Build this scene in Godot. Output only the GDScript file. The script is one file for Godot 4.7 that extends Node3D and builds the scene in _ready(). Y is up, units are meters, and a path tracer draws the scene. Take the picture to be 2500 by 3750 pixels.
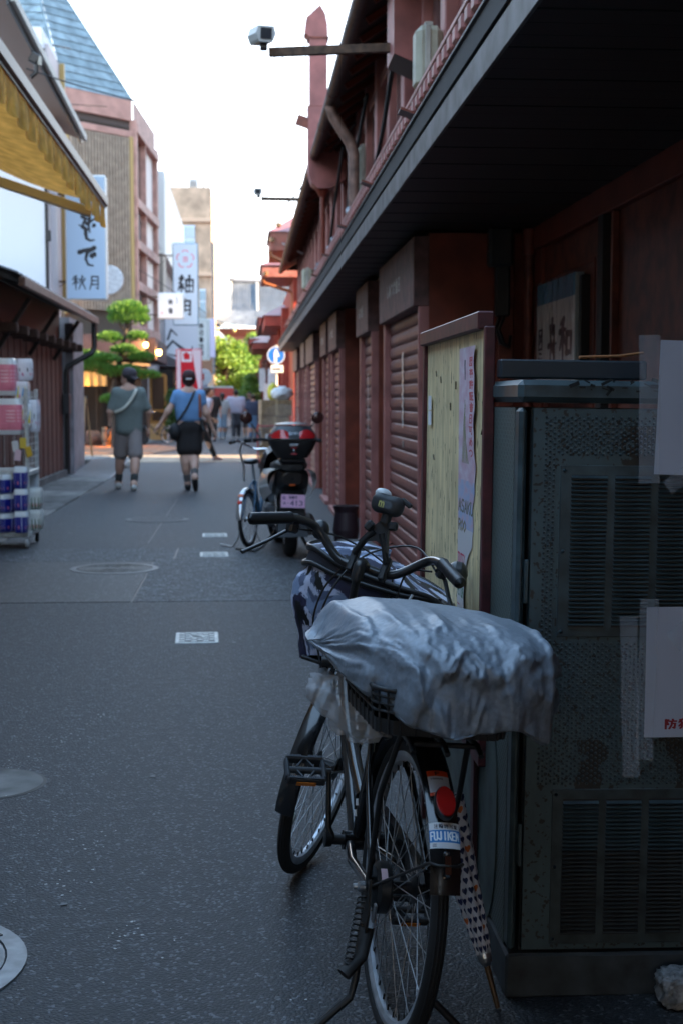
extends Node3D
# A shopping street behind a row of red shops, seen past a parked bicycle. y up, metres, street runs along -z.
var M := {}            # shared materials
var T := {}            # shared textures
var used := {}         # how often a top-level name is taken
var rng := RandomNumberGenerator.new()

class MB:
	var v := PackedVector3Array()
	var n := PackedVector3Array()
	var uv := PackedVector2Array()
	var c := PackedColorArray()
	var col := Color(1, 1, 1)
	var xf := Transform3D.IDENTITY
	func vert(p: Vector3, nn: Vector3, t := Vector2.ZERO):
		v.append(xf * p); n.append((xf.basis * nn).normalized()); uv.append(t); c.append(col)
	func tri(a: Vector3, b: Vector3, d: Vector3, ta := Vector2.ZERO, tb := Vector2.ZERO, td := Vector2.ZERO):   # counter-clockwise seen from outside
		var nn := (b - a).cross(d - a).normalized()
		vert(a, nn, ta); vert(d, nn, td); vert(b, nn, tb)
	func tris(a: Vector3, na: Vector3, b: Vector3, nb: Vector3, d: Vector3, nd: Vector3, ta := Vector2.ZERO, tb := Vector2.ZERO, td := Vector2.ZERO):
		vert(a, na, ta); vert(d, nd, td); vert(b, nb, tb)
	func quad(a: Vector3, b: Vector3, d: Vector3, e: Vector3, r := Rect2(0, 0, 1, 1)):
		var t0 := Vector2(r.position.x, r.end.y); var t1 := r.end
		var t2 := Vector2(r.end.x, r.position.y); var t3 := r.position
		tri(a, b, d, t0, t1, t2); tri(a, d, e, t0, t2, t3)
	func box(o: Vector3, s: Vector3, b := Basis.IDENTITY, bev := 0.0):
		var h := s / 2.0
		if bev <= 0.0:
			var P := []
			for i in 8: P.append(o + b * Vector3(h.x * (1 if i & 1 else -1), h.y * (1 if i & 2 else -1), h.z * (1 if i & 4 else -1)))
			quad(P[4], P[5], P[7], P[6]); quad(P[1], P[0], P[2], P[3]); quad(P[5], P[1], P[3], P[7])
			quad(P[0], P[4], P[6], P[2]); quad(P[6], P[7], P[3], P[2]); quad(P[0], P[1], P[5], P[4])
			return
		var e := minf(bev, minf(h.x, minf(h.y, h.z)) * 0.95)
		var g := h - Vector3(e, e, e)
		var at := func(ax: int, sx: int, sy: int, sz: int) -> Vector3:
			var sg := Vector3(sx, sy, sz); var q := g * sg
			q[ax] = h[ax] * sg[ax]
			return o + b * q
		for ax in 3:
			for s0 in [-1, 1]:
				var u := (ax + 1) % 3; var w := (ax + 2) % 3
				var pts := []
				for k in [[-1, -1], [1, -1], [1, 1], [-1, 1]]:
					var sg := [0, 0, 0]; sg[ax] = s0; sg[u] = k[0]; sg[w] = k[1]
					pts.append(at.call(ax, sg[0], sg[1], sg[2]))
				if s0 > 0: quad(pts[0], pts[1], pts[2], pts[3])
				else: quad(pts[3], pts[2], pts[1], pts[0])
		for ax in 3:      # edges along axis ax
			var u := (ax + 1) % 3; var w := (ax + 2) % 3
			for su in [-1, 1]:
				for sw in [-1, 1]:
					var q := []
					for k in [[u, -1], [u, 1], [w, 1], [w, -1]]:
						var sg := [0, 0, 0]; sg[ax] = k[1]; sg[u] = su; sg[w] = sw
						q.append(at.call(k[0], sg[0], sg[1], sg[2]))
					if su * sw > 0: quad(q[0], q[3], q[2], q[1])
					else: quad(q[0], q[1], q[2], q[3])
		for i in 8:
			var sg := [1 if i & 1 else -1, 1 if i & 2 else -1, 1 if i & 4 else -1]
			var a = at.call(0, sg[0], sg[1], sg[2]); var d = at.call(1, sg[0], sg[1], sg[2]); var f = at.call(2, sg[0], sg[1], sg[2])
			if sg[0] * sg[1] * sg[2] > 0: tri(a, d, f)
			else: tri(a, f, d)
	func span(a: Vector3, b: Vector3, bev := 0.0):    # box between two corners
		box((a + b) / 2.0, (b - a).abs(), Basis.IDENTITY, bev)
	func bar(a: Vector3, b: Vector3, w: float, hh: float, up := Vector3.UP, bev := 0.0):   # beam from a to b
		var z := (b - a).normalized()
		var x := up.cross(z).normalized() if absf(up.dot(z)) < 0.99 else Vector3.RIGHT.cross(z).normalized()
		box((a + b) / 2.0, Vector3(w, hh, a.distance_to(b)), Basis(x, z.cross(x), z), bev)
	func tube(pts: Array, rad, sides := 8, caps := true, closed := false, flat := 1.0):
		var cnt := pts.size()
		var rings := []
		var up := Vector3.ZERO
		for i in cnt:
			var p: Vector3 = pts[i]
			var t: Vector3
			if closed: t = pts[(i + 1) % cnt] - pts[(i - 1 + cnt) % cnt]
			else: t = pts[mini(i + 1, cnt - 1)] - pts[maxi(i - 1, 0)]
			t = t.normalized()
			if up == Vector3.ZERO: up = t.cross(Vector3.UP if absf(t.y) < 0.9 else Vector3.RIGHT).normalized()
			up = (up - t * up.dot(t)).normalized()
			var s := t.cross(up)
			var r: float = rad if (rad is float or rad is int) else rad[i]
			var ring := []
			for k in sides:
				var a := TAU * k / sides
				var d := up * cos(a) + s * sin(a) * flat
				ring.append([p + d * r, (up * cos(a) + s * sin(a) / flat).normalized()])
			rings.append(ring)
		var lim := cnt if closed else cnt - 1
		for i in lim:
			var A = rings[i]; var B = rings[(i + 1) % cnt]
			for k in sides:
				var k2 := (k + 1) % sides
				tris(A[k][0], A[k][1], A[k2][0], A[k2][1], B[k2][0], B[k2][1], Vector2(float(k) / sides, float(i) / lim), Vector2(float(k + 1) / sides, float(i) / lim), Vector2(float(k + 1) / sides, float(i + 1) / lim))
				tris(A[k][0], A[k][1], B[k2][0], B[k2][1], B[k][0], B[k][1], Vector2(float(k) / sides, float(i) / lim), Vector2(float(k + 1) / sides, float(i + 1) / lim), Vector2(float(k) / sides, float(i + 1) / lim))
		if caps and not closed:
			for k in range(1, sides - 1):
				tri(rings[0][0][0], rings[0][k + 1][0], rings[0][k][0])
				tri(rings[cnt - 1][0][0], rings[cnt - 1][k][0], rings[cnt - 1][k + 1][0])
	func lathe(prof: Array, segs := 16, where := Transform3D.IDENTITY, from := 0.0, to := TAU):   # prof: Vector2(radius, height) from bottom to top, about y
		var keep := xf
		xf = keep * where
		for i in prof.size() - 1:
			var p: Vector2 = prof[i]; var q: Vector2 = prof[i + 1]
			var t := (q - p).normalized()
			var nn := Vector2(t.y, -t.x)
			for k in segs:
				var a := from + (to - from) * k / segs; var b := from + (to - from) * (k + 1) / segs
				var ca := Vector3(cos(a), 0, sin(a)); var cb := Vector3(cos(b), 0, sin(b)); var Y := Vector3.UP
				var na := ca * nn.x + Y * nn.y; var nb := cb * nn.x + Y * nn.y
				var ua := float(k) / segs; var ub := float(k + 1) / segs
				var v0 := float(i) / (prof.size() - 1); var v1 := float(i + 1) / (prof.size() - 1)
				if q.x > 1e-5: tris(cb * p.x + Y * p.y, nb, ca * q.x + Y * q.y, na, cb * q.x + Y * q.y, nb, Vector2(ub, v0), Vector2(ua, v1), Vector2(ub, v1))
				if p.x > 1e-5: tris(cb * p.x + Y * p.y, nb, ca * p.x + Y * p.y, na, ca * q.x + Y * q.y, na, Vector2(ub, v0), Vector2(ua, v0), Vector2(ua, v1))
		xf = keep
	func cyl(a: Vector3, b: Vector3, r: float, sides := 10, r2 := -1.0):
		tube([a, b], [r, r if r2 < 0 else r2], sides)
	func ball(o: Vector3, r: Vector3, segs := 12, b := Basis.IDENTITY):
		var rows := segs / 2
		for i in rows:
			for k in segs:
				var q := []
				for e in [[i, k], [i + 1, k], [i + 1, k + 1], [i, k + 1]]:
					var th: float = PI * e[0] / rows; var ph: float = TAU * e[1] / segs
					var d := Vector3(sin(th) * cos(ph), cos(th), sin(th) * sin(ph))
					q.append([o + b * (d * r), b * (d / r).normalized()])
				tris(q[0][0], q[0][1], q[2][0], q[2][1], q[1][0], q[1][1])
				tris(q[0][0], q[0][1], q[3][0], q[3][1], q[2][0], q[2][1])
	func prism(poly: PackedVector2Array, z0: float, z1: float):        # polygon in xy, extruded along z
		var ix := Geometry2D.triangulate_polygon(poly)
		var ccw := not Geometry2D.is_polygon_clockwise(poly)
		for k in range(0, ix.size(), 3):
			var a := poly[ix[k]]; var b := poly[ix[k + 1]]; var d := poly[ix[k + 2]]
			if (b - a).cross(d - a) < 0: var t := b; b = d; d = t
			tri(Vector3(a.x, a.y, z1), Vector3(b.x, b.y, z1), Vector3(d.x, d.y, z1), a, b, d)
			tri(Vector3(a.x, a.y, z0), Vector3(d.x, d.y, z0), Vector3(b.x, b.y, z0), a, d, b)
		var m := poly.size()
		for i in m:
			var a := poly[i]; var b := poly[(i + 1) % m]
			if not ccw: var t := a; a = b; b = t
			quad(Vector3(a.x, a.y, z0), Vector3(b.x, b.y, z0), Vector3(b.x, b.y, z1), Vector3(a.x, a.y, z1))
	func grid(nu: int, nv: int, f: Callable, wrap := false, us := 1.0, vs := 1.0):       # smooth sheet; u across, v up; outside = du x dv
		var P := []
		for j in nv + 1:
			var row := []
			for i in nu + 1: row.append(f.call(float(i) / nu, float(j) / nv))
			P.append(row)
		var N := []
		for j in nv + 1:
			var row := []
			for i in nu + 1:
				var i0 := i - 1; var i1 := i + 1
				if wrap: i0 = (i - 1 + nu) % nu; i1 = (i + 1) % nu
				else: i0 = maxi(i0, 0); i1 = mini(i1, nu)
				var du: Vector3 = P[j][i1] - P[j][i0]
				var dv: Vector3 = P[mini(j + 1, nv)][i] - P[maxi(j - 1, 0)][i]
				var cr := du.cross(dv)
				row.append(cr.normalized() if cr.length_squared() > 1e-16 else Vector3.UP)
			N.append(row)
		for j in nv:
			for i in nu:
				var a := Vector2(float(i) / nu * us, 1.0 - float(j) / nv * vs); var d := Vector2(float(i + 1) / nu * us, 1.0 - float(j + 1) / nv * vs)
				tris(P[j][i], N[j][i], P[j][i + 1], N[j][i + 1], P[j + 1][i + 1], N[j + 1][i + 1], a, Vector2(d.x, a.y), d)
				tris(P[j][i], N[j][i], P[j + 1][i + 1], N[j + 1][i + 1], P[j + 1][i], N[j + 1][i], a, d, Vector2(a.x, d.y))
	func disc(o: Vector3, r: float, segs := 20, y := Vector3.UP, from := 0.0):
		var x := y.cross(Vector3.FORWARD if absf(y.z) < 0.9 else Vector3.RIGHT).normalized(); var z := x.cross(y)
		for k in segs:
			var a := from + TAU * k / segs; var b := from + TAU * (k + 1) / segs
			var pa := x * cos(a) + z * sin(a); var pb := x * cos(b) + z * sin(b)
			tri(o, o + pb * r, o + pa * r, Vector2(0.5, 0.5), Vector2(0.5, 0.5) + Vector2(cos(b), sin(b)) / 2, Vector2(0.5, 0.5) + Vector2(cos(a), sin(a)) / 2)
	func mesh(m: Material = null) -> ArrayMesh:
		var A := []
		A.resize(Mesh.ARRAY_MAX)
		A[Mesh.ARRAY_VERTEX] = v; A[Mesh.ARRAY_NORMAL] = n; A[Mesh.ARRAY_TEX_UV] = uv; A[Mesh.ARRAY_COLOR] = c
		var am := ArrayMesh.new()
		am.add_surface_from_arrays(Mesh.PRIMITIVE_TRIANGLES, A)
		if m: am.surface_set_material(0, m)
		return am

func numbered(called: String) -> String:
	var k: int = used.get(called, 0)
	used[called] = k + 1
	return called if k == 0 else "%s_%03d" % [called, k]

func tag(o: Node, label: String, category: String, group := "", kind := "") -> Node:
	if label: o.set_meta("label", label)
	if category: o.set_meta("category", category)
	if group: o.set_meta("group", group)
	if kind: o.set_meta("kind", kind)
	return o

func thing(called: String, label: String, category: String, at := Vector3.ZERO, turn := 0.0, group := "") -> Node3D:
	var o := Node3D.new()
	o.name = numbered(called)
	add_child(o)
	o.position = at
	o.rotation.y = turn
	tag(o, label, category, group)
	return o

func part(called: String, mb: MB, m: Material, parent: Node, label := "") -> MeshInstance3D:
	return inst(called, mb.mesh(m), parent, label)

func inst(called: String, mesh: Mesh, parent: Node, label := "") -> MeshInstance3D:
	var o := MeshInstance3D.new()
	o.name = called
	o.mesh = mesh
	parent.add_child(o, true)
	if label: o.set_meta("label", label)
	return o

func solo(called: String, mb: MB, m: Material, label: String, category: String, group := "") -> MeshInstance3D:
	var o := MeshInstance3D.new()
	o.name = numbered(called)
	o.mesh = mb.mesh(m)
	add_child(o)
	tag(o, label, category, group)
	return o

func struct(called: String, mb: MB, m: Material, label := "") -> MeshInstance3D:
	var o := MeshInstance3D.new()
	o.name = numbered(called)
	o.mesh = mb.mesh(m)
	add_child(o)
	tag(o, label, "", "", "structure")
	return o

func srgb(r: float, g: float, b: float, a := 1.0) -> Color:      # from linear base colours
	var q := Color(r, g, b).linear_to_srgb()
	q.a = a
	return q

func mat(r: float, g: float, b: float, rough := 0.7, metal := 0.0, o := {}) -> StandardMaterial3D:
	var m := StandardMaterial3D.new()
	m.albedo_color = srgb(r, g, b, o.get("a", 1.0))
	m.roughness = rough
	m.metallic = metal
	if o.has("spec"): m.metallic_specular = o.spec
	if o.has("a"): m.transparency = BaseMaterial3D.TRANSPARENCY_ALPHA
	if o.has("tex"): m.albedo_texture = T[o.tex]
	if o.has("rtex"): m.roughness_texture = T[o.rtex]
	if o.has("bump"):
		m.heightmap_enabled = true; m.heightmap_texture = T[o.bump]; m.heightmap_scale = o.get("bs", 0.2)
	if o.has("s"):
		m.uv1_triplanar = true
		m.uv1_world_triplanar = o.get("world", false)
		m.uv1_scale = o.s if o.s is Vector3 else Vector3(o.s, o.s, o.s)
		m.uv1_triplanar_sharpness = 8.0
	if o.has("uv"): m.uv1_scale = Vector3(o.uv.x, o.uv.y, 1)
	if o.has("detail"):
		m.detail_enabled = true; m.detail_albedo = T[o.detail]; m.detail_blend_mode = BaseMaterial3D.BLEND_MODE_MUL
	if o.has("coat"):
		m.clearcoat_enabled = true; m.clearcoat = o.coat; m.clearcoat_roughness = o.get("cr", 0.1)
	if o.has("sheen"): m.rim_enabled = true; m.rim = o.sheen; m.rim_tint = 0.5
	if o.has("back"):
		m.backlight_enabled = true; m.backlight = o.back
	if o.has("emit"):
		m.emission_enabled = true; m.emission = o.emit; m.emission_energy_multiplier = o.get("e", 1.0)
	if o.has("sss"): m.subsurf_scatter_enabled = true; m.subsurf_scatter_strength = o.sss
	if o.has("vc"): m.vertex_color_use_as_albedo = true
	m.cull_mode = BaseMaterial3D.CULL_DISABLED
	return m

func noise_tex(freq: float, lo: float, hi: float, size := 512, kind := FastNoiseLite.TYPE_SIMPLEX_SMOOTH, oct := 4, sd := 1, gamma := 1.0) -> ImageTexture:
	var f := FastNoiseLite.new()
	f.noise_type = kind; f.frequency = freq; f.fractal_octaves = oct; f.seed = sd
	var src := f.get_seamless_image(size, size, false, false, 0.1, true)
	var d := src.get_data()
	var out := PackedByteArray()
	out.resize(size * size)
	var lut := PackedByteArray()
	lut.resize(256)
	for i in 256: lut[i] = int(clampf(lo + (hi - lo) * pow(i / 255.0, gamma), 0, 1) * 255)
	for i in size * size: out[i] = lut[d[i]]
	return ImageTexture.create_from_image(Image.create_from_data(size, size, false, Image.FORMAT_L8, out))

func brush(im: Image, pts: Array, w0: float, w1: float, colr: Color, o := Vector2.ZERO, s := Vector2.ONE):   # a stroke of print; pts flat [x, y, x, y ...]
	var P := []
	for i in range(0, pts.size(), 2): P.append(o + Vector2(pts[i], pts[i + 1]) * s)
	var W := im.get_width(); var H := im.get_height()
	var total := 0.0
	for i in P.size() - 1: total += P[i].distance_to(P[i + 1])
	var run := 0.0
	for i in P.size() - 1:
		var L: float = P[i].distance_to(P[i + 1])
		var steps := maxi(1, int(L / maxf(0.7, minf(w0, w1) * 0.3)))
		for k in steps + 1:
			var p: Vector2 = P[i].lerp(P[i + 1], float(k) / steps)
			var r := lerpf(w0, w1, (run + L * k / steps) / maxf(total, 1e-4))
			for y in range(maxi(0, int(p.y - r)), mini(H - 1, int(p.y + r) + 1) + 1):
				var dx := sqrt(maxf(0.0, r * r - (y + 0.5 - p.y) ** 2))
				var x0 := maxi(0, int(p.x - dx)); var x1 := mini(W, int(p.x + dx) + 1)
				if x1 > x0 and dx > 0: im.fill_rect(Rect2i(x0, y, x1 - x0, 1), colr)
		run += L

const GLYPH := {
	"aki": [[30, 5, 8, 14], [4, 28, 46, 24], [26, 12, 26, 97], [26, 35, 4, 62], [26, 35, 44, 54], [60, 26, 54, 46], [93, 22, 84, 42], [74, 4, 72, 42, 48, 94], [73, 46, 97, 94]],
	"tsuki": [[26, 8, 24, 52, 8, 97], [26, 8, 80, 8, 80, 92, 64, 84], [26, 36, 80, 36], [26, 62, 80, 62]],
	"de": [[8, 34, 50, 22, 90, 14], [84, 16, 48, 34, 40, 62, 52, 86, 78, 90], [70, 48, 77, 57], [84, 42, 91, 50]],
	"ze": [[28, 8, 46, 16, 26, 44, 12, 40], [30, 46, 52, 56, 38, 74], [66, 2, 60, 40, 66, 66], [52, 34, 92, 16], [88, 40, 80, 46], [44, 62, 48, 88, 66, 96, 88, 94]],
	"shi": [[20, 10, 60, 24], [40, 6, 34, 60], [60, 40, 80, 60]],
	"tsumugi": [[26, 4, 10, 22, 30, 30], [34, 16, 8, 46, 36, 48], [22, 48, 22, 95], [12, 62, 4, 84], [32, 62, 40, 80], [52, 26, 52, 92], [52, 26, 94, 26, 94, 92], [52, 58, 94, 58], [52, 90, 94, 90], [72, 4, 72, 90]],
	"bou": [[12, 8, 12, 96], [12, 8, 34, 10, 20, 32, 34, 52, 14, 58], [70, 4, 72, 16], [45, 22, 98, 22], [64, 24, 60, 60, 42, 94], [62, 46, 90, 46, 84, 90, 72, 84]],
	"han": [[35, 5, 8, 32], [15, 10, 32, 40, 30, 80, 18, 92], [30, 45, 8, 70], [52, 14, 84, 14, 82, 48, 70, 46], [54, 14, 54, 80, 62, 90, 92, 90, 95, 76]],
	"wa": [[34, 5, 10, 14], [4, 30, 50, 26], [28, 12, 28, 97], [28, 36, 4, 66], [28, 36, 48, 56], [58, 36, 58, 78], [58, 36, 92, 36, 90, 76], [58, 74, 90, 74]],
	"tan": [[50, 0, 50, 16], [30, 14, 30, 44], [30, 14, 74, 14, 74, 44], [50, 20, 56, 30], [6, 52, 96, 48], [34, 44, 30, 74, 12, 97], [72, 44, 72, 99], [50, 56, 54, 66]],
	"ki": [[22, 8, 78, 8], [22, 8, 20, 60], [78, 8, 78, 60], [34, 20, 66, 40], [66, 20, 34, 46], [20, 60, 78, 58], [30, 70, 70, 72], [30, 84, 50, 98, 70, 84]],
	"mori": [[8, 20, 92, 20], [50, 2, 50, 46], [50, 22, 14, 46], [50, 22, 86, 46], [30, 50, 30, 96], [10, 62, 46, 62], [70, 50, 70, 96], [54, 62, 92, 62]],
	"chuu": [[18, 10, 28, 20], [10, 34, 22, 42], [8, 92, 28, 60], [60, 4, 68, 16], [40, 26, 94, 26], [44, 56, 90, 56], [36, 94, 98, 94], [67, 26, 67, 94]],
	"ka": [[6, 14, 94, 14], [24, 34, 24, 66], [24, 34, 54, 34, 54, 64], [24, 62, 54, 62], [80, 14, 80, 92, 64, 86]],
	"rin": [[6, 16, 42, 16], [10, 30, 40, 30, 40, 58, 10, 58, 10, 30], [10, 44, 40, 44], [4, 72, 46, 72], [24, 4, 24, 98], [72, 4, 50, 30], [72, 4, 96, 30], [58, 44, 58, 96], [58, 44, 92, 44, 92, 94], [74, 44, 74, 90]],
	"kyo": [[10, 14, 40, 14], [6, 28, 44, 28], [10, 42, 40, 42], [12, 58, 38, 58, 38, 88, 12, 88, 12, 58], [66, 6, 52, 40], [58, 28, 94, 28], [48, 56, 98, 56], [74, 28, 74, 98]],
	"sho": [[10, 14, 40, 14], [6, 28, 44, 28], [10, 42, 40, 42], [12, 58, 38, 58, 38, 88, 12, 88, 12, 58], [52, 14, 96, 14], [74, 14, 74, 90], [74, 50, 94, 50], [56, 44, 56, 90], [48, 92, 98, 92]],
	"si": [[30, 6, 28, 66, 44, 92, 72, 84, 86, 62]],
	"me": [[28, 16, 40, 78], [66, 8, 48, 74, 24, 90, 14, 66, 40, 38, 74, 38, 88, 66, 66, 94]],
	"tu": [[8, 32, 54, 16, 90, 36, 80, 66, 44, 86]],
	"ke": [[18, 10, 16, 88], [40, 30, 94, 28], [70, 8, 72, 60, 54, 94]],
	"ban": [[40, 2, 60, 8], [10, 24, 92, 24], [50, 10, 50, 46], [50, 26, 14, 50], [50, 26, 88, 50], [24, 54, 78, 54, 78, 94, 24, 94, 24, 54], [24, 74, 78, 74], [50, 54, 50, 94]],
	"hi": [[24, 8, 78, 8, 78, 92, 24, 92, 24, 8], [24, 48, 78, 48]],
	"en": [[10, 8, 90, 8, 90, 94, 10, 94, 10, 8], [32, 26, 68, 26], [26, 44, 74, 44], [50, 16, 50, 60], [48, 58, 28, 82], [52, 58, 76, 82]],
}

func glyph(im: Image, key: String, o: Vector2, size: Vector2, w: float, colr: Color, taper := 0.6):
	for s in GLYPH[key]: brush(im, s, w, w * taper, colr, o, size / 100.0)

func letters(im: Image, text: String, o: Vector2, h: float, w: float, colr: Color, squeeze := 1.0):    # plain block letters, strokes on a 4x6 grid
	var F := {"F": [[0, 6, 0, 0, 4, 0], [0, 3, 3, 3]], "U": [[0, 0, 0, 5, 1, 6, 3, 6, 4, 5, 4, 0]], "J": [[3, 0, 3, 5, 2, 6, 0, 5]], "I": [[2, 0, 2, 6]], "K": [[0, 0, 0, 6], [4, 0, 0, 3.5], [1.3, 2.6, 4, 6]], "E": [[4, 0, 0, 0, 0, 6, 4, 6], [0, 3, 3, 3]], "N": [[0, 6, 0, 0, 4, 6, 4, 0]],
		"C": [[4, 1, 3, 0, 1, 0, 0, 1.5, 0, 4.5, 1, 6, 3, 6, 4, 5]], "A": [[0, 6, 2, 0, 4, 6], [0.8, 4, 3.2, 4]], "S": [[4, 0.6, 3, 0, 1, 0, 0, 1.5, 1, 2.8, 3, 3.2, 4, 4.5, 3, 6, 1, 6, 0, 5.4]], "T": [[0, 0, 4, 0], [2, 0, 2, 6]], "G": [[4, 1, 3, 0, 1, 0, 0, 1.5, 0, 4.5, 1, 6, 4, 6, 4, 3.4, 2.4, 3.4]], "V": [[0, 0, 2, 6, 4, 0]], "H": [[0, 0, 0, 6], [4, 0, 4, 6], [0, 3, 4, 3]],
		"4": [[3, 6, 3, 0, 0, 4, 4, 4]], "1": [[1, 1, 2, 0, 2, 6]], "3": [[0, 0.6, 2, 0, 4, 1.4, 2.4, 2.8, 4, 4.4, 2, 6, 0, 5.4]], "0": [[2, 0, 0, 2, 0, 4, 2, 6, 4, 4, 4, 2, 2, 0]], "2": [[0, 1, 2, 0, 4, 1.5, 0, 6, 4, 6]], "m": [[0, 6, 0, 1], [0, 2, 1, 1, 2, 2, 2, 6], [2, 2, 3, 1, 4, 2, 4, 6]], "D": [[0, 0, 0, 6, 2, 6, 4, 4, 4, 2, 2, 0, 0, 0]], "O": [[2, 0, 0, 2, 0, 4, 2, 6, 4, 4, 4, 2, 2, 0]], "P": [[0, 6, 0, 0, 3, 0, 4, 1.5, 3, 3, 0, 3]], "R": [[0, 6, 0, 0, 3, 0, 4, 1.5, 3, 3, 0, 3], [2, 3, 4, 6]], "-": [[0.5, 3, 3.5, 3]], ".": [[2, 3, 2.1, 3]], "Y": [[0, 0, 2, 3, 4, 0], [2, 3, 2, 6]], "L": [[0, 0, 0, 6, 4, 6]]}
	var x := o.x
	for ch in text:
		for s in F.get(ch, []): brush(im, s, w, w, colr, Vector2(x, o.y), Vector2(h / 6.0 * squeeze, h / 6.0))
		x += h * 5.6 / 6.0 * squeeze

func sheet(w: int, h: int, colr: Color) -> Image:
	var im := Image.create(w, h, false, Image.FORMAT_RGB8)
	im.fill(colr)
	return im

func print_mat(im: Image, rough := 0.6, o := {}) -> StandardMaterial3D:
	var m := mat(1, 1, 1, rough, 0.0, o)
	m.albedo_texture = ImageTexture.create_from_image(im)
	return m

func cell_bytes(freq: float, size: int, ret: int, sd: int) -> PackedByteArray:
	var f := FastNoiseLite.new()
	f.noise_type = FastNoiseLite.TYPE_CELLULAR; f.frequency = freq; f.seed = sd
	f.fractal_type = FastNoiseLite.FRACTAL_NONE
	f.cellular_return_type = ret; f.cellular_jitter = 1.0
	return f.get_seamless_image(size, size, false, false, 0.05, true).get_data()

func make_asphalt(key: String, base: float, bright: float, share: float, sd: int):
	var S := 1024
	var a := cell_bytes(0.13, S, FastNoiseLite.RETURN_CELL_VALUE, sd)
	var b := cell_bytes(0.13, S, FastNoiseLite.RETURN_DISTANCE, sd)
	var f := FastNoiseLite.new()
	f.noise_type = FastNoiseLite.TYPE_SIMPLEX_SMOOTH; f.frequency = 0.012; f.fractal_octaves = 5; f.seed = sd + 7
	var g := f.get_seamless_image(S, S, false, false, 0.1, true).get_data()
	f.frequency = 0.4; f.fractal_octaves = 2
	var h := f.get_seamless_image(S, S, false, false, 0.1, true).get_data()
	var col := PackedByteArray(); col.resize(S * S)
	var hgt := PackedByteArray(); hgt.resize(S * S)
	for i in S * S:
		var cv := a[i] / 255.0
		var lim := share + (g[i] - 128) / 900.0
		var k := base * (0.78 + 0.30 * h[i] / 255.0 + 0.22 * g[i] / 255.0)
		var up := 0.35
		if cv < lim: k += (bright - base) * (0.25 + 0.75 * (lim - cv) / lim); up = 0.8
		elif cv < lim + 0.25: k += (bright - base) * 0.12; up = 0.55
		col[i] = int(clampf(k, 0, 1) * 255)
		hgt[i] = int(clampf(up - b[i] / 400.0 + h[i] / 1200.0, 0, 1) * 255)
	T[key] = ImageTexture.create_from_image(Image.create_from_data(S, S, false, Image.FORMAT_L8, col))
	T[key + "_h"] = ImageTexture.create_from_image(Image.create_from_data(S, S, false, Image.FORMAT_L8, hgt))

func wood_tex(sd: int, lo: float, hi: float) -> ImageTexture:         # grain running along v
	var W := 256; var H := 512
	var f := FastNoiseLite.new()
	f.seed = sd; f.frequency = 0.05; f.fractal_octaves = 4
	var out := PackedByteArray(); out.resize(W * H)
	for y in H:
		for x in W:
			var k := 0.5 + 0.5 * f.get_noise_2d(x * 2.2 + 6.0 * sin(y * 0.012), y * 0.12)
			out[y * W + x] = int(clampf(lo + (hi - lo) * k, 0, 1) * 255)
	return ImageTexture.create_from_image(Image.create_from_data(W, H, false, Image.FORMAT_L8, out))

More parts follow.
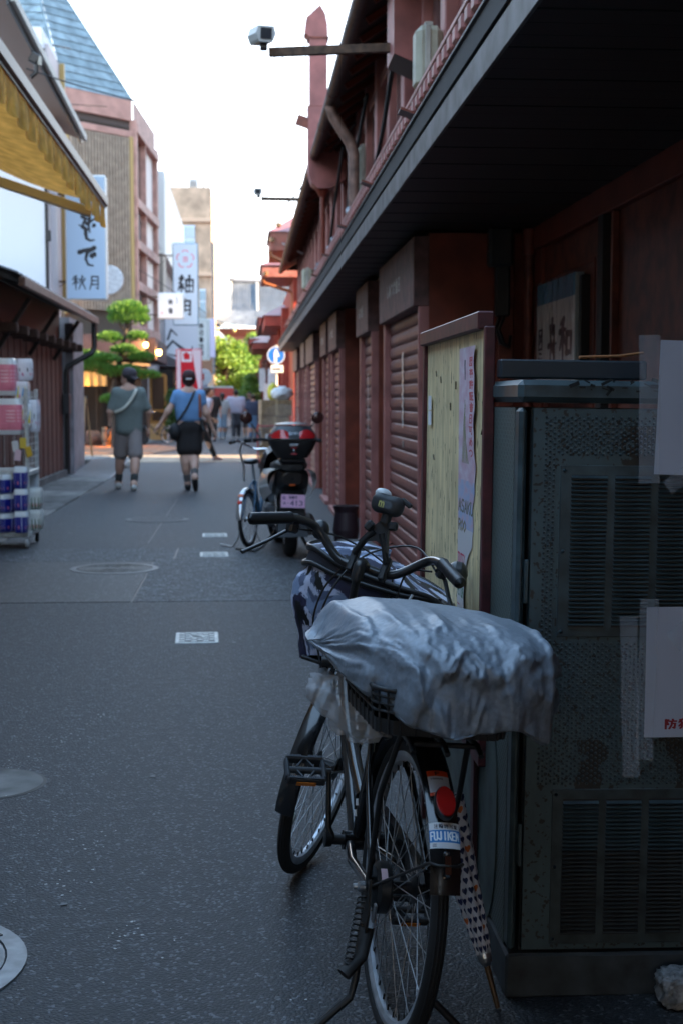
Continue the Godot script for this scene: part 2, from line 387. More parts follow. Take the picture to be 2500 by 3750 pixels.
func make_materials():
	T.soft = noise_tex(0.008, 0.72, 1.0, 512, FastNoiseLite.TYPE_SIMPLEX_SMOOTH, 5, 3)
	T.fine = noise_tex(0.06, 0.82, 1.0, 512, FastNoiseLite.TYPE_SIMPLEX_SMOOTH, 4, 4)
	T.grime = noise_tex(0.012, 0.45, 1.0, 512, FastNoiseLite.TYPE_SIMPLEX_SMOOTH, 6, 5, 0.6)
	T.rough = noise_tex(0.03, 0.35, 0.8, 512, FastNoiseLite.TYPE_SIMPLEX_SMOOTH, 4, 6)
	T.cloth = noise_tex(0.25, 0.8, 1.0, 256, FastNoiseLite.TYPE_SIMPLEX_SMOOTH, 2, 8)
	T.crease = noise_tex(0.02, 0.0, 1.0, 512, FastNoiseLite.TYPE_SIMPLEX_SMOOTH, 4, 9)
	T.wood = wood_tex(11, 0.35, 1.0)
	T.wood2 = wood_tex(12, 0.7, 1.0)
	make_asphalt("asph", 0.195, 0.42, 0.17, 21)
	make_asphalt("asph2", 0.20, 0.50, 0.30, 22)
	M.asphalt = mat(0.92, 0.98, 1.08, 0.62, 0, {"tex": "asph", "bump": "asph_h", "bs": 0.5, "s": 0.95, "world": true, "spec": 0.42})
	M.asphalt_old = mat(0.86, 0.95, 1.05, 0.66, 0, {"tex": "asph2", "bump": "asph2_h", "bs": 0.6, "s": 0.55, "world": true, "spec": 0.42})
	M.asphalt_smooth = mat(1.05, 1.1, 1.15, 0.6, 0, {"tex": "asph", "bump": "asph_h", "bs": 0.15, "s": 0.9, "world": true, "spec": 0.4})
	M.tar = mat(0.016, 0.017, 0.019, 0.5)
	M.concrete = mat(0.26, 0.25, 0.235, 0.85, 0, {"tex": "grime", "s": 0.6, "world": true, "bump": "fine", "bs": 0.15})
	M.concrete_dark = mat(0.14, 0.135, 0.13, 0.85, 0, {"tex": "grime", "s": 0.7, "world": true, "bump": "fine", "bs": 0.15})
	M.brick_floor = mat(0.30, 0.15, 0.085, 0.8, 0, {"tex": "soft", "s": 0.8, "world": true})
	M.red = mat(0.25, 0.050, 0.027, 0.42, 0, {"tex": "soft", "s": 0.7, "world": true, "spec": 0.45})
	M.red_worn = mat(0.24, 0.055, 0.030, 0.5, 0, {"tex": "grime", "s": 0.9, "world": true, "spec": 0.45})
	M.red_pale = mat(0.46, 0.18, 0.16, 0.5, 0, {"tex": "soft", "s": 0.6, "world": true})
	M.shutter = mat(0.28, 0.098, 0.078, 0.5, 0, {"tex": "wood2", "s": Vector3(4, 4, 0.4), "world": true})
	M.box_red = mat(0.20, 0.095, 0.085, 0.6, 0, {"tex": "grime", "s": 1.1, "world": true})
	M.vermilion = mat(0.42, 0.055, 0.03, 0.5, 0, {"tex": "soft", "s": 0.4, "world": true})
	M.dark_brown = mat(0.022, 0.015, 0.012, 0.6, 0, {"tex": "soft", "s": 0.7, "world": true})
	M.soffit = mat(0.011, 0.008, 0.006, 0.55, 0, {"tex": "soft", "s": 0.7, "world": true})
	M.fascia = mat(0.17, 0.175, 0.18, 0.55, 0.35, {"tex": "grime", "s": 0.8, "world": true})
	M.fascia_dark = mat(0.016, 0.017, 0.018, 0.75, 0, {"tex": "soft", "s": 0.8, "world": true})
	M.black = mat(0.012, 0.012, 0.013, 0.45)
	M.black_gloss = mat(0.010, 0.010, 0.011, 0.22, 0, {"coat": 0.6, "cr": 0.08, "tex": "fine", "s": 3.0})
	M.black_satin = mat(0.012, 0.012, 0.013, 0.38)
	M.rubber = mat(0.013, 0.013, 0.014, 0.8, 0, {"bump": "fine", "bs": 0.1, "s": 6.0})
	M.plastic_black = mat(0.016, 0.017, 0.019, 0.55, 0, {"bump": "cloth", "bs": 0.02, "s": 8.0})
	M.steel = mat(0.55, 0.56, 0.58, 0.32, 0.9, {"tex": "fine", "s": 4.0})
	M.alu = mat(0.62, 0.63, 0.65, 0.42, 0.7, {"tex": "soft", "s": 3.0})
	M.chrome = mat(0.75, 0.76, 0.78, 0.12, 1.0)
	M.iron_rust = mat(0.13, 0.075, 0.045, 0.75, 0.3, {"tex": "grime", "s": 2.5, "world": true})
	M.white_paint = mat(0.84, 0.86, 0.88, 0.6, 0, {"tex": "fine", "s": 0.3, "world": true})
	M.offwhite = mat(0.55, 0.54, 0.48, 0.6, 0, {"tex": "soft", "s": 0.8, "world": true})
	M.beige_box = mat(0.50, 0.49, 0.38, 0.5, 0, {"tex": "soft", "s": 1.2, "world": true})
	M.glass_dark = mat(0.03, 0.035, 0.04, 0.08, 0, {"spec": 0.7})
	M.glass_pale = mat(0.30, 0.42, 0.48, 0.12, 0, {"spec": 0.7})
	M.clear = mat(0.9, 0.92, 0.95, 0.08, 0, {"a": 0.12})
	M.tape = mat(0.75, 0.78, 0.8, 0.4, 0, {"a": 0.35})
	M.wire = mat(0.012, 0.012, 0.013, 0.6)
	M.lamp = mat(1, 0.85, 0.6, 0.6, 0, {"emit": Color(1.0, 0.72, 0.38), "e": 3.0})

func make_world():
	var cam := Camera3D.new()
	cam.name = "camera"
	add_child(cam)
	cam.position = Vector3(0, 1.38, 0)
	cam.rotation_degrees = Vector3(-4.6095, -3.9913, 0)
	var at := CameraAttributesPhysical.new()
	at.frustum_focal_length = 32.65
	at.exposure_aperture = 4.0
	at.frustum_focus_distance = 3.5
	at.frustum_near = 0.05
	at.frustum_far = 900.0
	cam.attributes = at
	cam.fov = 40.357
	cam.near = 0.05
	cam.far = 900.0
	var we := WorldEnvironment.new()
	we.name = "environment"
	var e := Environment.new()
	e.background_mode = Environment.BG_SKY
	var sm := ProceduralSkyMaterial.new()
	sm.sky_top_color = Color(0.55, 0.68, 0.82)
	sm.sky_horizon_color = Color(0.96, 0.96, 0.94)
	sm.sky_curve = 0.22
	sm.ground_bottom_color = Color(0.2, 0.2, 0.2)
	sm.ground_horizon_color = Color(0.6, 0.62, 0.64)
	sm.sky_energy_multiplier = 1.0
	var sky := Sky.new()
	sky.sky_material = sm
	e.sky = sky
	e.background_energy_multiplier = 0.4
	e.tonemap_mode = Environment.TONE_MAPPER_LINEAR
	e.tonemap_exposure = 13.5
	e.sdfgi_enabled = true
	e.ssao_enabled = true
	e.ssil_enabled = true
	we.environment = e
	add_child(we)
	var sun := DirectionalLight3D.new()
	sun.name = "sun"
	sun.light_color = Color(1.0, 0.86, 0.68)
	sun.light_energy = 0.8
	sun.light_angular_distance = 0.5
	sun.shadow_enabled = true
	add_child(sun)
	var az := deg_to_rad(17.0); var el := deg_to_rad(21.0)      # low sun on the right, a little behind the camera
	var to := Vector3(-cos(az) * cos(el), -sin(el), -sin(az) * cos(el))
	sun.look_at_from_position(Vector3(0, 30, 0), Vector3(0, 30, 0) + to)

func make_ground():
	var b := MB.new()
	b.quad(Vector3(-400, -0.06, 300), Vector3(400, -0.06, 300), Vector3(400, -0.06, -700), Vector3(-400, -0.06, -700))
	struct("ground", b, M.concrete_dark)
	b = MB.new()
	b.span(Vector3(-2.33, -0.05, 12), Vector3(2.2, 0, -9.52))
	struct("road", b, M.asphalt)
	b = MB.new()
	b.span(Vector3(-2.33, -0.05, -9.535), Vector3(-0.78, 0.002, -11.95))
	struct("road", b, M.asphalt_smooth)
	b = MB.new()
	b = flat_slab([Vector2(-0.765, -9.535), Vector2(2.2, -9.535), Vector2(2.2, -13.0), Vector2(-2.33, -13.0), Vector2(-2.33, -11.965), Vector2(-0.765, -11.965)], -0.05, 0.001)
	struct("road", b, M.asphalt_old)
	b = flat_slab([Vector2(-2.33, -13.01), Vector2(2.2, -13.01), Vector2(2.2, -29.0), Vector2(-2.33, -29.0)], -0.05, 0.0)
	struct("road", b, M.asphalt)
	b = flat_slab([Vector2(-60, -29.01), Vector2(60, -29.01), Vector2(60, -42.0), Vector2(-60, -42.0)], -0.05, -0.001)
	struct("road", b, M.asphalt)
	b = flat_slab([Vector2(-3.0, -42.01), Vector2(2.2, -42.01), Vector2(2.2, -180.0), Vector2(-3.0, -180.0)], -0.05, 0.0)
	struct("road", b, M.asphalt_old)
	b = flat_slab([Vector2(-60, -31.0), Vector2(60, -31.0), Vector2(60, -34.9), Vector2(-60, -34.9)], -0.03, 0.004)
	struct("paving_and_sun_strip", b, mat(0.36, 0.29, 0.21, 0.8, 0, {"tex": "soft", "s": 0.5, "world": true}))  # pale warm band: brightness of the sunlit strip put into the ground colour
	# seams filled with tar
	b = MB.new()
	b.span(Vector3(-2.33, -0.04, -9.519), Vector3(2.2, -0.003, -9.536))
	b.span(Vector3(-0.781, -0.04, -9.536), Vector3(-0.764, -0.003, -11.95))
	b.span(Vector3(-2.33, -0.04, -11.95), Vector3(-0.764, -0.003, -11.966))
	b.span(Vector3(-0.62, 0.0005, -12.05), Vector3(-0.605, 0.0025, -12.95)); b.span(Vector3(-0.62, 0.0005, -12.05), Vector3(0.1, 0.0025, -12.065))
	b.span(Vector3(-0.93, 0.0005, -13.4), Vector3(-0.92, 0.002, -19.5))
	struct("road_joint", b, M.tar)
	# gutter slabs along the left side, one by one
	var g := Node3D.new()
	g.name = numbered("pavement"); add_child(g); tag(g, "", "", "", "structure")
	var zz := 10.0
	var k := 0
	while zz > -29.0:
		var L := 2.4 if zz > -14 else 1.2
		var q := MB.new()
		q.box(Vector3(-2.78, -0.015 + 0.004 * (k % 3), zz - L / 2), Vector3(0.88, 0.06, L - 0.012), Basis(Vector3.FORWARD, 0.012 + 0.004 * (k % 2)), 0.006)
		part("slab", q, M.concrete_dark if k % 3 else M.concrete, g)
		zz -= L; k += 1
	b = flat_slab([Vector2(-60, -36.0), Vector2(-2.3, -36.0), Vector2(-1.6, -39.5), Vector2(-2.6, -42.5), Vector2(-60, -42.5)], -0.03, 0.018)
	struct("paving_and_sun_strip", b, M.brick_floor)
	# worn paint flecks and trodden gum: flat bits of matter on the road
	var fl := MB.new()
	rng.seed = 77
	for i in 260:
		var z := -2.6 - pow(rng.randf(), 1.5) * 9.0
		var x := rng.randf_range(-1.5, 0.75) * minf(1.0, 0.35 + -z / 9.0)
		fleck(fl, Vector3(x, 0.0035, z), rng.randf_range(0.0015, 0.004), 5)
	for spot in [[-0.52, -3.95, 14], [-0.47, -4.3, 10], [-0.30, -3.55, 12], [-0.62, -6.0, 14], [-0.74, -5.65, 12], [-0.86, -5.3, 10]]:
		for i in spot[2]: fleck(fl, Vector3(spot[0] + rng.randfn() * 0.03, 0.0035, spot[1] + rng.randfn() * 0.06), rng.randf_range(0.002, 0.006), 6)
	var o := struct("road_flecks", fl, mat(0.42, 0.43, 0.43, 0.8))
	o.set_meta("kind", "stuff"); o.set_meta("label", "worn white paint flecks scattered over the dark asphalt"); o.set_meta("category", "flecks")
	var gm := MB.new()
	for i in 16:
		var z := -3.4 - pow(rng.randf(), 1.3) * 12.0
		fleck(gm, Vector3(rng.randf_range(-1.9, 0.5) * minf(1.0, -z / 9.0), 0.004, z), rng.randf_range(0.010, 0.018), 11)
	o = struct("gum_spots", gm, mat(0.13, 0.135, 0.14, 0.7))
	o.set_meta("kind", "stuff"); o.set_meta("label", "flattened grey gum spots trodden into the asphalt"); o.set_meta("category", "gum")

func fleck(b: MB, o: Vector3, r: float, k: int):
	var P := []
	for i in k:
		var a := TAU * i / k
		var rr := r * rng.randf_range(0.5, 1.2)
		P.append(o + Vector3(cos(a) * rr, 0, sin(a) * rr * 1.2))
	for i in k: b.tri(o + Vector3(0, 0.0008, 0), P[(i + 1) % k], P[i])

func flat_slab(pts: Array, y0: float, y1: float) -> MB:
	var b := MB.new()
	b.xf = Transform3D(Basis(Vector3.RIGHT, Vector3(0, 0, -1), Vector3(0, 1, 0)), Vector3.ZERO)
	var q := PackedVector2Array()
	for p in pts: q.append(Vector2(p.x, -p.y))
	b.prism(q, y0, y1)
	return b

func cover(label: String, x: float, z: float, r: float, group: String, ring: Material, lid: Material):
	var t := thing("manhole_cover", label, "manhole cover", Vector3(x, 0, z), 0, group)
	var b := MB.new()
	b.lathe([Vector2(r, -0.02), Vector2(r, 0.006), Vector2(r * 0.86, 0.008), Vector2(r * 0.86, 0.002)], 48)
	part("frame", b, ring, t)
	b = MB.new()
	b.lathe([Vector2(r * 0.845, -0.01), Vector2(r * 0.845, 0.006), Vector2(r * 0.83, 0.008), Vector2(0, 0.008)], 48)
	part("lid", b, lid, t)
	return t

func make_covers():
	var ring := mat(0.20, 0.20, 0.20, 0.55, 0.3, {"tex": "soft", "s": 2.0})
	var lid := mat(0.15, 0.14, 0.13, 0.6, 0.2, {"tex": "grime", "s": 2.0, "bump": "cloth", "bs": 0.15})
	var t = cover("large round grey manhole cover beyond the road joint", -1.06, -11.42, 0.36, "", ring, lid)
	var b := MB.new()
	for i in 6: b.lathe([Vector2(0.05 + i * 0.045, 0.008), Vector2(0.052 + i * 0.045, 0.011), Vector2(0.07 + i * 0.045, 0.011), Vector2(0.072 + i * 0.045, 0.008)], 40)
	part("raised_rings", b, lid, t)
	t = cover("worn dark manhole cover behind the walking pair's shadow line, farthest of them", -1.0, -16.1, 0.36, "", mat(0.09, 0.09, 0.09, 0.6, 0.2), mat(0.075, 0.075, 0.078, 0.7, 0.2, {"tex": "grime", "s": 2.0}))
	# nearest one: pale ring with an orange painted picture, half out of the frame
	t = cover("pale grey manhole cover with orange painted design at the left edge", -0.885, -3.36, 0.345, "", mat(0.30, 0.31, 0.32, 0.5, 0.2, {"tex": "soft", "s": 3.0}), mat(0.27, 0.28, 0.29, 0.5, 0.2, {"tex": "soft", "s": 3.0}))
	b = MB.new()
	b.lathe([Vector2(0.225, 0.008), Vector2(0.225, 0.0105), Vector2(0, 0.0105)], 40)
	part("painted_field", b, mat(0.42, 0.21, 0.055, 0.55, 0, {"tex": "fine", "s": 6.0}), t, "orange painted field")
	b = MB.new()
	for q in [[0.17, -0.03, 0.045, 0.022], [0.13, 0.09, 0.05, 0.02], [0.1, -0.12, 0.04, 0.025], [-0.05, 0.03, 0.06, 0.05]]:
		b.ball(Vector3(q[0], 0.0105, q[1]), Vector3(q[2], 0.006, q[3]), 12)
	part("painted_motif", b, ring, t)
	b = MB.new()
	b.box(Vector3(0.235, 0.0085, -0.165), Vector3(0.05, 0.004, 0.02), Basis(Vector3.UP, 0.7))
	part("lift_slot", b, M.black, t)
	t = thing("repair_patch", "round grey cement patch in the asphalt at the left edge", "patch", Vector3(-0.93, 0, -5.0))
	b = MB.new()
	b.lathe([Vector2(0.2, -0.01), Vector2(0.2, 0.003), Vector2(0, 0.004)], 26)
	part("cement", b, M.concrete, t)
	b = MB.new()
	b.lathe([Vector2(0.215, -0.01), Vector2(0.212, 0.0015), Vector2(0.198, 0.0015)], 26)
	part("edge", b, M.tar, t)
	var pale := mat(0.62, 0.64, 0.62, 0.5, 0.15, {"tex": "soft", "s": 4.0})
	var specs := [[-0.277, -8.04, "nearest small cream valve cover in the open road"], [-0.30, -14.2, "small cream valve cover furthest off, level with the blue bicycle"], [-0.27, -12.42, "middle small cream valve cover beside the scooter's front stand"]]
	for s in specs:
		t = thing("valve_cover", s[2], "valve cover", Vector3(s[0], 0, s[1]), 0.03, "small cream valve covers")
		b = MB.new()
		b.box(Vector3(0, 0.002, 0), Vector3(0.25, 0.008, 0.36), Basis.IDENTITY, 0.004)
		part("plate", b, pale, t)
		b = MB.new()
		b.box(Vector3(0, 0.0045, 0), Vector3(0.205, 0.004, 0.31), Basis.IDENTITY, 0.001)
		part("panel", b, mat(0.13, 0.135, 0.13, 0.7), t)
		b = MB.new()
		for i in 6:
			for j in 8:
				if (i + j) % 2 and not (i in [2, 3] and j in [3, 4]): b.box(Vector3(-0.0855 + i * 0.0342, 0.008, -0.133 + j * 0.038), Vector3(0.032, 0.005, 0.034), Basis.IDENTITY, 0.002)
		b.lathe([Vector2(0.045, 0.006), Vector2(0.045, 0.011), Vector2(0.03, 0.011), Vector2(0.03, 0.007)], 16)
		part("raised_pattern", b, pale, t)

func rebase(t: Node3D, base: Vector3):
	t.position = base
	for k in t.get_children(): k.position -= base

func slat_mesh(len: float, m: Material) -> ArrayMesh:
	var b := MB.new()
	b.prism(PackedVector2Array([Vector2(0.0, 0.0), Vector2(0.0, 0.094), Vector2(-0.005, 0.094), Vector2(-0.015, 0.086), Vector2(-0.019, 0.06), Vector2(-0.019, 0.034), Vector2(-0.013, 0.018), Vector2(-0.002, 0.008)]), -len / 2, len / 2)
	return b.mesh(m)

const UNITS := [[-8.842, -11.077], [-12.136, -13.366], [-16.203, -17.703], [-18.267, -19.62], [-21.723, -24.158], [-24.854, -26.374], [-28.322, -30.4]]

func make_red_shops():
	var t := thing("red_shop_building", "long dark red shop row with closed shutters under a deep eave", "building")
	var b := MB.new()
	# masses
	b.span(Vector3(1.85, 0, 6), Vector3(2.05, 2.45, -31)); b.span(Vector3(2.05, 0, 6), Vector3(7.0, 4.5, 5.8)); b.span(Vector3(2.05, 0, -30.8), Vector3(7.0, 4.5, -31)); b.span(Vector3(6.8, 0, 5.8), Vector3(7.0, 4.5, -30.8))
	part("wall", b, M.red_worn, t)
	b = MB.new()
	b.span(Vector3(1.25, 2.5, 6), Vector3(1.4, 4.5, -31))
	part("upper_wall", b, mat(0.24, 0.06, 0.05, 0.5, 0, {"tex": "soft", "s": 0.8, "world": true}), t)
	# door bay behind the cabinet
	b = MB.new()
	b.span(Vector3(1.80, 2.31, -8.75), Vector3(1.85, 2.45, 4), 0.004)
	part("header_beam", b, M.red, t)
	b = MB.new()
	b.span(Vector3(1.815, 0, -8.72), Vector3(1.85, 2.31, -8.5), 0.004)
	part("door_jamb", b, M.red, t)
	b = MB.new()
	b.span(Vector3(1.828, 0.02, -8.46), Vector3(1.85, 2.29, -7.1), 0.004)
	var d := part("door", b, M.red_worn, t)
	for q in [[-8.3, -7.22, 1.2, 2.12], [-8.3, -7.22, 0.2, 1.05]]:
		b = MB.new()
		for e in [[q[0], q[0] + 0.02, q[2], q[3]], [q[1] - 0.02, q[1], q[2], q[3]], [q[0] + 0.02, q[1] - 0.02, q[2], q[2] + 0.02], [q[0] + 0.02, q[1] - 0.02, q[3] - 0.02, q[3]]]:
			b.span(Vector3(1.82, e[2], e[0]), Vector3(1.829, e[3], e[1]), 0.003)
		part("moulding", b, M.red_worn, d)
	b = MB.new()
	b.span(Vector3(1.8, 0, -7.08), Vector3(1.849, 2.31, -6.98), 0.003)
	part("door_post", b, M.dark_brown, t)
	b = MB.new()
	b.span(Vector3(1.815, 0, -6.88), Vector3(1.849, 2.31, -6.84), 0.003)
	part("door_post", b, M.red_worn, t)
	b = MB.new()
	b.span(Vector3(1.838, 0, -6.62), Vector3(1.85, 2.31, -5.88), 0.003)
	part("wall_panel", b, M.red_worn, t)
	b = MB.new()
	b.span(Vector3(1.83, 0, -5.86), Vector3(1.85, 2.31, -4.2), 0.003)
	part("wall_panel", b, M.red_worn, t)
	# shuttered units
	var sl := {}
	for u in UNITS:
		var z0: float = u[0]; var z1: float = u[1]
		b = MB.new()
		b.span(Vector3(1.17, 0.0, z0), Vector3(1.85, 2.43, z1))
		part("bay_wall", b, M.red, t)
		b = MB.new()
		b.span(Vector3(1.07, 1.97, z0 + 0.002), Vector3(1.172, 2.41, z1), 0.006)
		var bx := part("shutter_box", b, M.box_red, t)
		if z0 > -20.0:
			var lab := MB.new()
			var mid := (z0 + z1) / 2 - 0.05; var hw := (z0 - z1) * 0.21
			lab.quad(Vector3(1.066, 2.1, mid - hw), Vector3(1.066, 2.1, mid + hw), Vector3(1.066, 2.24, mid + hw), Vector3(1.066, 2.24, mid - hw))
			part("lettering", lab, M.box_text, bx)
		for e in [[z0 + 0.002, z0 - 0.05], [z1 + 0.1, z1]]:
			b = MB.new()
			b.span(Vector3(1.105, 0, e[0]), Vector3(1.172, 1.972, e[1]), 0.004)
			part("guide_rail", b, M.red_pale if e[0] > z0 else M.red_pale, t)
		b = MB.new()
		b.span(Vector3(1.06, 0, z0 - 0.02), Vector3(1.16, 0.05, z1 + 0.08), 0.004)
		part("sill", b, M.red_pale, t)
		var len := (z0 - 0.05) - (z1 + 0.1)
		if not sl.has(len): sl[len] = slat_mesh(len - 0.006, M.shutter)
		var y := 0.05; var k := 0
		while y < 1.93:
			var o := inst("slat", sl[len], t)
			o.position = Vector3(1.165, y, (z0 - 0.05 + z1 + 0.1) / 2)
			y += 0.096; k += 1
	# weather strips of tape on the first two shutters, a keyhole plate each
	for q in [[-10.02, 0.075, 1.18, 1.72], [-12.83, 0.06, 1.1, 1.62]]:
		b = MB.new()
		b.grid(2, 14, func(a: float, v: float): return Vector3(1.138 + 0.004 * sin(v * 40.0), lerpf(q[2], q[3], v), q[0] + (a - 0.5) * q[1] + 0.01 * sin(v * 5.0)))
		part("clear_tape", b, mat(0.62, 0.6, 0.56, 0.3, 0, {"bump": "crease", "bs": 0.3, "s": 6.0}), t, "creased clear tape strip")
		b = MB.new()
		b.box(Vector3(1.142, 1.06, q[0]), Vector3(0.01, 0.05, 0.03), Basis.IDENTITY, 0.002)
		part("keyhole_plate", b, M.steel, t)
	# deep eave
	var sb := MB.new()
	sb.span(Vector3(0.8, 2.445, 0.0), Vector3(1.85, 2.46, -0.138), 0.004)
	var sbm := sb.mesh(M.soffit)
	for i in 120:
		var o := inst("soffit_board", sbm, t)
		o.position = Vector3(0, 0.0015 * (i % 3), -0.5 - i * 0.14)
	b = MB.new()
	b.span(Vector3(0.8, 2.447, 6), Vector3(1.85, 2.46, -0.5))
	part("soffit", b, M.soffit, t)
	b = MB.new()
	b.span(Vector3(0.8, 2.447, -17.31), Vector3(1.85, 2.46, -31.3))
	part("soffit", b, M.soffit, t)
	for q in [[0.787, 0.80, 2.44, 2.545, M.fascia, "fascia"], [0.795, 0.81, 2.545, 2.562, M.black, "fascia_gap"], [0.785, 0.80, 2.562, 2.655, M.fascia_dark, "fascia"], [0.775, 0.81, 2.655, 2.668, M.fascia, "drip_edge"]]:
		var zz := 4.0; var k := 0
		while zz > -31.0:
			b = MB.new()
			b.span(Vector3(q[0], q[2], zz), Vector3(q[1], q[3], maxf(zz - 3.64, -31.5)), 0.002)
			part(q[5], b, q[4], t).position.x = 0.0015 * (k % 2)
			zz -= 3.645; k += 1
	b = MB.new()
	b.quad(Vector3(0.785, 2.665, 6), Vector3(0.785, 2.665, -31.5), Vector3(1.26, 2.86, -31.5), Vector3(1.26, 2.86, 6))
	b.quad(Vector3(0.8, 2.465, -31.5), Vector3(1.26, 2.465, -31.5), Vector3(1.26, 2.86, -31.5), Vector3(0.8, 2.665, -31.5))
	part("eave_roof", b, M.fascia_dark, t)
	# red timber rail with tile ends along the eave roof
	b = MB.new()
	b.span(Vector3(0.90, 2.97, 5), Vector3(0.94, 3.0, -31), 0.006)
	part("eave_rail", b, M.red_pale, t)
	b = MB.new()
	b.span(Vector3(0.915, 2.86, 5), Vector3(0.935, 2.9, -31), 0.004)
	part("eave_rail", b, M.red_pale, t)
	var blk := MB.new()
	blk.box(Vector3.ZERO, Vector3(0.05, 0.075, 0.10), Basis.IDENTITY, 0.012)
	var bm := blk.mesh(M.red_pale)
	for i in 150:
		var o := inst("tile_end", bm, t)
		o.position = Vector3(0.925, 2.935 + 0.004 * (i % 2), -4.4 - i * 0.165)
	for i in 10:
		b = MB.new()
		b.bar(Vector3(0.86, 2.72, -4.8 - i * 2.3), Vector3(1.0, 2.95, -4.8 - i * 2.3), 0.05, 0.03)
		b.box(Vector3(0.86, 2.8, -4.8 - i * 2.3), Vector3(0.16, 0.012, 0.14), Basis(Vector3.FORWARD, 0.35))
		part("rail_bracket", b, M.red, t)
	# upper storey: pilasters, window panels
	var pz := -4.0; var k2 := 0
	while pz > -30.5:
		b = MB.new()
		b.span(Vector3(1.17, 2.8, pz), Vector3(1.26, 4.42, pz - (0.2 if k2 % 2 == 0 else 0.13)), 0.008)
		part("pilaster", b, M.red_pale, t)
		if k2 % 2 == 0:
			b = MB.new()
			b.span(Vector3(1.225, 3.0, pz - 0.26), Vector3(1.26, 4.1, pz - 0.98), 0.006)
			var w := part("window", b, M.red_worn, t)
			b = MB.new()
			b.span(Vector3(1.221, 3.1, pz - 0.34), Vector3(1.227, 4.02, pz - 0.9))
			part("pane", b, M.glass_dark, w)
		pz -= 1.05; k2 += 1
	b = MB.new()
	b.span(Vector3(1.2, 4.1, 5), Vector3(1.262, 4.2, -31), 0.006)
	part("wall_plate", b, M.red_pale, t)
	# roof with overhanging eaves and a long gutter
	b = MB.new()
	b.quad(Vector3(0.88, 4.26, 6.4), Vector3(0.88, 4.26, -31.4), Vector3(4.1, 6.5, -31.4), Vector3(4.1, 6.5, 6.4))
	b.quad(Vector3(4.1, 6.5, 6.4), Vector3(4.1, 6.5, -31.4), Vector3(7.3, 4.3, -31.4), Vector3(7.3, 4.3, 6.4))
	b.quad(Vector3(0.88, 4.20, 6.4), Vector3(1.3, 4.46, 6.4), Vector3(1.3, 4.46, -31.4), Vector3(0.88, 4.20, -31.4))
	b.quad(Vector3(0.88, 4.2, -31.4), Vector3(0.88, 4.26, -31.4), Vector3(0.88, 4.26, 6.4), Vector3(0.88, 4.2, 6.4))
	for z in [6.4, -31.4]: b.tri(Vector3(0.9, 4.25, z), Vector3(7.2, 4.3, z), Vector3(4.1, 6.5, z))
	part("roof", b, mat(0.07, 0.05, 0.045, 0.6, 0.1, {"tex": "soft", "s": 1.0, "world": true}), t)
	for i in 46:
		b = MB.new()
		b.bar(Vector3(0.93, 4.19, -4 - i * 0.55), Vector3(1.25, 4.4, -4 - i * 0.55), 0.05, 0.05)
		part("rafter", b, M.red, t)
	b = MB.new()
	b.tube([Vector3(0.83, 4.19, 5), Vector3(0.83, 4.19, -31)], 0.055, 10)
	var gt := part("gutter", b, mat(0.09, 0.045, 0.035, 0.5, 0.2, {"tex": "grime", "s": 1.0, "world": true}), t)
	for i in 16:
		b = MB.new()
		b.tube([Vector3(0.83, 4.19, -5 - i * 1.6), Vector3(0.83, 4.19, -5.02 - i * 1.6)], 0.06, 10)
		b.bar(Vector3(0.83, 4.25, -5.01 - i * 1.6), Vector3(0.95, 4.27, -5.01 - i * 1.6), 0.015, 0.01)
		part("gutter_clip", b, M.red_worn, gt)
	b = MB.new()
	b.tube([Vector3(0.83, 4.15, -13.4), Vector3(0.86, 4.05, -13.4), Vector3(1.02, 3.8, -13.4), Vector3(1.05, 3.7, -13.4), Vector3(1.05, 2.9, -13.4)], 0.055, 10)
	part("downpipe", b, mat(0.30, 0.17, 0.13, 0.5, 0, {"tex": "grime", "s": 1.2, "world": true}), t)
	# post and conduit next to the meter
	b = MB.new()
	b.span(Vector3(1.60, 0, -8.835), Vector3(1.70, 2.44, -8.76), 0.006)
	part("post", b, M.red_worn, t)
	b = MB.new()
	b.cyl(Vector3(1.78, 0, -8.7), Vector3(1.78, 2.3, -8.7), 0.03)
	part("conduit", b, M.red_worn, t)
	b = MB.new()
	b.cyl(Vector3(1.78, 2.28, -8.7), Vector3(1.78, 2.44, -8.7), 0.045)
	part("conduit_socket", b, M.red, t)
	rebase(t, Vector3(4.0, 0, -12.5))

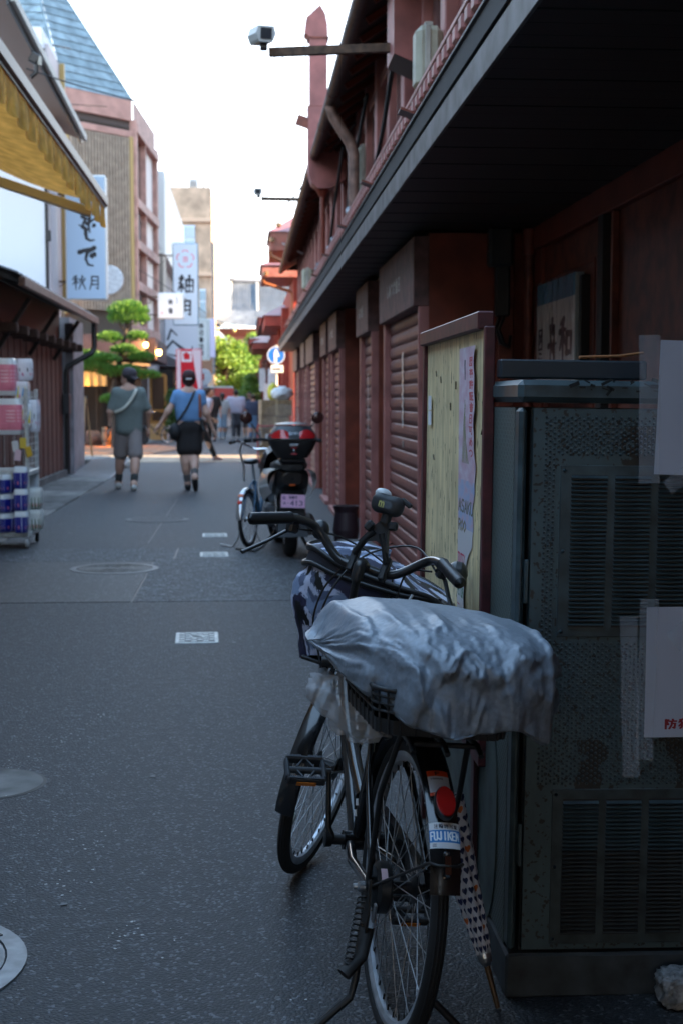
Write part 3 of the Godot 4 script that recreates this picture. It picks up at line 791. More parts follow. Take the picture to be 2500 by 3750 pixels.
func make_right_fixtures():
	var t: Node3D
	var b := MB.new()
	# meter with cable loops on the post
	t = thing("electric_meter", "black electric meter box with looped cables beside the dark post", "meter", Vector3(1.6, 2.0, -8.75))
	b.box(Vector3(0, 0.33, 0.02), Vector3(0.15, 0.24, 0.12), Basis.IDENTITY, 0.015)
	part("case", b, M.plastic_black, t)
	b = MB.new()
	b.box(Vector3(0.02, 0.06, 0.0), Vector3(0.09, 0.32, 0.07), Basis.IDENTITY, 0.01)
	part("terminal_cover", b, M.black, t)
	b = MB.new()
	b.box(Vector3(-0.077, 0.36, 0.03), Vector3(0.004, 0.12, 0.06))
	part("window", b, M.glass_dark, t)
	for k in 2:
		b = MB.new()
		b.tube([Vector3(0.0 + k * 0.03, -0.1, 0.02), Vector3(-0.03 + k * 0.02, -0.18, 0.05), Vector3(0.0 + k * 0.02, -0.27, 0.06), Vector3(0.06, -0.29, 0.04), Vector3(0.075, -0.22, 0.01)], 0.011, 7)
		part("cable", b, M.black, t)
	# long security camera arms
	for q in [[Vector3(0.20, 3.745, -9.75), Vector3(1.0, 3.74, -9.55), 1.0, "near grey security camera on a rusty arm over the street"], [Vector3(0.27, 4.21, -20.0), Vector3(1.24, 4.2, -20.0), 0.9, "far grey security camera on a thin arm beyond the duct chimney"]]:
		t = thing("security_camera", q[3], "camera", q[0], 0, "security cameras on arms")
		var o: Vector3 = q[0]; var s: float = q[2]
		b = MB.new()
		b.bar(Vector3(-0.01, 0, 0), q[1] - o, 0.05 * s, 0.055 * s)
		part("arm", b, M.iron_rust, t)
		b = MB.new()
		b.xf = Transform3D(Basis(Vector3.UP, 0.25 if s > 0.95 else 0.0) * Basis(Vector3.RIGHT, 0.12), Vector3(-0.06 * s, 0.105 * s, 0.04))
		var h := 0.055 * s
		b.prism(PackedVector2Array([Vector2(-h * 1.0, -h * 0.7), Vector2(-h * 0.8, -h), Vector2(h * 0.8, -h), Vector2(h * 1.0, -h * 0.7), Vector2(h * 1.25, 0), Vector2(h, h * 0.9), Vector2(-h, h * 0.9), Vector2(-h * 1.25, 0)]), -0.14 * s, 0.10 * s)
		var bm := b.mesh(mat(0.42, 0.43, 0.42, 0.45))
		inst("housing", bm, t)
		b.v.clear(); b.n.clear(); b.uv.clear(); b.c.clear()
		b.box(Vector3(0, 0, 0.102 * s), Vector3(h * 1.4, h * 1.3, 0.01))
		part("window", b, M.glass_dark, t)
		b = MB.new()
		b.box(Vector3(-0.05 * s, 0.035, 0.03), Vector3(0.05, 0.05, 0.08), Basis.IDENTITY, 0.006)
		b.tube([Vector3(0.02, -0.02, 0.0), Vector3(0.03, -0.06, 0.0), Vector3(0.06, -0.065, 0.0), Vector3(0.08, -0.03, 0)], 0.004, 6)
		part("bracket", b, M.black_satin, t)
	# duct chimney with a cowl
	t = thing("duct_chimney", "tall red sheet metal exhaust duct with slanted cowl rising above the eave", "duct", Vector3(0.88, 3.8, -16.5))
	var duct := mat(0.40, 0.13, 0.115, 0.5, 0.05, {"tex": "soft", "s": 0.7, "world": true})
	b = MB.new()
	b.span(Vector3(-0.10, 0.95, -0.12), Vector3(0.10, 1.85, 0.12), 0.004)
	part("shaft", b, duct, t)
	b = MB.new()
	b.prism(PackedVector2Array([Vector2(-0.115, 0.93), Vector2(0.115, 0.93), Vector2(0.125, 0.96), Vector2(-0.125, 0.96)]), -0.135, 0.135)
	b.prism(PackedVector2Array([Vector2(-0.115, 1.72), Vector2(0.115, 1.72), Vector2(0.125, 1.74), Vector2(-0.125, 1.74)]), -0.135, 0.135)
	b.bar(Vector3(-0.11, 0.82, 0.13), Vector3(-0.15, 0.70, 0.13), 0.01, 0.26)
	part("flange", b, M.red_worn, t)
	b = MB.new()
	b.prism(PackedVector2Array([Vector2(-0.10, 1.74), Vector2(0.11, 1.74), Vector2(0.105, 1.88), Vector2(0.08, 2.0), Vector2(0.02, 2.1), Vector2(-0.14, 1.95), Vector2(-0.16, 1.78)]), -0.125, 0.125)
	part("cowl", b, duct, t)
	b = MB.new()
	var pl := PackedVector2Array([Vector2(-0.12, 0.95), Vector2(-0.12, 0.2), Vector2(-0.08, 0.08), Vector2(0.0, 0.02), Vector2(0.14, 0.03), Vector2(0.3, 0.12), Vector2(0.34, 0.3), Vector2(0.25, 0.42), Vector2(0.12, 0.48), Vector2(0.10, 0.6), Vector2(0.10, 0.95)])
	b.prism(pl, -0.14, 0.14)
	part("elbow", b, duct, t)
	b = MB.new()
	b.bar(Vector3(0.1, 0.72, 0.0), Vector3(0.37, 0.3, 0), 0.04, 0.04); b.bar(Vector3(0.1, 0.75, 0.0), Vector3(0.4, 0.75, 0), 0.04, 0.04)
	part("stay", b, M.red, t)
	b = MB.new()
	b.cyl(Vector3(0.05, 0.06, 0), Vector3(0.05, -1.1, 0), 0.028, 10)
	b.lathe([Vector2(0.03, -0.06), Vector2(0.1, 0.05)], 12, Transform3D(Basis.IDENTITY, Vector3(0.05, 0, 0)))
	part("drain_pipe", b, M.red, t)
	# square duct box at the near end
	t = thing("duct_box", "square red duct box with slanted bottom on the upper wall", "duct", Vector3(1.13, 3.5, -9.5))
	b = MB.new()
	b.xf = Transform3D(Basis.IDENTITY, Vector3.ZERO)
	b.prism(PackedVector2Array([Vector2(-0.14, 0.14), Vector2(0.15, 0.02), Vector2(0.15, 0.9), Vector2(-0.14, 0.9)]), -0.22, 0.22)
	part("casing", b, duct, t)
	b = MB.new()
	b.quad(Vector3(-0.135, 0.136, 0.215), Vector3(-0.135, 0.136, -0.215), Vector3(0.145, 0.016, -0.215), Vector3(0.145, 0.016, 0.215))
	part("grille", b, M.black, t)
	# pale junction boxes
	for q in [[Vector3(1.09, 3.2, -8.35), Vector3(0.16, 0.36, 0.2), "pale beige junction box nearest above the eave"], [Vector3(1.16, 3.3, -13.6), Vector3(0.14, 0.5, 0.2), "tall beige junction box halfway along the eave behind the brown downpipe"], [Vector3(1.1, 3.25, -24.0), Vector3(0.2, 0.35, 0.2), "small beige junction box furthest along the eave"]]:
		t = thing("junction_box", q[2], "junction box", q[0], 0, "beige junction boxes above the eave")
		b = MB.new()
		b.box(Vector3(0, q[1].y / 2, 0), q[1], Basis.IDENTITY, 0.035)
		part("case", b, M.beige_box, t)
		b = MB.new()
		b.box(Vector3(-0.012, q[1].y / 2, q[1].z / 2 + 0.004), Vector3(q[1].x * 0.2, q[1].y * 0.96, 0.012), Basis.IDENTITY, 0.003)
		b.box(Vector3(0, q[1].y + 0.012, 0.03), Vector3(0.05, 0.03, 0.05), Basis.IDENTITY, 0.004)
		part("seam", b, M.offwhite, t)
	t = thing("wall_lamp", "small white domed lamp under the upper eave", "lamp", Vector3(1.16, 3.75, -14.2))
	b = MB.new()
	b.lathe([Vector2(0.045, 0), Vector2(0.05, 0.1), Vector2(0.04, 0.16), Vector2(0.0, 0.19)], 14)
	part("dome", b, M.offwhite, t)
	b = MB.new()
	b.box(Vector3(0.03, -0.03, 0), Vector3(0.08, 0.05, 0.06))
	part("holder", b, M.black, t)
	# batten lamps on slanting red arms
	for q in [[Vector3(0.86, 4.3, -17.0), Vector3(1.2, 4.14, -17.0), "grey batten lamp on a slanting arm below the duct chimney"], [Vector3(0.76, 4.45, -27.5), Vector3(1.2, 4.24, -27.5), "grey batten lamp on a slanting arm below the red gable"]]:
		t = thing("batten_lamp", q[2], "lamp", q[0], 0, "batten lamps on arms")
		b = MB.new()
		b.bar(Vector3.ZERO, q[1] - q[0], 0.14, 0.03, Vector3.UP, 0.006)
		part("tray", b, M.red, t)
		b = MB.new()
		b.xf = Transform3D(Basis.IDENTITY, Vector3(0, -0.028, 0))
		b.bar(Vector3(0.01, 0, 0), (q[1] - q[0]) * 0.95, 0.12, 0.03, Vector3.UP, 0.01)
		part("diffuser", b, mat(0.42, 0.42, 0.46, 0.4), t)
	# cables on the upper wall
	for q in [[[1.13, 4.15, -12.9], [1.1, 3.6, -14.5], [1.12, 3.1, -15.5], [1.05, 2.95, -17]], [[1.1, 4.15, -15.5], [1.08, 3.6, -16.8], [1.1, 3.2, -18.2], [1.05, 3.05, -21]], [[1.1, 3.9, -10.2], [1.12, 3.5, -11.4], [1.1, 3.1, -12.6], [1.05, 2.95, -14]]]:
		b = MB.new()
		var pts := []
		var cv := Curve3D.new()
		for p in q: cv.add_point(Vector3(p[0], p[1], p[2]), Vector3(0, 0.1, 0.3), Vector3(0, -0.1, -0.3))
		for i in 20: pts.append(cv.sample_baked(cv.get_baked_length() * i / 19.0))
		b.tube(pts, 0.018, 6)
		solo("cable_bundle", b, M.wire, ["black cable bundle drooping behind the brown downpipe", "black cable bundle drooping below the duct chimney", "black cable bundle drooping under the square duct box"][used.get("cable_bundle", 0)], "cable", "cable bundles on the upper wall")
	# clutter of grey fittings on the eave roof
	rng.seed = 5
	for q in [-13.2, -16.2, -19.0]:
		t = thing("cable_joint", ["grey cable joints on the eave roof near the downpipe", "grey cable joints on the eave roof below the chimney duct", "grey cable joints on the eave roof furthest off"][used.get("cable_joint", 0)], "cable joint", Vector3(1.03, 2.92, q), 0, "cable joints on the eave")
		b = MB.new()
		for i in 7: b.box(Vector3(rng.randf_range(-0.05, 0.05), 0.05 + i * 0.035, rng.randf_range(-0.2, 0.2)), Vector3(0.05, 0.06, 0.09), Basis(Vector3(1, 0.4, 0.3).normalized(), rng.randf() * 2.0), 0.01)
		part("connector", b, mat(0.25, 0.27, 0.3, 0.5), t)
	# wrapped sign panel leaning on the door
	var im := sheet(240, 280, Color(0.93, 0.90, 0.86))
	im.fill_rect(Rect2i(0, 0, 240, 50), Color(0.30, 0.58, 0.70))
	var ink := Color(0.07, 0.06, 0.16)
	glyph(im, "wa", Vector2(150, 92), Vector2(76, 110), 8, ink, 0.5)
	glyph(im, "tan", Vector2(78, 92), Vector2(54, 118), 7, ink, 0.4)
	glyph(im, "ki", Vector2(6, 104), Vector2(40, 90), 3.5, ink, 0.7)
	t = thing("sign_panel", "white and teal lettered panel wrapped in plastic leaning on the red door", "sign", Vector3(1.78, 1.36, -7.88))
	b = MB.new()
	b.span(Vector3(-0.015, 0, -0.49), Vector3(0.03, 0.7, 0.49), 0.003)
	part("panel", b, M.offwhite, t)
	b = MB.new()
	b.quad(Vector3(-0.0175, 0.02, -0.485), Vector3(-0.0175, 0.02, 0.485), Vector3(-0.0175, 0.7, 0.485), Vector3(-0.0175, 0.7, -0.485))
	part("print", b, print_mat(im, 0.35, {"coat": 0.7, "cr": 0.15, "bump": "crease", "bs": 0.6}), t)
	b = MB.new()
	rng.seed = 9
	var fold := FastNoiseLite.new(); fold.seed = 4; fold.frequency = 1.6
	b.grid(40, 24, func(u: float, v: float): return Vector3(-0.026 - 0.012 * absf(fold.get_noise_2d(u * 6.0 + v * 0.9, v * 0.7)), 0.0 + v * 0.71, -0.495 + u * 0.99))
	part("plastic_wrap", b, mat(0.9, 0.92, 0.95, 0.1, 0, {"a": 0.03}), t)
	b = MB.new()
	b.span(Vector3(0.0, 0, 0.5), Vector3(0.05, 0.68, 0.55), 0.003)
	part("backing_board", b, M.dark_brown, t)

func hip_roof(t: Node3D, x0: float, x1: float, z0: float, z1: float, y: float, rise: float, fas: float, mr: Material, mf: Material, ms: Material):
	var b := MB.new()
	b.span(Vector3(x0, y, z0), Vector3(x1, y + fas, z1), 0.01)
	part("eave_fascia", b, mf, t)
	b = MB.new()
	b.quad(Vector3(x0 + 0.04, y - 0.004, z0 - 0.04), Vector3(x1 - 0.04, y - 0.004, z0 - 0.04), Vector3(x1 - 0.04, y - 0.004, z1 + 0.04), Vector3(x0 + 0.04, y - 0.004, z1 + 0.04))
	part("eave_soffit", b, ms, t)
	b = MB.new()
	var zm := (z0 + z1) / 2; var e := 0.05
	var A := Vector3(x0 - e, y + fas, z0 + e); var B := Vector3(x1, y + fas, z0 + e); var C := Vector3(x1, y + fas, z1 - e); var D := Vector3(x0 - e, y + fas, z1 - e)
	var R := Vector3(x0 + (z0 - z1) * 0.22, y + fas + rise, zm); var S := Vector3(x1, y + fas + rise, zm)
	b.quad(A, B, S, R); b.quad(C, D, R, S); b.tri(D, A, R)
	part("roof", b, mr, t)

func make_red_far():
	var t := thing("red_gate_roofs", "two stacked red gable roofs jutting over the street past the long eave", "roof")
	var roofm := mat(0.30, 0.09, 0.085, 0.5, 0, {"tex": "soft", "s": 0.5, "world": true})
	var under := mat(0.33, 0.075, 0.04, 0.45, 0, {"tex": "soft", "s": 0.8, "world": true})
	hip_roof(t, 0.62, 3.6, -31.7, -34.6, 4.72, 0.55, 0.42, roofm, under, under)
	hip_roof(t, 0.48, 3.6, -35.4, -38.4, 4.45, 0.4, 0.3, roofm, M.red_pale, under)
	var b := MB.new()
	for z in [-31.9, -34.4]:
		b.span(Vector3(2.0, 0, z + 0.08), Vector3(2.2, 4.72, z - 0.08), 0.01)
	part("gate_post", b, M.vermilion, t)
	b = MB.new()
	b.tube([Vector3(0.6, 4.72, -31.75), Vector3(0.66, 4.6, -31.75), Vector3(1.3, 4.3, -31.75), Vector3(1.34, 4.2, -31.75), Vector3(1.34, 2.9, -31.75)], 0.045, 8)
	part("downpipe", b, mat(0.3, 0.1, 0.04, 0.4, 0.3), t)
	b = MB.new()
	b.tube([Vector3(0.5, 4.42, -35.5), Vector3(0.55, 4.3, -35.5), Vector3(1.2, 4.1, -35.5), Vector3(1.25, 4.0, -35.5), Vector3(1.25, 2.8, -35.5)], 0.045, 8)
	part("downpipe", b, mat(0.3, 0.1, 0.04, 0.4, 0.3), t)
	b = MB.new()
	for q in [Vector3(0.66, 4.98, -31.68), Vector3(0.8, 5.3, -31.68), Vector3(0.56, 4.55, -35.36)]:
		b.lathe([Vector2(0.0, -0.09), Vector2(0.06, -0.06), Vector2(0.07, 0.02), Vector2(0.0, 0.06)], 10, Transform3D(Basis.IDENTITY, q))
	part("brass_cap", b, mat(0.6, 0.4, 0.25, 0.2, 0.9), t)
	rebase(t, Vector3(2.1, 0, -35))
	# the next row of red shops, in the sun
	t = thing("red_shop_building", "sunlit vermilion shop row beyond the cross street, far right", "building")
	b = MB.new()
	b.span(Vector3(1.25, 0, -34.9), Vector3(7, 4.4, -95))
	part("wall", b, M.vermilion, t)
	var z := -38.6
	var k := 0
	while z > -92.0:
		b = MB.new()
		b.span(Vector3(1.05, 0, z), Vector3(1.28, 3.9, z - 0.35), 0.01)
		part("pillar", b, M.vermilion, t)
		b = MB.new()
		b.span(Vector3(1.2, 0.2, z - 0.6), Vector3(1.26, 2.1, z - 3.2), 0.01)
		part("shutter", b, M.red if k % 2 else M.shutter, t)
		var h := [2.5, 2.75, 2.55][k % 3] as float
		hip_roof(t, 0.78 + 0.05 * (k % 2), 1.4, z - 0.2, z - 3.9, h, 0.25, 0.14, [M.dark_brown, roofm][k % 2], M.red, under)
		z -= 4.1; k += 1
	for q in [[-40.5, -46.0, 3.5, 0.62], [-50.0, -58.0, 4.0, 0.55], [-62.0, -70.0, 3.6, 0.4], [-72.0, -84.0, 4.2, 0.3]]:
		hip_roof(t, q[3], 3.0, q[0], q[1], q[2], 0.8, 0.3, roofm, M.vermilion, under)
	b = MB.new()
	for q in [[0.72, 2.3, -41.5], [0.66, 1.9, -46], [0.62, 2.6, -55]]: b.span(Vector3(q[0], q[1] - 0.9, q[2]), Vector3(q[0] + 0.25, q[1], q[2] - 0.05))
	part("hanging_sign", b, M.white_paint, t)
	b = MB.new()
	b.span(Vector3(0.8, 1.6, -43.5), Vector3(1.0, 2.0, -43.55))
	part("hanging_sign", b, mat(0.06, 0.09, 0.45, 0.5), t)
	rebase(t, Vector3(4, 0, -65))

func face(b: MB, a: Vector3, d: Vector3, y0: float, y1: float):      # upright wall panel between two ground points, seen from outside with a on the left
	b.quad(Vector3(a.x, y0, a.z), Vector3(d.x, y0, d.z), Vector3(d.x, y1, d.z), Vector3(a.x, y1, a.z))

func make_left_near():
	var t := thing("shop_building", "pale shop at the left edge carrying a yellow scalloped awning", "building")
	var b := MB.new()
	b.span(Vector3(-9, 0, 10), Vector3(-3.26, 5.6, -17.2))
	part("wall", b, mat(0.60, 0.59, 0.56, 0.7, 0, {"tex": "soft", "s": 0.4, "world": true}), t)
	var canvas := mat(0.95, 0.56, 0.08, 0.8, 0, {"tex": "soft", "s": 1.1, "world": true, "back": Color(0.9, 0.55, 0.15), "bump": "crease", "bs": 0.6})
	var aw := Node3D.new(); aw.name = "awning"; t.add_child(aw)
	b = MB.new()
	b.grid(60, 12, func(u: float, v: float): return Vector3(lerpf(-1.6, -3.26, v), 3.62 + 0.66 * v - 0.10 * sin(PI * v) + 0.018 * sin(u * 34.0) * sin(PI * v) + 0.01 * sin(u * 71.0 + v * 3.0), lerpf(-4.0, -16.45, u)))
	part("canopy_cloth", b, mat(0.85, 0.68, 0.42, 0.8, 0, {"tex": "soft", "s": 0.9, "world": true, "back": Color(0.95, 0.72, 0.4)}), aw)
	for i in 26:
		b = MB.new()
		var z0 := -3.95 - i * 0.48
		b.grid(10, 6, func(u: float, v: float):
			var a: float = u * TAU
			return Vector3(-1.585 - 0.022 * sin(a) * (1.0 - v) - 0.012 * (1.0 - v) * sin(i * 2.4), 3.60 - (1.0 - v) * (0.23 + 0.04 * sin(u * PI)), z0 - u * 0.478))
		part("valance_flap", b, canvas, aw)
	b = MB.new()
	b.span(Vector3(-1.63, 3.60, -3.9), Vector3(-1.55, 3.72, -16.5), 0.015)
	part("front_bar", b, mat(0.055, 0.042, 0.04, 0.4, 0.2), aw)
	b = MB.new()
	b.span(Vector3(-1.582, 3.575, -3.9), Vector3(-1.575, 3.6, -16.46))
	part("piping", b, M.offwhite, aw)
	b = MB.new()
	b.bar(Vector3(-1.72, 3.50, -16.2), Vector3(-3.3, 3.92, -15.2), 0.06, 0.11, Vector3.UP, 0.01)
	part("folding_arm", b, mat(0.80, 0.80, 0.66, 0.4), aw)
	b = MB.new()
	b.span(Vector3(-3.3, 3.95, -16.6), Vector3(-3.0, 4.15, -16.75), 0.01)
	part("end_cap", b, M.white_paint, aw)
	for i in 2:
		b = MB.new()
		b.span(Vector3(-3.12 + i * 0.075, 3.98, -16.59), Vector3(-3.085 + i * 0.075, 4.12, -16.60))
		part("blue_stripe", b, mat(0.02, 0.2, 0.6, 0.5), aw)
	rebase(t, Vector3(-6, 0, -4))
	# brown timber house
	t = thing("timber_house", "low dark timber house with broad brown eave behind the goods trolley", "building")
	b = MB.new()
	b.span(Vector3(-7, 0, -17.3), Vector3(-3.26, 2.98, -25.3))
	part("wall", b, M.dark_brown, t)
	var pm := [mat(0.17, 0.062, 0.045, 0.65, 0, {"tex": "wood", "s": Vector3(3, 0.5, 3), "world": true}), mat(0.14, 0.054, 0.04, 0.65, 0, {"tex": "wood", "s": Vector3(2.6, 0.45, 2.6), "world": true}), mat(0.20, 0.074, 0.052, 0.65, 0, {"tex": "wood", "s": Vector3(3.3, 0.6, 3.3), "world": true})]
	for i in 44:
		b = MB.new()
		b.span(Vector3(-3.262, 0.06, -17.35 - i * 0.18), Vector3(-3.215 - 0.006 * (i % 3), 2.45, -17.35 - i * 0.18 - 0.176), 0.006)
		part("plank", b, pm[(i * 7) % 3], t)
	for i in 9:
		b = MB.new()
		b.box(Vector3(-3.12, 2.3, -18.2 - i * 0.9), Vector3(0.5, 0.13, 0.13), Basis.IDENTITY, 0.02)
		part("beam_end", b, mat(0.13, 0.06, 0.04, 0.7, 0, {"tex": "wood", "s": 2.0, "world": true}), t)
		if i % 3: continue
		b = MB.new()
		b.bar(Vector3(-3.2, 2.05, -18.6 - i * 0.9), Vector3(-2.78, 2.7, -18.6 - i * 0.9), 0.06, 0.06)
		part("strut", b, M.dark_brown, t)
	b = MB.new()
	b.quad(Vector3(-2.66, 2.86, -17.2), Vector3(-2.66, 2.86, -25.75), Vector3(-6.2, 4.1, -25.75), Vector3(-6.2, 4.1, -17.2))
	b.quad(Vector3(-2.66, 2.78, -25.75), Vector3(-2.66, 2.78, -17.2), Vector3(-3.3, 3.0, -17.2), Vector3(-3.3, 3.0, -25.75))
	b.quad(Vector3(-2.66, 2.78, -25.75), Vector3(-6.2, 4.02, -25.75), Vector3(-6.2, 4.1, -25.75), Vector3(-2.66, 2.86, -25.75))
	part("roof", b, M.dark_brown, t)
	b = MB.new()
	b.span(Vector3(-2.7, 2.74, -17.2), Vector3(-2.62, 2.87, -25.8), 0.015)
	part("gutter", b, mat(0.20, 0.11, 0.085, 0.5, 0, {"tex": "soft", "s": 1.0, "world": true}), t)
	b = MB.new()
	b.tube([Vector3(-2.68, 2.76, -25.55), Vector3(-2.68, 2.32, -25.55), Vector3(-2.72, 2.22, -25.5), Vector3(-3.13, 1.98, -25.35), Vector3(-3.16, 1.88, -25.33), Vector3(-3.16, 0.05, -25.33)], 0.05, 8)
	part("downpipe", b, M.black_satin, t)
	for i in 24:
		b = MB.new()
		b.bar(Vector3(-2.72, 2.91, -17.4 - i * 0.35), Vector3(-4.6, 3.57, -17.4 - i * 0.35), 0.12, 0.05, Vector3.UP, 0.02)
		part("roof_batten", b, mat(0.05, 0.045, 0.045, 0.5), t)
	b = MB.new()
	b.span(Vector3(-3.2, 1.12, -25.05), Vector3(-3.08, 1.48, -25.3), 0.01)
	part("letter_box", b, mat(0.025, 0.025, 0.028, 0.5), t)
	b = MB.new()
	b.span(Vector3(-3.21, 0.0, -17.3), Vector3(-3.16, 0.14, -25.3), 0.01)
	part("foundation", b, M.concrete_dark, t)
	rebase(t, Vector3(-5, 0, -21.5))
	# pale building behind it
	t = thing("white_building", "tall bluish white plain walled building above the timber house", "building")
	b = MB.new()
	b.span(Vector3(-12, 2.9, -26.5), Vector3(-3.66, 8.2, -28.6))
	part("wall", b, mat(0.82, 0.85, 0.90, 0.6), t)
	b = MB.new()
	b.span(Vector3(-12, 0, -26.2), Vector3(-3.2, 2.9, -28.4))
	part("lower_wall", b, mat(0.30, 0.28, 0.29, 0.7, 0, {"tex": "soft", "s": 0.5, "world": true}), t)
	b = MB.new()
	b.span(Vector3(-3.2, 0, -25.45), Vector3(-3.05, 2.75, -25.7), 0.01)
	part("pier", b, mat(0.30, 0.28, 0.30, 0.7, 0, {"tex": "soft", "s": 0.5, "world": true}), t)
	b = MB.new()
	b.cyl(Vector3(-3.62, 3.2, -26.46), Vector3(-3.62, 7.8, -26.46), 0.03)
	b.box(Vector3(-3.58, 4.4, -26.4), Vector3(0.09, 0.2, 0.06), Basis.IDENTITY, 0.01)
	part("conduit", b, M.black_satin, t)
	b = MB.new()
	b.span(Vector3(-3.66, 3.4, -26.9), Vector3(-3.60, 8, -28.5), 0.01)
	part("side_panel", b, mat(0.62, 0.55, 0.55, 0.6), t)
	b = MB.new()
	b.span(Vector3(-3.60, 3.2, -28.45), Vector3(-3.5, 8, -28.6), 0.01)
	part("corner_post", b, mat(0.40, 0.27, 0.09, 0.5), t)
	rebase(t, Vector3(-7, 0, -27.5))
	# old flood lamp and its brown eave over the white wall
	t = thing("upper_eave", "brown boarded eave with a pale edge above the white wall", "eave")
	b = MB.new()
	b.xf = Transform3D(Basis.IDENTITY, Vector3.ZERO)
	b.quad(Vector3(-3.2, 6.9, -20), Vector3(-3.05, 6.35, -27.5), Vector3(-4.7, 6.9, -27.5), Vector3(-4.7, 7.4, -20))
	part("soffit", b, mat(0.33, 0.20, 0.14, 0.6), t)
	b = MB.new()
	b.bar(Vector3(-3.15, 6.93, -20), Vector3(-3.0, 6.38, -27.5), 0.06, 0.12)
	part("edge", b, mat(0.55, 0.53, 0.48, 0.6), t)
	b = MB.new()
	b.bar(Vector3(-3.22, 6.86, -20), Vector3(-3.07, 6.31, -27.5), 0.03, 0.08)
	part("gutter", b, M.black_satin, t)
	b = MB.new()
	b.quad(Vector3(-3.2, 6.95, -20), Vector3(-4.7, 7.45, -20), Vector3(-4.7, 6.95, -27.5), Vector3(-3.02, 6.46, -27.5))
	part("roof", b, M.dark_brown, t)
	rebase(t, Vector3(-4, 6.5, -24))
	t = thing("flood_lamp", "black flood lamp on a bent bracket under the brown eave", "lamp", Vector3(-3.08, 6.45, -21.5))
	b = MB.new()
	b.box(Vector3(0, 0, 0), Vector3(0.14, 0.16, 0.12), Basis(Vector3.FORWARD, 0.5), 0.02)
	b.tube([Vector3(0.02, -0.06, 0), Vector3(0.03, -0.2, 0), Vector3(-0.06, -0.28, 0)], 0.035, 8)
	part("head", b, M.black_satin, t)
	b = MB.new()
	b.box(Vector3(0.08, -0.04, 0), Vector3(0.05, 0.14, 0.1), Basis.IDENTITY, 0.01)
	part("reflector", b, M.offwhite, t)

func make_hanging_sign(label: String, o: Vector3, w: float, h: float, d: float, front: Material, side: Material, arms := true, called := "shop_sign") -> Node3D:
	var t := thing(called, label, "sign", o)
	var b := MB.new()
	b.box(Vector3(0, h / 2, 0), Vector3(w, h, d), Basis.IDENTITY, 0.03)
	part("case", b, side, t)
	b = MB.new()
	b.quad(Vector3(-w / 2 + 0.03, 0.03, d / 2 + 0.003), Vector3(w / 2 - 0.03, 0.03, d / 2 + 0.003), Vector3(w / 2 - 0.03, h - 0.03, d / 2 + 0.003), Vector3(-w / 2 + 0.03, h - 0.03, d / 2 + 0.003))
	part("face", b, front, t)
	if arms:
		for k in 2:
			b = MB.new()
			b.bar(Vector3(-w / 2, h * (0.15 + 0.7 * k), 0), Vector3(-w / 2 - 0.5, h * (0.15 + 0.7 * k), 0), 0.04, 0.04)
			b.bar(Vector3(-w / 2, h * (0.15 + 0.7 * k), 0), Vector3(-w / 2 - 0.5, h * (0.15 + 0.7 * k) - 0.35, 0), 0.015, 0.015)
			part("arm", b, M.iron_rust, t)
	return t

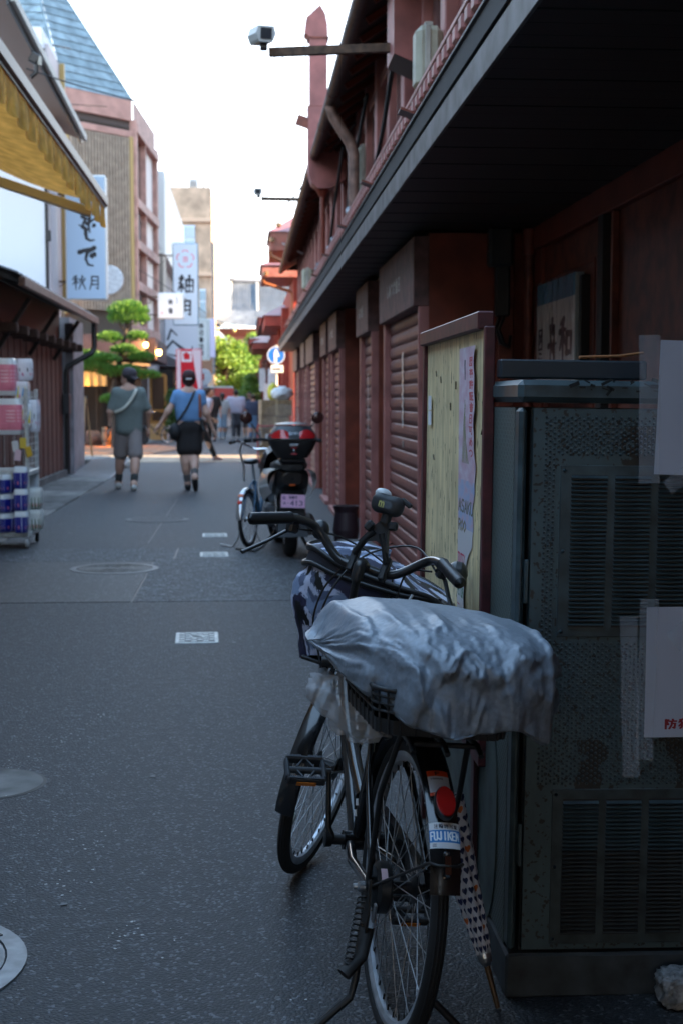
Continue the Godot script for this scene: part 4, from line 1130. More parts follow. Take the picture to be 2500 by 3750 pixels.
func make_signs():
	var ink := Color(0.03, 0.05, 0.10)
	var im := sheet(256, 760, Color(0.70, 0.79, 0.88))
	glyph(im, "shi", Vector2(80, 150), Vector2(110, 90), 9, ink)
	glyph(im, "ze", Vector2(70, 235), Vector2(130, 170), 13, ink, 0.35)
	glyph(im, "de", Vector2(74, 420), Vector2(130, 150), 15, ink, 0.3)
	glyph(im, "aki", Vector2(34, 615), Vector2(90, 92), 5, ink)
	glyph(im, "tsuki", Vector2(144, 615), Vector2(78, 92), 5, ink)
	make_hanging_sign("large bluish white sign with brush lettering half behind the awning", Vector3(-3.06, 3.33, -28.0), 0.80, 2.42, 0.24, print_mat(im, 0.5), mat(0.74, 0.74, 0.72, 0.4))
	var t := thing("round_sign", "white round sign half hidden behind the large brush lettered sign", "sign", Vector3(-2.82, 3.6, -30.0))
	var b := MB.new()
	b.lathe([Vector2(0, -0.08), Vector2(0.3, -0.08), Vector2(0.31, 0), Vector2(0.3, 0.08), Vector2(0, 0.08)], 32, Transform3D(Basis(Vector3.RIGHT, PI / 2), Vector3(0, 0.3, 0)))
	part("disc", b, M.white_paint, t)
	b = MB.new()
	b.bar(Vector3(-0.3, 0.3, 0), Vector3(-0.75, 0.3, 0), 0.04, 0.04)
	part("arm", b, M.iron_rust, t)
	# flower sign
	im = sheet(200, 660, Color(0.87, 0.92, 0.96))
	var pink := Color(0.93, 0.50, 0.58)
	for k in 5:
		var a := -PI / 2 + TAU * k / 5
		var pts := []
		for i in 9:
			var q := a - 0.95 + 1.9 * i / 8.0
			pts.append(100 + cos(a) * 42 + cos(q) * 30); pts.append(125 + sin(a) * 42 + sin(q) * 30)
		brush(im, pts, 4, 4, pink)
	glyph(im, "en", Vector2(80, 104), Vector2(42, 44), 2.6, pink)
	glyph(im, "tsumugi", Vector2(36, 255), Vector2(135, 150), 10, ink, 0.4)
	glyph(im, "tsuki", Vector2(70, 455), Vector2(84, 140), 9, ink, 0.6)
	make_hanging_sign("tall white sign with pink blossom crest and brush lettering", Vector3(-2.02, 4.0, -50.0), 0.9, 2.88, 0.2, print_mat(im, 0.5), mat(0.12, 0.26, 0.36, 0.5))
	im = sheet(256, 256, Color(0.93, 0.94, 0.93))
	glyph(im, "mori", Vector2(100, 60), Vector2(54, 62), 5, ink)
	glyph(im, "ban", Vector2(100, 150), Vector2(54, 62), 5, ink)
	for i in 5: brush(im, [186, 40 + i * 14, 200, 44 + i * 14], 2, 2, ink)
	brush(im, [30, 205, 44, 206], 5, 5, Color(0.9, 0.5, 0.5))
	make_hanging_sign("small square white sign in front of the blossom sign", Vector3(-2.34, 4.0, -46.0), 0.85, 0.84, 0.2, print_mat(im, 0.5), mat(0.7, 0.75, 0.76, 0.5))
	im = sheet(128, 300, Color(0.93, 0.95, 0.94))
	var keys := ["mori", "hi", "ban", "chuu", "ka"]
	for i in 5: glyph(im, keys[i], Vector2(44, 30 + i * 50), Vector2(40, 40), 3.5, ink)
	brush(im, [12, 12, 116, 12, 116, 288, 12, 288, 12, 12], 1.5, 1.5, Color(0.4, 0.5, 0.5))
	make_hanging_sign("narrow white sign with a column of dark lettering far down the street", Vector3(-1.95, 3.2, -66), 0.8, 1.95, 0.2, print_mat(im, 0.5), mat(0.5, 0.58, 0.56, 0.5))
	im = sheet(128, 300, Color(0.82, 0.80, 0.90))
	for i in 5: glyph(im, keys[4 - i], Vector2(40, 30 + i * 50), Vector2(44, 40), 3.5, Color(0.3, 0.2, 0.4))
	make_hanging_sign("lilac sign behind the narrow lettered white sign", Vector3(-2.0, 3.75, -80), 0.85, 2.2, 0.2, print_mat(im, 0.5), mat(0.55, 0.52, 0.62, 0.5))
	# white cloth with black brush sketch, red lantern banner
	im = sheet(256, 256, Color(0.90, 0.91, 0.94))
	for s in [[40, 170, 90, 120, 140, 150, 110, 200, 60, 190], [120, 140, 180, 170, 200, 220], [60, 110, 80, 60, 120, 90], [150, 200, 210, 190, 220, 150]]: brush(im, s, 7, 3, Color(0.15, 0.17, 0.2))
	make_hanging_sign("white panel with a loose black brush drawing under the blossom sign", Vector3(-2.75, 2.75, -60), 1.7, 2.1, 0.12, print_mat(im, 0.7), M.white_paint)
	im = sheet(128, 256, Color(0.88, 0.80, 0.82))
	for y in 256:
		var x0 := 24 - y / 16; im.fill_rect(Rect2i(20, y, 60 + y / 8, 1), Color(0.80, 0.08, 0.16))
	for y in range(10, 80): im.fill_rect(Rect2i(24, y, 56, 1), Color(0.88, 0.86, 0.88))
	glyph(im, "ban", Vector2(32, 20), Vector2(40, 44), 5, Color(0.8, 0.06, 0.12))
	make_hanging_sign("red and white banner hanging beyond the walking woman's head", Vector3(-2.0, 1.75, -52), 0.95, 1.5, 0.06, print_mat(im, 0.8), mat(0.6, 0.1, 0.12, 0.7), false, "shop_banner")
	t = thing("round_sign", "white round shop sign with a red figure beside the banner", "sign", Vector3(-1.65, 1.95, -58))
	b = MB.new()
	b.lathe([Vector2(0, -0.06), Vector2(0.34, -0.06), Vector2(0.35, 0), Vector2(0.34, 0.06), Vector2(0, 0.06)], 28, Transform3D(Basis(Vector3.RIGHT, PI / 2), Vector3(0, 0.35, 0)))
	part("disc", b, M.white_paint, t)
	b = MB.new()
	b.box(Vector3(0, 0.33, 0.075), Vector3(0.07, 0.2, 0.02), Basis.IDENTITY, 0.01); b.ball(Vector3(0, 0.46, 0.075), Vector3(0.04, 0.045, 0.02), 8)
	part("red_figure", b, mat(0.6, 0.05, 0.03, 0.6), t)
	b = MB.new()
	b.bar(Vector3(-0.3, 0.3, 0), Vector3(-0.9, 0.3, 0), 0.05, 0.05)
	part("arm", b, M.black, t)
	# blue street sign
	t = thing("street_sign", "round blue walking sign with a white plate on a white pole", "sign", Vector3(0.79, 0, -34.0))
	b = MB.new()
	b.cyl(Vector3(0, 0, 0), Vector3(0, 2.7, 0), 0.04, 10)
	part("pole", b, mat(0.6, 0.6, 0.6, 0.5, 0.2, {"tex": "grime", "s": 1.0, "world": true}), t)
	b = MB.new()
	b.lathe([Vector2(0, -0.01), Vector2(0.215, -0.01), Vector2(0.215, 0.01), Vector2(0, 0.01)], 32, Transform3D(Basis(Vector3.RIGHT, PI / 2), Vector3(0, 2.45, 0.06)))
	var disc := part("disc", b, mat(0.01, 0.13, 0.55, 0.4), t)
	b = MB.new()
	b.lathe([Vector2(0.195, 0.0105), Vector2(0.195, 0.014), Vector2(0.212, 0.014), Vector2(0.212, 0.0105)], 32, Transform3D(Basis(Vector3.RIGHT, PI / 2), Vector3(0, 2.45, 0.06)))
	b.prism(PackedVector2Array([Vector2(-0.05, 2.28), Vector2(0.02, 2.28), Vector2(0.02, 2.42), Vector2(0.09, 2.42), Vector2(0.0, 2.62), Vector2(-0.05, 2.52)]), 0.072, 0.076)
	part("figure", b, M.white_paint, disc)
	b = MB.new()
	b.box(Vector3(0.02, 2.12, 0.06), Vector3(0.3, 0.18, 0.015), Basis.IDENTITY, 0.005)
	var pl := part("plate", b, M.white_paint, t)
	b = MB.new()
	for i in 4: b.box(Vector3(-0.07 + i * 0.055, 2.12, 0.07), Vector3(0.035, 0.05, 0.006))
	part("lettering", b, M.black, pl)

func make_tower():
	var t := thing("corner_restaurant", "three storey pink and tan corner building with steep teal roof", "building")
	var P := [Vector3(-10, 0, -43.1), Vector3(-5.39, 0, -43.1), Vector3(-3.53, 0, -45.0), Vector3(-3.2, 0, -50.5), Vector3(-10, 0, -52)]
	var pink := mat(0.72, 0.42, 0.35, 0.65, 0, {"tex": "soft", "s": 0.4, "world": true})
	var plum := mat(0.13, 0.075, 0.075, 0.65, 0, {"tex": "soft", "s": 0.4, "world": true})
	var b := MB.new()
	for i in 3: face(b, P[i], P[i + 1], 3.3, 9.9)
	part("wall", b, mat(0.10, 0.075, 0.055, 0.7), t)
	b = MB.new()
	for i in 3:
		var out := Vector3(P[i + 1].z - P[i].z, 0, -(P[i + 1].x - P[i].x)).normalized() * -0.12
		face(b, P[i] + out, P[i + 1] + out, 10.1, 10.72)
		b.quad(P[i] + Vector3(0, 10.1, 0), P[i + 1] + Vector3(0, 10.1, 0), P[i + 1] + out + Vector3(0, 10.1, 0), P[i] + out + Vector3(0, 10.1, 0))
	part("cornice", b, pink, t)
	b = MB.new()
	for i in 3: face(b, P[i], P[i + 1], 9.75, 10.1)
	part("attic_band", b, mat(0.10, 0.085, 0.08, 0.7), t)
	# slatted front between P1 and P2
	var dir: Vector3 = (P[2] - P[1]).normalized(); var out1 := Vector3(dir.z, 0, -dir.x) * -1.0
	var W: float = P[1].distance_to(P[2])
	var ang := atan2(-dir.z, dir.x)
	for i in 20:
		b = MB.new()
		b.box(P[1] + dir * (0.2 + (W - 0.4) * i / 19.0) + out1 * 0.1 + Vector3(0, 6.85, 0), Vector3(0.06, 5.4, 0.14), Basis(Vector3.UP, ang))
		part("slat", b, mat(0.54, 0.44, 0.34, 0.6) if i == 0 else M.slat_tan, t)
		if i == 0: M.slat_tan = mat(0.54, 0.44, 0.34, 0.6, 0, {"tex": "soft", "s": 0.8, "world": true})
	for q in [0.05, W - 0.06]:
		b = MB.new()
		b.box(P[1] + dir * q + out1 * 0.08 + Vector3(0, 6.8, 0), Vector3(0.13, 5.6, 0.2), Basis(Vector3.UP, ang), 0.01)
		part("corner_column", b, mat(0.50, 0.36, 0.15, 0.5), t)
	b = MB.new()
	b.box(P[1] + dir * (W / 2) + out1 * 0.06 + Vector3(0, 9.68, 0), Vector3(W, 0.2, 0.14), Basis(Vector3.UP, ang), 0.01)
	b.box(P[1] + dir * (-0.25) + Vector3(0, 8.6, 0.1), Vector3(0.45, 3.0, 0.2), Basis.IDENTITY, 0.01)
	part("beam", b, pink, t)
	# street side: framed pale panels
	var d2: Vector3 = (P[3] - P[2]).normalized(); var o2 := Vector3(-d2.z, 0, d2.x); var W2: float = P[2].distance_to(P[3])
	var a2 := atan2(-d2.z, d2.x)
	for q in [[0.1, 6.7, 6.9, 0.2], [W2 - 0.15, 6.7, 6.9, 0.3], [W2 * 0.4, 6.6, 6.4, 0.12]]:
		b = MB.new()
		b.box(P[2] + d2 * q[0] + o2 * 0.1 + Vector3(0, q[1], 0), Vector3(q[3], q[2], 0.25), Basis(Vector3.UP, a2), 0.01)
		part("frame_post", b, pink, t)
	for y in [3.6, 5.0, 6.3, 7.6, 9.9]:
		b = MB.new()
		b.box(P[2] + d2 * (W2 / 2) + o2 * 0.12 + Vector3(0, y, 0), Vector3(W2, 0.28, 0.28), Basis(Vector3.UP, a2), 0.01)
		part("frame_rail", b, pink, t)
	for k in 4:
		var y0 := [3.75, 5.15, 6.45, 7.75][k] as float; var y1 := [4.85, 6.15, 7.45, 9.75][k] as float
		b = MB.new()
		b.box(P[2] + d2 * (W2 * 0.66) + o2 * 0.05 + Vector3(0, (y0 + y1) / 2, 0), Vector3(W2 * 0.5, y1 - y0, 0.06), Basis(Vector3.UP, a2))
		part("panel", b, mat(0.66, 0.60, 0.58, 0.5) if k == 0 else M.panel_pale, t)
		if k == 0: M.panel_pale = mat(0.66, 0.60, 0.58, 0.5)
		b = MB.new()
		b.box(P[2] + d2 * (W2 * 0.2) + o2 * 0.05 + Vector3(0, (y0 + y1) / 2, 0), Vector3(W2 * 0.3, y1 - y0, 0.05), Basis(Vector3.UP, a2))
		part("window", b, M.glass_dark if k % 2 else plum, t)
	# steep roof laid in courses
	var apex := Vector3(-6.9, 16.2, -46.6)
	var rm := [mat(0.27, 0.36, 0.39, 0.6, 0, {"tex": "grime", "s": 0.35, "world": true}), mat(0.31, 0.40, 0.43, 0.6, 0, {"tex": "grime", "s": 0.4, "world": true})]
	var N := 19
	for i in 3:
		var ou := Vector3(P[i + 1].z - P[i].z, 0, -(P[i + 1].x - P[i].x)).normalized() * -0.1
		var A: Vector3 = P[i] + ou + Vector3(0, 10.72, 0); var B: Vector3 = P[i + 1] + ou + Vector3(0, 10.72, 0)
		for k in N:
			var f0 := float(k) / N; var f1 := float(k + 1) / N + 0.012
			b = MB.new()
			var lift := ou.normalized() * 0.035
			b.quad(A.lerp(apex, f0) + lift, B.lerp(apex, f0) + lift, B.lerp(apex, f1), A.lerp(apex, f1))
			b.quad(A.lerp(apex, f0), B.lerp(apex, f0), B.lerp(apex, f0) + lift, A.lerp(apex, f0) + lift)
			part("roof_course", b, rm[(k + i) % 2], t)
		if i < 2:
			b = MB.new()
			b.tube([B, apex], [0.06, 0.03], 6)
			part("hip_cap", b, rm[0], t)
	# ground floor shop front
	b = MB.new()
	b.span(Vector3(-10, 2.75, -42.7), Vector3(-2.95, 3.35, -44.5)); b.span(Vector3(-3.6, 2.6, -43.5), Vector3(-2.7, 3.3, -50.0), 0.02)
	part("lintel", b, plum, t)
	b = MB.new()
	b.span(Vector3(-10, 0, -46.5), Vector3(-3.2, 2.75, -46.7)); b.span(Vector3(-3.4, 0, -43.6), Vector3(-3.15, 2.75, -46.5)); b.span(Vector3(-10, 2.6, -43.0), Vector3(-3.4, 2.75, -46.5))
	part("porch", b, M.dark_brown, t)
	for x in [-6.2, -4.75, -4.35]:
		b = MB.new()
		b.span(Vector3(x, 0.02, -45.4), Vector3(x + 0.1, 2.6, -45.5), 0.01)
		part("door_post", b, M.dark_brown, t)
	b = MB.new()
	b.bar(Vector3(-5.4, 2.58, -43.0), Vector3(-2.8, 2.42, -42.7), 0.16, 0.08)
	b.bar(Vector3(-3.9, 2.45, -42.8), Vector3(-2.6, 2.2, -42.6), 0.1, 0.06)
	part("bamboo_bar", b, mat(0.45, 0.30, 0.14, 0.6), t)
	rebase(t, Vector3(-6.5, 0, -46.5))
	# cloth over the entrance, in three flaps
	t = thing("entrance_curtain", "tan cloth curtain over the restaurant entrance under the pine", "curtain", Vector3(-4.67, 1.8, -43.0))
	for i in 4:
		b = MB.new()
		b.grid(8, 6, func(u: float, v: float): return Vector3(-0.52 + i * 0.265 + u * 0.258, v * 0.74, 0.03 * sin(u * PI * 2.0 + i) * (1.0 - v)))
		part("flap", b, mat(0.62, 0.42, 0.16, 0.85, 0, {"tex": "cloth", "s": 2.0, "back": Color(0.6, 0.4, 0.15)}) if i == 0 else M.noren, t)
		if i == 0: M.noren = mat(0.60, 0.41, 0.16, 0.85, 0, {"tex": "cloth", "s": 2.0, "back": Color(0.6, 0.4, 0.15)})
	b = MB.new()
	for k in 3: b.box(Vector3(0.2, 0.5 - k * 0.08, 0.045), Vector3(0.06, 0.02, 0.004), Basis(Vector3.BACK, 0.5 * k))
	part("crest", b, M.black, t)
	# lit lamps
	for q in [[Vector3(-2.92, 3.02, -42.4), 0.075, "round lit lamp in front of the pine's right side"], [Vector3(-2.62, 2.85, -44.0), 0.085, "teardrop lit lamp hanging right of the pine"], [Vector3(-5.06, 2.62, -41.6), 0.05, "slim lit lamp by the grey pier left of the pine"], [Vector3(-5.05, 1.72, -42.8), 0.06, "lit lamp just under the tan entrance curtain"], [Vector3(-1.78, 2.2, -66.5), 0.12, "warm lit lamp beneath the narrow lettered sign"]]:
		t = thing("hanging_lamp", q[2], "lamp", q[0], 0, "warm lit lamps")
		b = MB.new()
		b.ball(Vector3.ZERO, Vector3(q[1], q[1] * (2.4 if q[1] == 0.05 else 1.15), q[1]), 12)
		part("bulb", b, M.lamp, t)
		b = MB.new()
		b.lathe([Vector2(q[1] * 0.7, q[1] * 0.9), Vector2(q[1] * 0.5, q[1] * 1.5), Vector2(q[1] * 0.15, q[1] * 1.8)], 10)
		b.cyl(Vector3(0, q[1] * 1.7, 0), Vector3(0, q[1] * 1.7 + 0.15, 0), 0.01, 6)
		part("cap", b, M.black, t)
		var l := OmniLight3D.new()
		l.name = "glow"; l.light_color = Color(1.0, 0.75, 0.45); l.light_energy = 0.12; l.omni_range = 6.0; l.omni_attenuation = 2.0; l.light_size = q[1] * 0.8; l.shadow_enabled = true
		t.add_child(l)
	t = thing("floor_lantern", "glowing square floor lantern at the foot of the pine", "lantern", Vector3(-3.72, 0.02, -41.5))
	b = MB.new()
	b.box(Vector3(0, 0.32, 0), Vector3(0.24, 0.44, 0.24), Basis.IDENTITY, 0.02)
	part("paper_shade", b, mat(1, 0.7, 0.3, 0.7, 0, {"emit": Color(1.0, 0.55, 0.18), "e": 1.4}), t)
	b = MB.new()
	for sx in [-1, 1]:
		for sz in [-1, 1]: b.box(Vector3(sx * 0.13, 0.3, sz * 0.13), Vector3(0.03, 0.6, 0.03))
	b.box(Vector3(0, 0.6, 0), Vector3(0.32, 0.04, 0.32)); b.box(Vector3(0, 0.06, 0), Vector3(0.3, 0.06, 0.3))
	part("frame", b, M.dark_brown, t)
	var l2 := OmniLight3D.new()
	l2.name = "glow"; l2.position = Vector3(0, 0.32, 0.2); l2.light_color = Color(1.0, 0.6, 0.25); l2.light_energy = 0.15; l2.omni_range = 6.0; l2.omni_attenuation = 2.0; l2.light_size = 0.1; l2.shadow_enabled = true
	t.add_child(l2)
	t = thing("barrel", "small pale wooden barrel beside the floor lantern", "barrel", Vector3(-4.05, 0.02, -41.8))
	b = MB.new()
	b.lathe([Vector2(0.13, 0), Vector2(0.155, 0.25), Vector2(0.14, 0.55), Vector2(0.0, 0.55)], 14)
	part("staves", b, mat(0.35, 0.25, 0.15, 0.7, 0, {"tex": "wood", "s": 2.0}), t)
	b = MB.new()
	for y in [0.12, 0.42]: b.lathe([Vector2(0.152, y), Vector2(0.16, y + 0.02), Vector2(0.152, y + 0.04)], 14)
	part("hoop", b, M.black, t)
	t = thing("garden_rock", "brown rounded rock by the restaurant entrance", "rock", Vector3(-4.5, 0.0, -42.2))
	b = MB.new()
	var nz := FastNoiseLite.new(); nz.seed = 3; nz.frequency = 1.3
	b.grid(16, 8, func(u: float, v: float):
		var d := Vector3(cos(u * TAU) * sin(v * PI), -cos(v * PI), -sin(u * TAU) * sin(v * PI))
		return (d * (0.34 + 0.12 * nz.get_noise_3dv(d * 2.0)) * Vector3(1.1, 0.8, 0.9)) + Vector3(0, 0.2, 0), true)
	part("stone", b, mat(0.14, 0.09, 0.07, 0.85, 0, {"tex": "grime", "s": 2.0}), t)
	# entrance ramp plates
	t = thing("ramp_plate", "pale ribbed steel ramp plate at the alley mouth beside the pier", "ramp", Vector3(-2.72, 0, -26.9))
	b = MB.new()
	b.bar(Vector3(0, 0.0, 2.2), Vector3(0, 0.16, -2.4), 0.75, 0.02, Vector3.UP, 0.004)
	part("plate", b, mat(0.42, 0.42, 0.44, 0.45, 0.4, {"tex": "fine", "s": 3.0}), t)
	b = MB.new()
	for i in 40: b.bar(Vector3(-0.36, 0.0145 + 0.16 * i / 40.0, 2.1 - i * 0.11), Vector3(0.36, 0.0145 + 0.16 * i / 40.0, 2.1 - i * 0.11), 0.02, 0.008)
	part("rib", b, M.steel, t)
	t = thing("doorstep", "low pale concrete step in the alley behind the ramp", "step", Vector3(-4.4, 0, -29.9))
	b = MB.new()
	b.box(Vector3(0, 0.07, 0), Vector3(3.0, 0.16, 1.6), Basis.IDENTITY, 0.02)
	part("slab", b, M.concrete, t)
	t = thing("picture_board", "narrow menu board with pictures behind the grey pier", "board", Vector3(-3.62, 0, -31.0), -0.4)
	b = MB.new()
	b.box(Vector3(0, 0.95, 0), Vector3(0.4, 1.0, 0.04), Basis(Vector3.RIGHT, -0.12), 0.01)
	part("board", b, M.black, t)
	for i in 2:
		b = MB.new()
		b.box(Vector3(0, 1.15 - i * 0.45, 0.05 + i * 0.05), Vector3(0.3, 0.36, 0.01), Basis(Vector3.RIGHT, -0.12))
		part("picture", b, mat(0.5, 0.2, 0.2, 0.5) if i == 0 else mat(0.45, 0.3, 0.22, 0.5), t)
	b = MB.new()
	for sx in [-0.18, 0.18]: b.bar(Vector3(sx, 0, 0.16), Vector3(sx, 1.45, 0.0), 0.03, 0.03); b.bar(Vector3(sx, 0, -0.3), Vector3(sx, 1.4, -0.02), 0.03, 0.03)
	part("leg", b, mat(0.3, 0.2, 0.1, 0.6), t)

func leaf_cloud(b: MB, o: Vector3, r: Vector3, count: int, size: float, lo: Color, hi: Color, hollow := 0.35):
	for i in count:
		var d := Vector3(rng.randfn(), rng.randfn(), rng.randfn()).normalized()
		var p := o + d * r * (hollow + (1.0 - hollow) * pow(rng.randf(), 0.45))
		var x := Vector3(rng.randfn(), rng.randfn() * 0.5, rng.randfn()).normalized() * size * rng.randf_range(0.6, 1.3)
		var y := Vector3(rng.randfn(), rng.randfn(), rng.randfn()).normalized()
		y = (y - x.normalized() * y.dot(x.normalized())).normalized() * size * rng.randf_range(0.35, 0.7)
		b.col = lo.lerp(hi, rng.randf())
		b.tri(p - x * 0.5, p + y * 0.5, p + x * 0.5); b.tri(p - x * 0.5, p + x * 0.5, p - y * 0.5)

func make_trees():
	var leafm := mat(1, 1, 1, 0.55, 0, {"vc": true, "back": Color(0.5, 0.6, 0.25)})
	var bark := mat(0.11, 0.075, 0.055, 0.85, 0, {"tex": "wood", "s": 1.5})
	# pine with layered pads
	rng.seed = 31
	var t := thing("pine_tree", "layered garden pine with clipped green pads before the restaurant", "tree", Vector3(-3.62, 0, -40.3))
	var b := MB.new()
	var pts := [Vector3(-0.04, 0, 0), Vector3(-0.06, 0.8, 0.02), Vector3(-0.1, 1.5, 0.0), Vector3(0.05, 2.2, 0), Vector3(0.2, 2.9, 0.05), Vector3(0.32, 3.5, 0), Vector3(0.3, 4.0, 0)]
	b.tube(pts, [0.13, 0.11, 0.105, 0.09, 0.07, 0.05, 0.03], 9)
	var pads := [[0.36, 3.92, 0.0, 0.55, 0.27], [0.12, 3.72, 0.1, 0.3, 0.2], [0.62, 3.7, 0.1, 0.32, 0.2], [-0.18, 3.17, 0.1, 0.34, 0.16], [0.62, 3.2, 0.05, 0.28, 0.15], [0.25, 2.82, 0.15, 0.36, 0.15], [0.72, 2.62, 0.1, 0.34, 0.16], [-0.9, 2.62, 0.1, 0.55, 0.2], [-0.35, 2.55, 0.3, 0.5, 0.17], [-0.62, 2.32, 0.25, 0.55, 0.19], [-0.05, 2.2, 0.3, 0.42, 0.16], [0.35, 2.22, 0.2, 0.38, 0.17], [0.85, 2.12, 0.1, 0.38, 0.13], [-1.15, 2.4, 0.0, 0.4, 0.2], [-0.1, 1.42, 0.4, 0.3, 0.14]]
	for q in pads:
		var e := Vector3(q[0], q[1] - q[4] * 0.6, q[2])
		b.tube([Vector3(lerpf(0.0, 0.3, clampf((q[1] - 1.6) / 2.4, 0, 1)), maxf(1.2, q[1] - 0.4), 0), e.lerp(Vector3(0.1, q[1] - 0.3, 0), 0.4), e], [0.04, 0.03, 0.015], 6)
	part("trunk", b, bark, t)
	b = MB.new()
	for q in pads:
		for i in int(1500 * q[3] / 0.4):
			var d := Vector3(rng.randfn(), rng.randfn(), rng.randfn()).normalized()
			d.y = absf(d.y) if rng.randf() < 0.8 else d.y * 0.5
			var p: Vector3 = Vector3(q[0], q[1] - 0.08, q[2]) + d * Vector3(q[3] * 1.08, q[4] * 1.25, q[3] * 0.85) * pow(rng.randf(), 0.35)
			var dirn := (d * Vector3(1, 0.5, 1) + Vector3(0, 0.9, 0) + Vector3(rng.randfn(), rng.randfn(), rng.randfn()) * 0.35).normalized() * rng.randf_range(0.06, 0.12)
			var sd := dirn.cross(Vector3(rng.randfn(), rng.randfn(), rng.randfn())).normalized() * 0.016
			b.col = Color(0.04, 0.125, 0.02).lerp(Color(0.13, 0.27, 0.04), rng.randf())
			b.tri(p - sd, p + sd, p + dirn)
	part("needles", b, mat(1, 1, 1, 0.6, 0, {"vc": true, "back": Color(0.35, 0.5, 0.15)}), t)
	# broad trees at the end of the street
	var specs := [[Vector3(-1.2, 0, -98), 5.7, "broad light green tree at the end of the street", 0.0], [Vector3(0.9, 0, -112), 6.6, "taller yellow green tree behind the broad one", 0.3], [Vector3(-3.2, 0, -120), 6.6, "pale green tree rising left of the broad one", 0.45]]
	for s in specs:
		t = thing("broadleaf_tree", s[2], "tree", s[0], 0, "trees at the end of the street")
		b = MB.new()
		var hh: float = s[1]
		b.tube([Vector3.ZERO, Vector3(0.1, hh * 0.3, 0), Vector3(-0.1, hh * 0.55, 0.1), Vector3(0.1, hh * 0.85, 0)], [0.3, 0.24, 0.16, 0.05], 8)
		var cl := []
		for i in 40:
			var a := rng.randf() * TAU; var y := rng.randf_range(0.18, 0.95)
			var rad := 2.7 * sin(PI * clampf((y - 0.1) / 1.0, 0, 1)) * rng.randf_range(0.3, 1.0)
			var c := Vector3(cos(a) * rad, hh * y, sin(a) * rad)
			cl.append([c, rng.randf_range(0.7, 1.15)])
			b.tube([Vector3(0, c.y * 0.75, 0), c * Vector3(0.6, 0.92, 0.6), c], [0.09, 0.05, 0.02], 5)
		part("trunk", b, bark, t)
		b = MB.new()
		for q in cl:
			var m: float = s[3]
			leaf_cloud(b, q[0], Vector3(q[1], q[1] * 0.65, q[1]), 300, 0.24, Color(0.05 + 0.03 * m, 0.15, 0.022), Color(0.17 + 0.06 * m, 0.29 + 0.05 * m, 0.03), 0.1)
		part("crown", b, leafm, t)
	t = thing("clipped_shrub", "rounded darker green shrub in front of the far trees", "shrub", Vector3(0.55, 0, -84))
	b = MB.new()
	b.tube([Vector3.ZERO, Vector3(0, 1.4, 0)], [0.15, 0.06], 7)
	part("trunk", b, bark, t)
	b = MB.new()
	for q in [[0, 1.1, 1.2, 0.5], [0, 1.7, 1.05, 0.45], [0.1, 2.2, 0.8, 0.4], [0, 2.65, 0.5, 0.35], [-0.6, 1.2, 0.7, 0.5], [0.7, 1.2, 0.7, 0.5]]:
		leaf_cloud(b, Vector3(q[0], q[1], 0), Vector3(q[2], q[3], q[2]), 1100, 0.13, Color(0.045, 0.12, 0.02), Color(0.15, 0.24, 0.03), 0.3)
	part("crown", b, leafm, t)
	t = thing("garden_shrub", "dark green shrub behind the walking woman's left arm", "shrub", Vector3(-2.35, 0, -47))
	b = MB.new()
	for q in [[0, 0.5, 0.3], [0.05, 1.0, 0.35], [0, 1.45, 0.28]]: leaf_cloud(b, Vector3(q[0], q[1], 0), Vector3(q[2], 0.35, q[2]), 500, 0.1, Color(0.02, 0.07, 0.015), Color(0.06, 0.14, 0.03), 0.2)
	part("leaves", b, leafm, t)
	b = MB.new()
	b.lathe([Vector2(0.15, 0), Vector2(0.2, 0.3), Vector2(0.0, 0.3)], 12)
	part("pot", b, M.dark_brown, t)

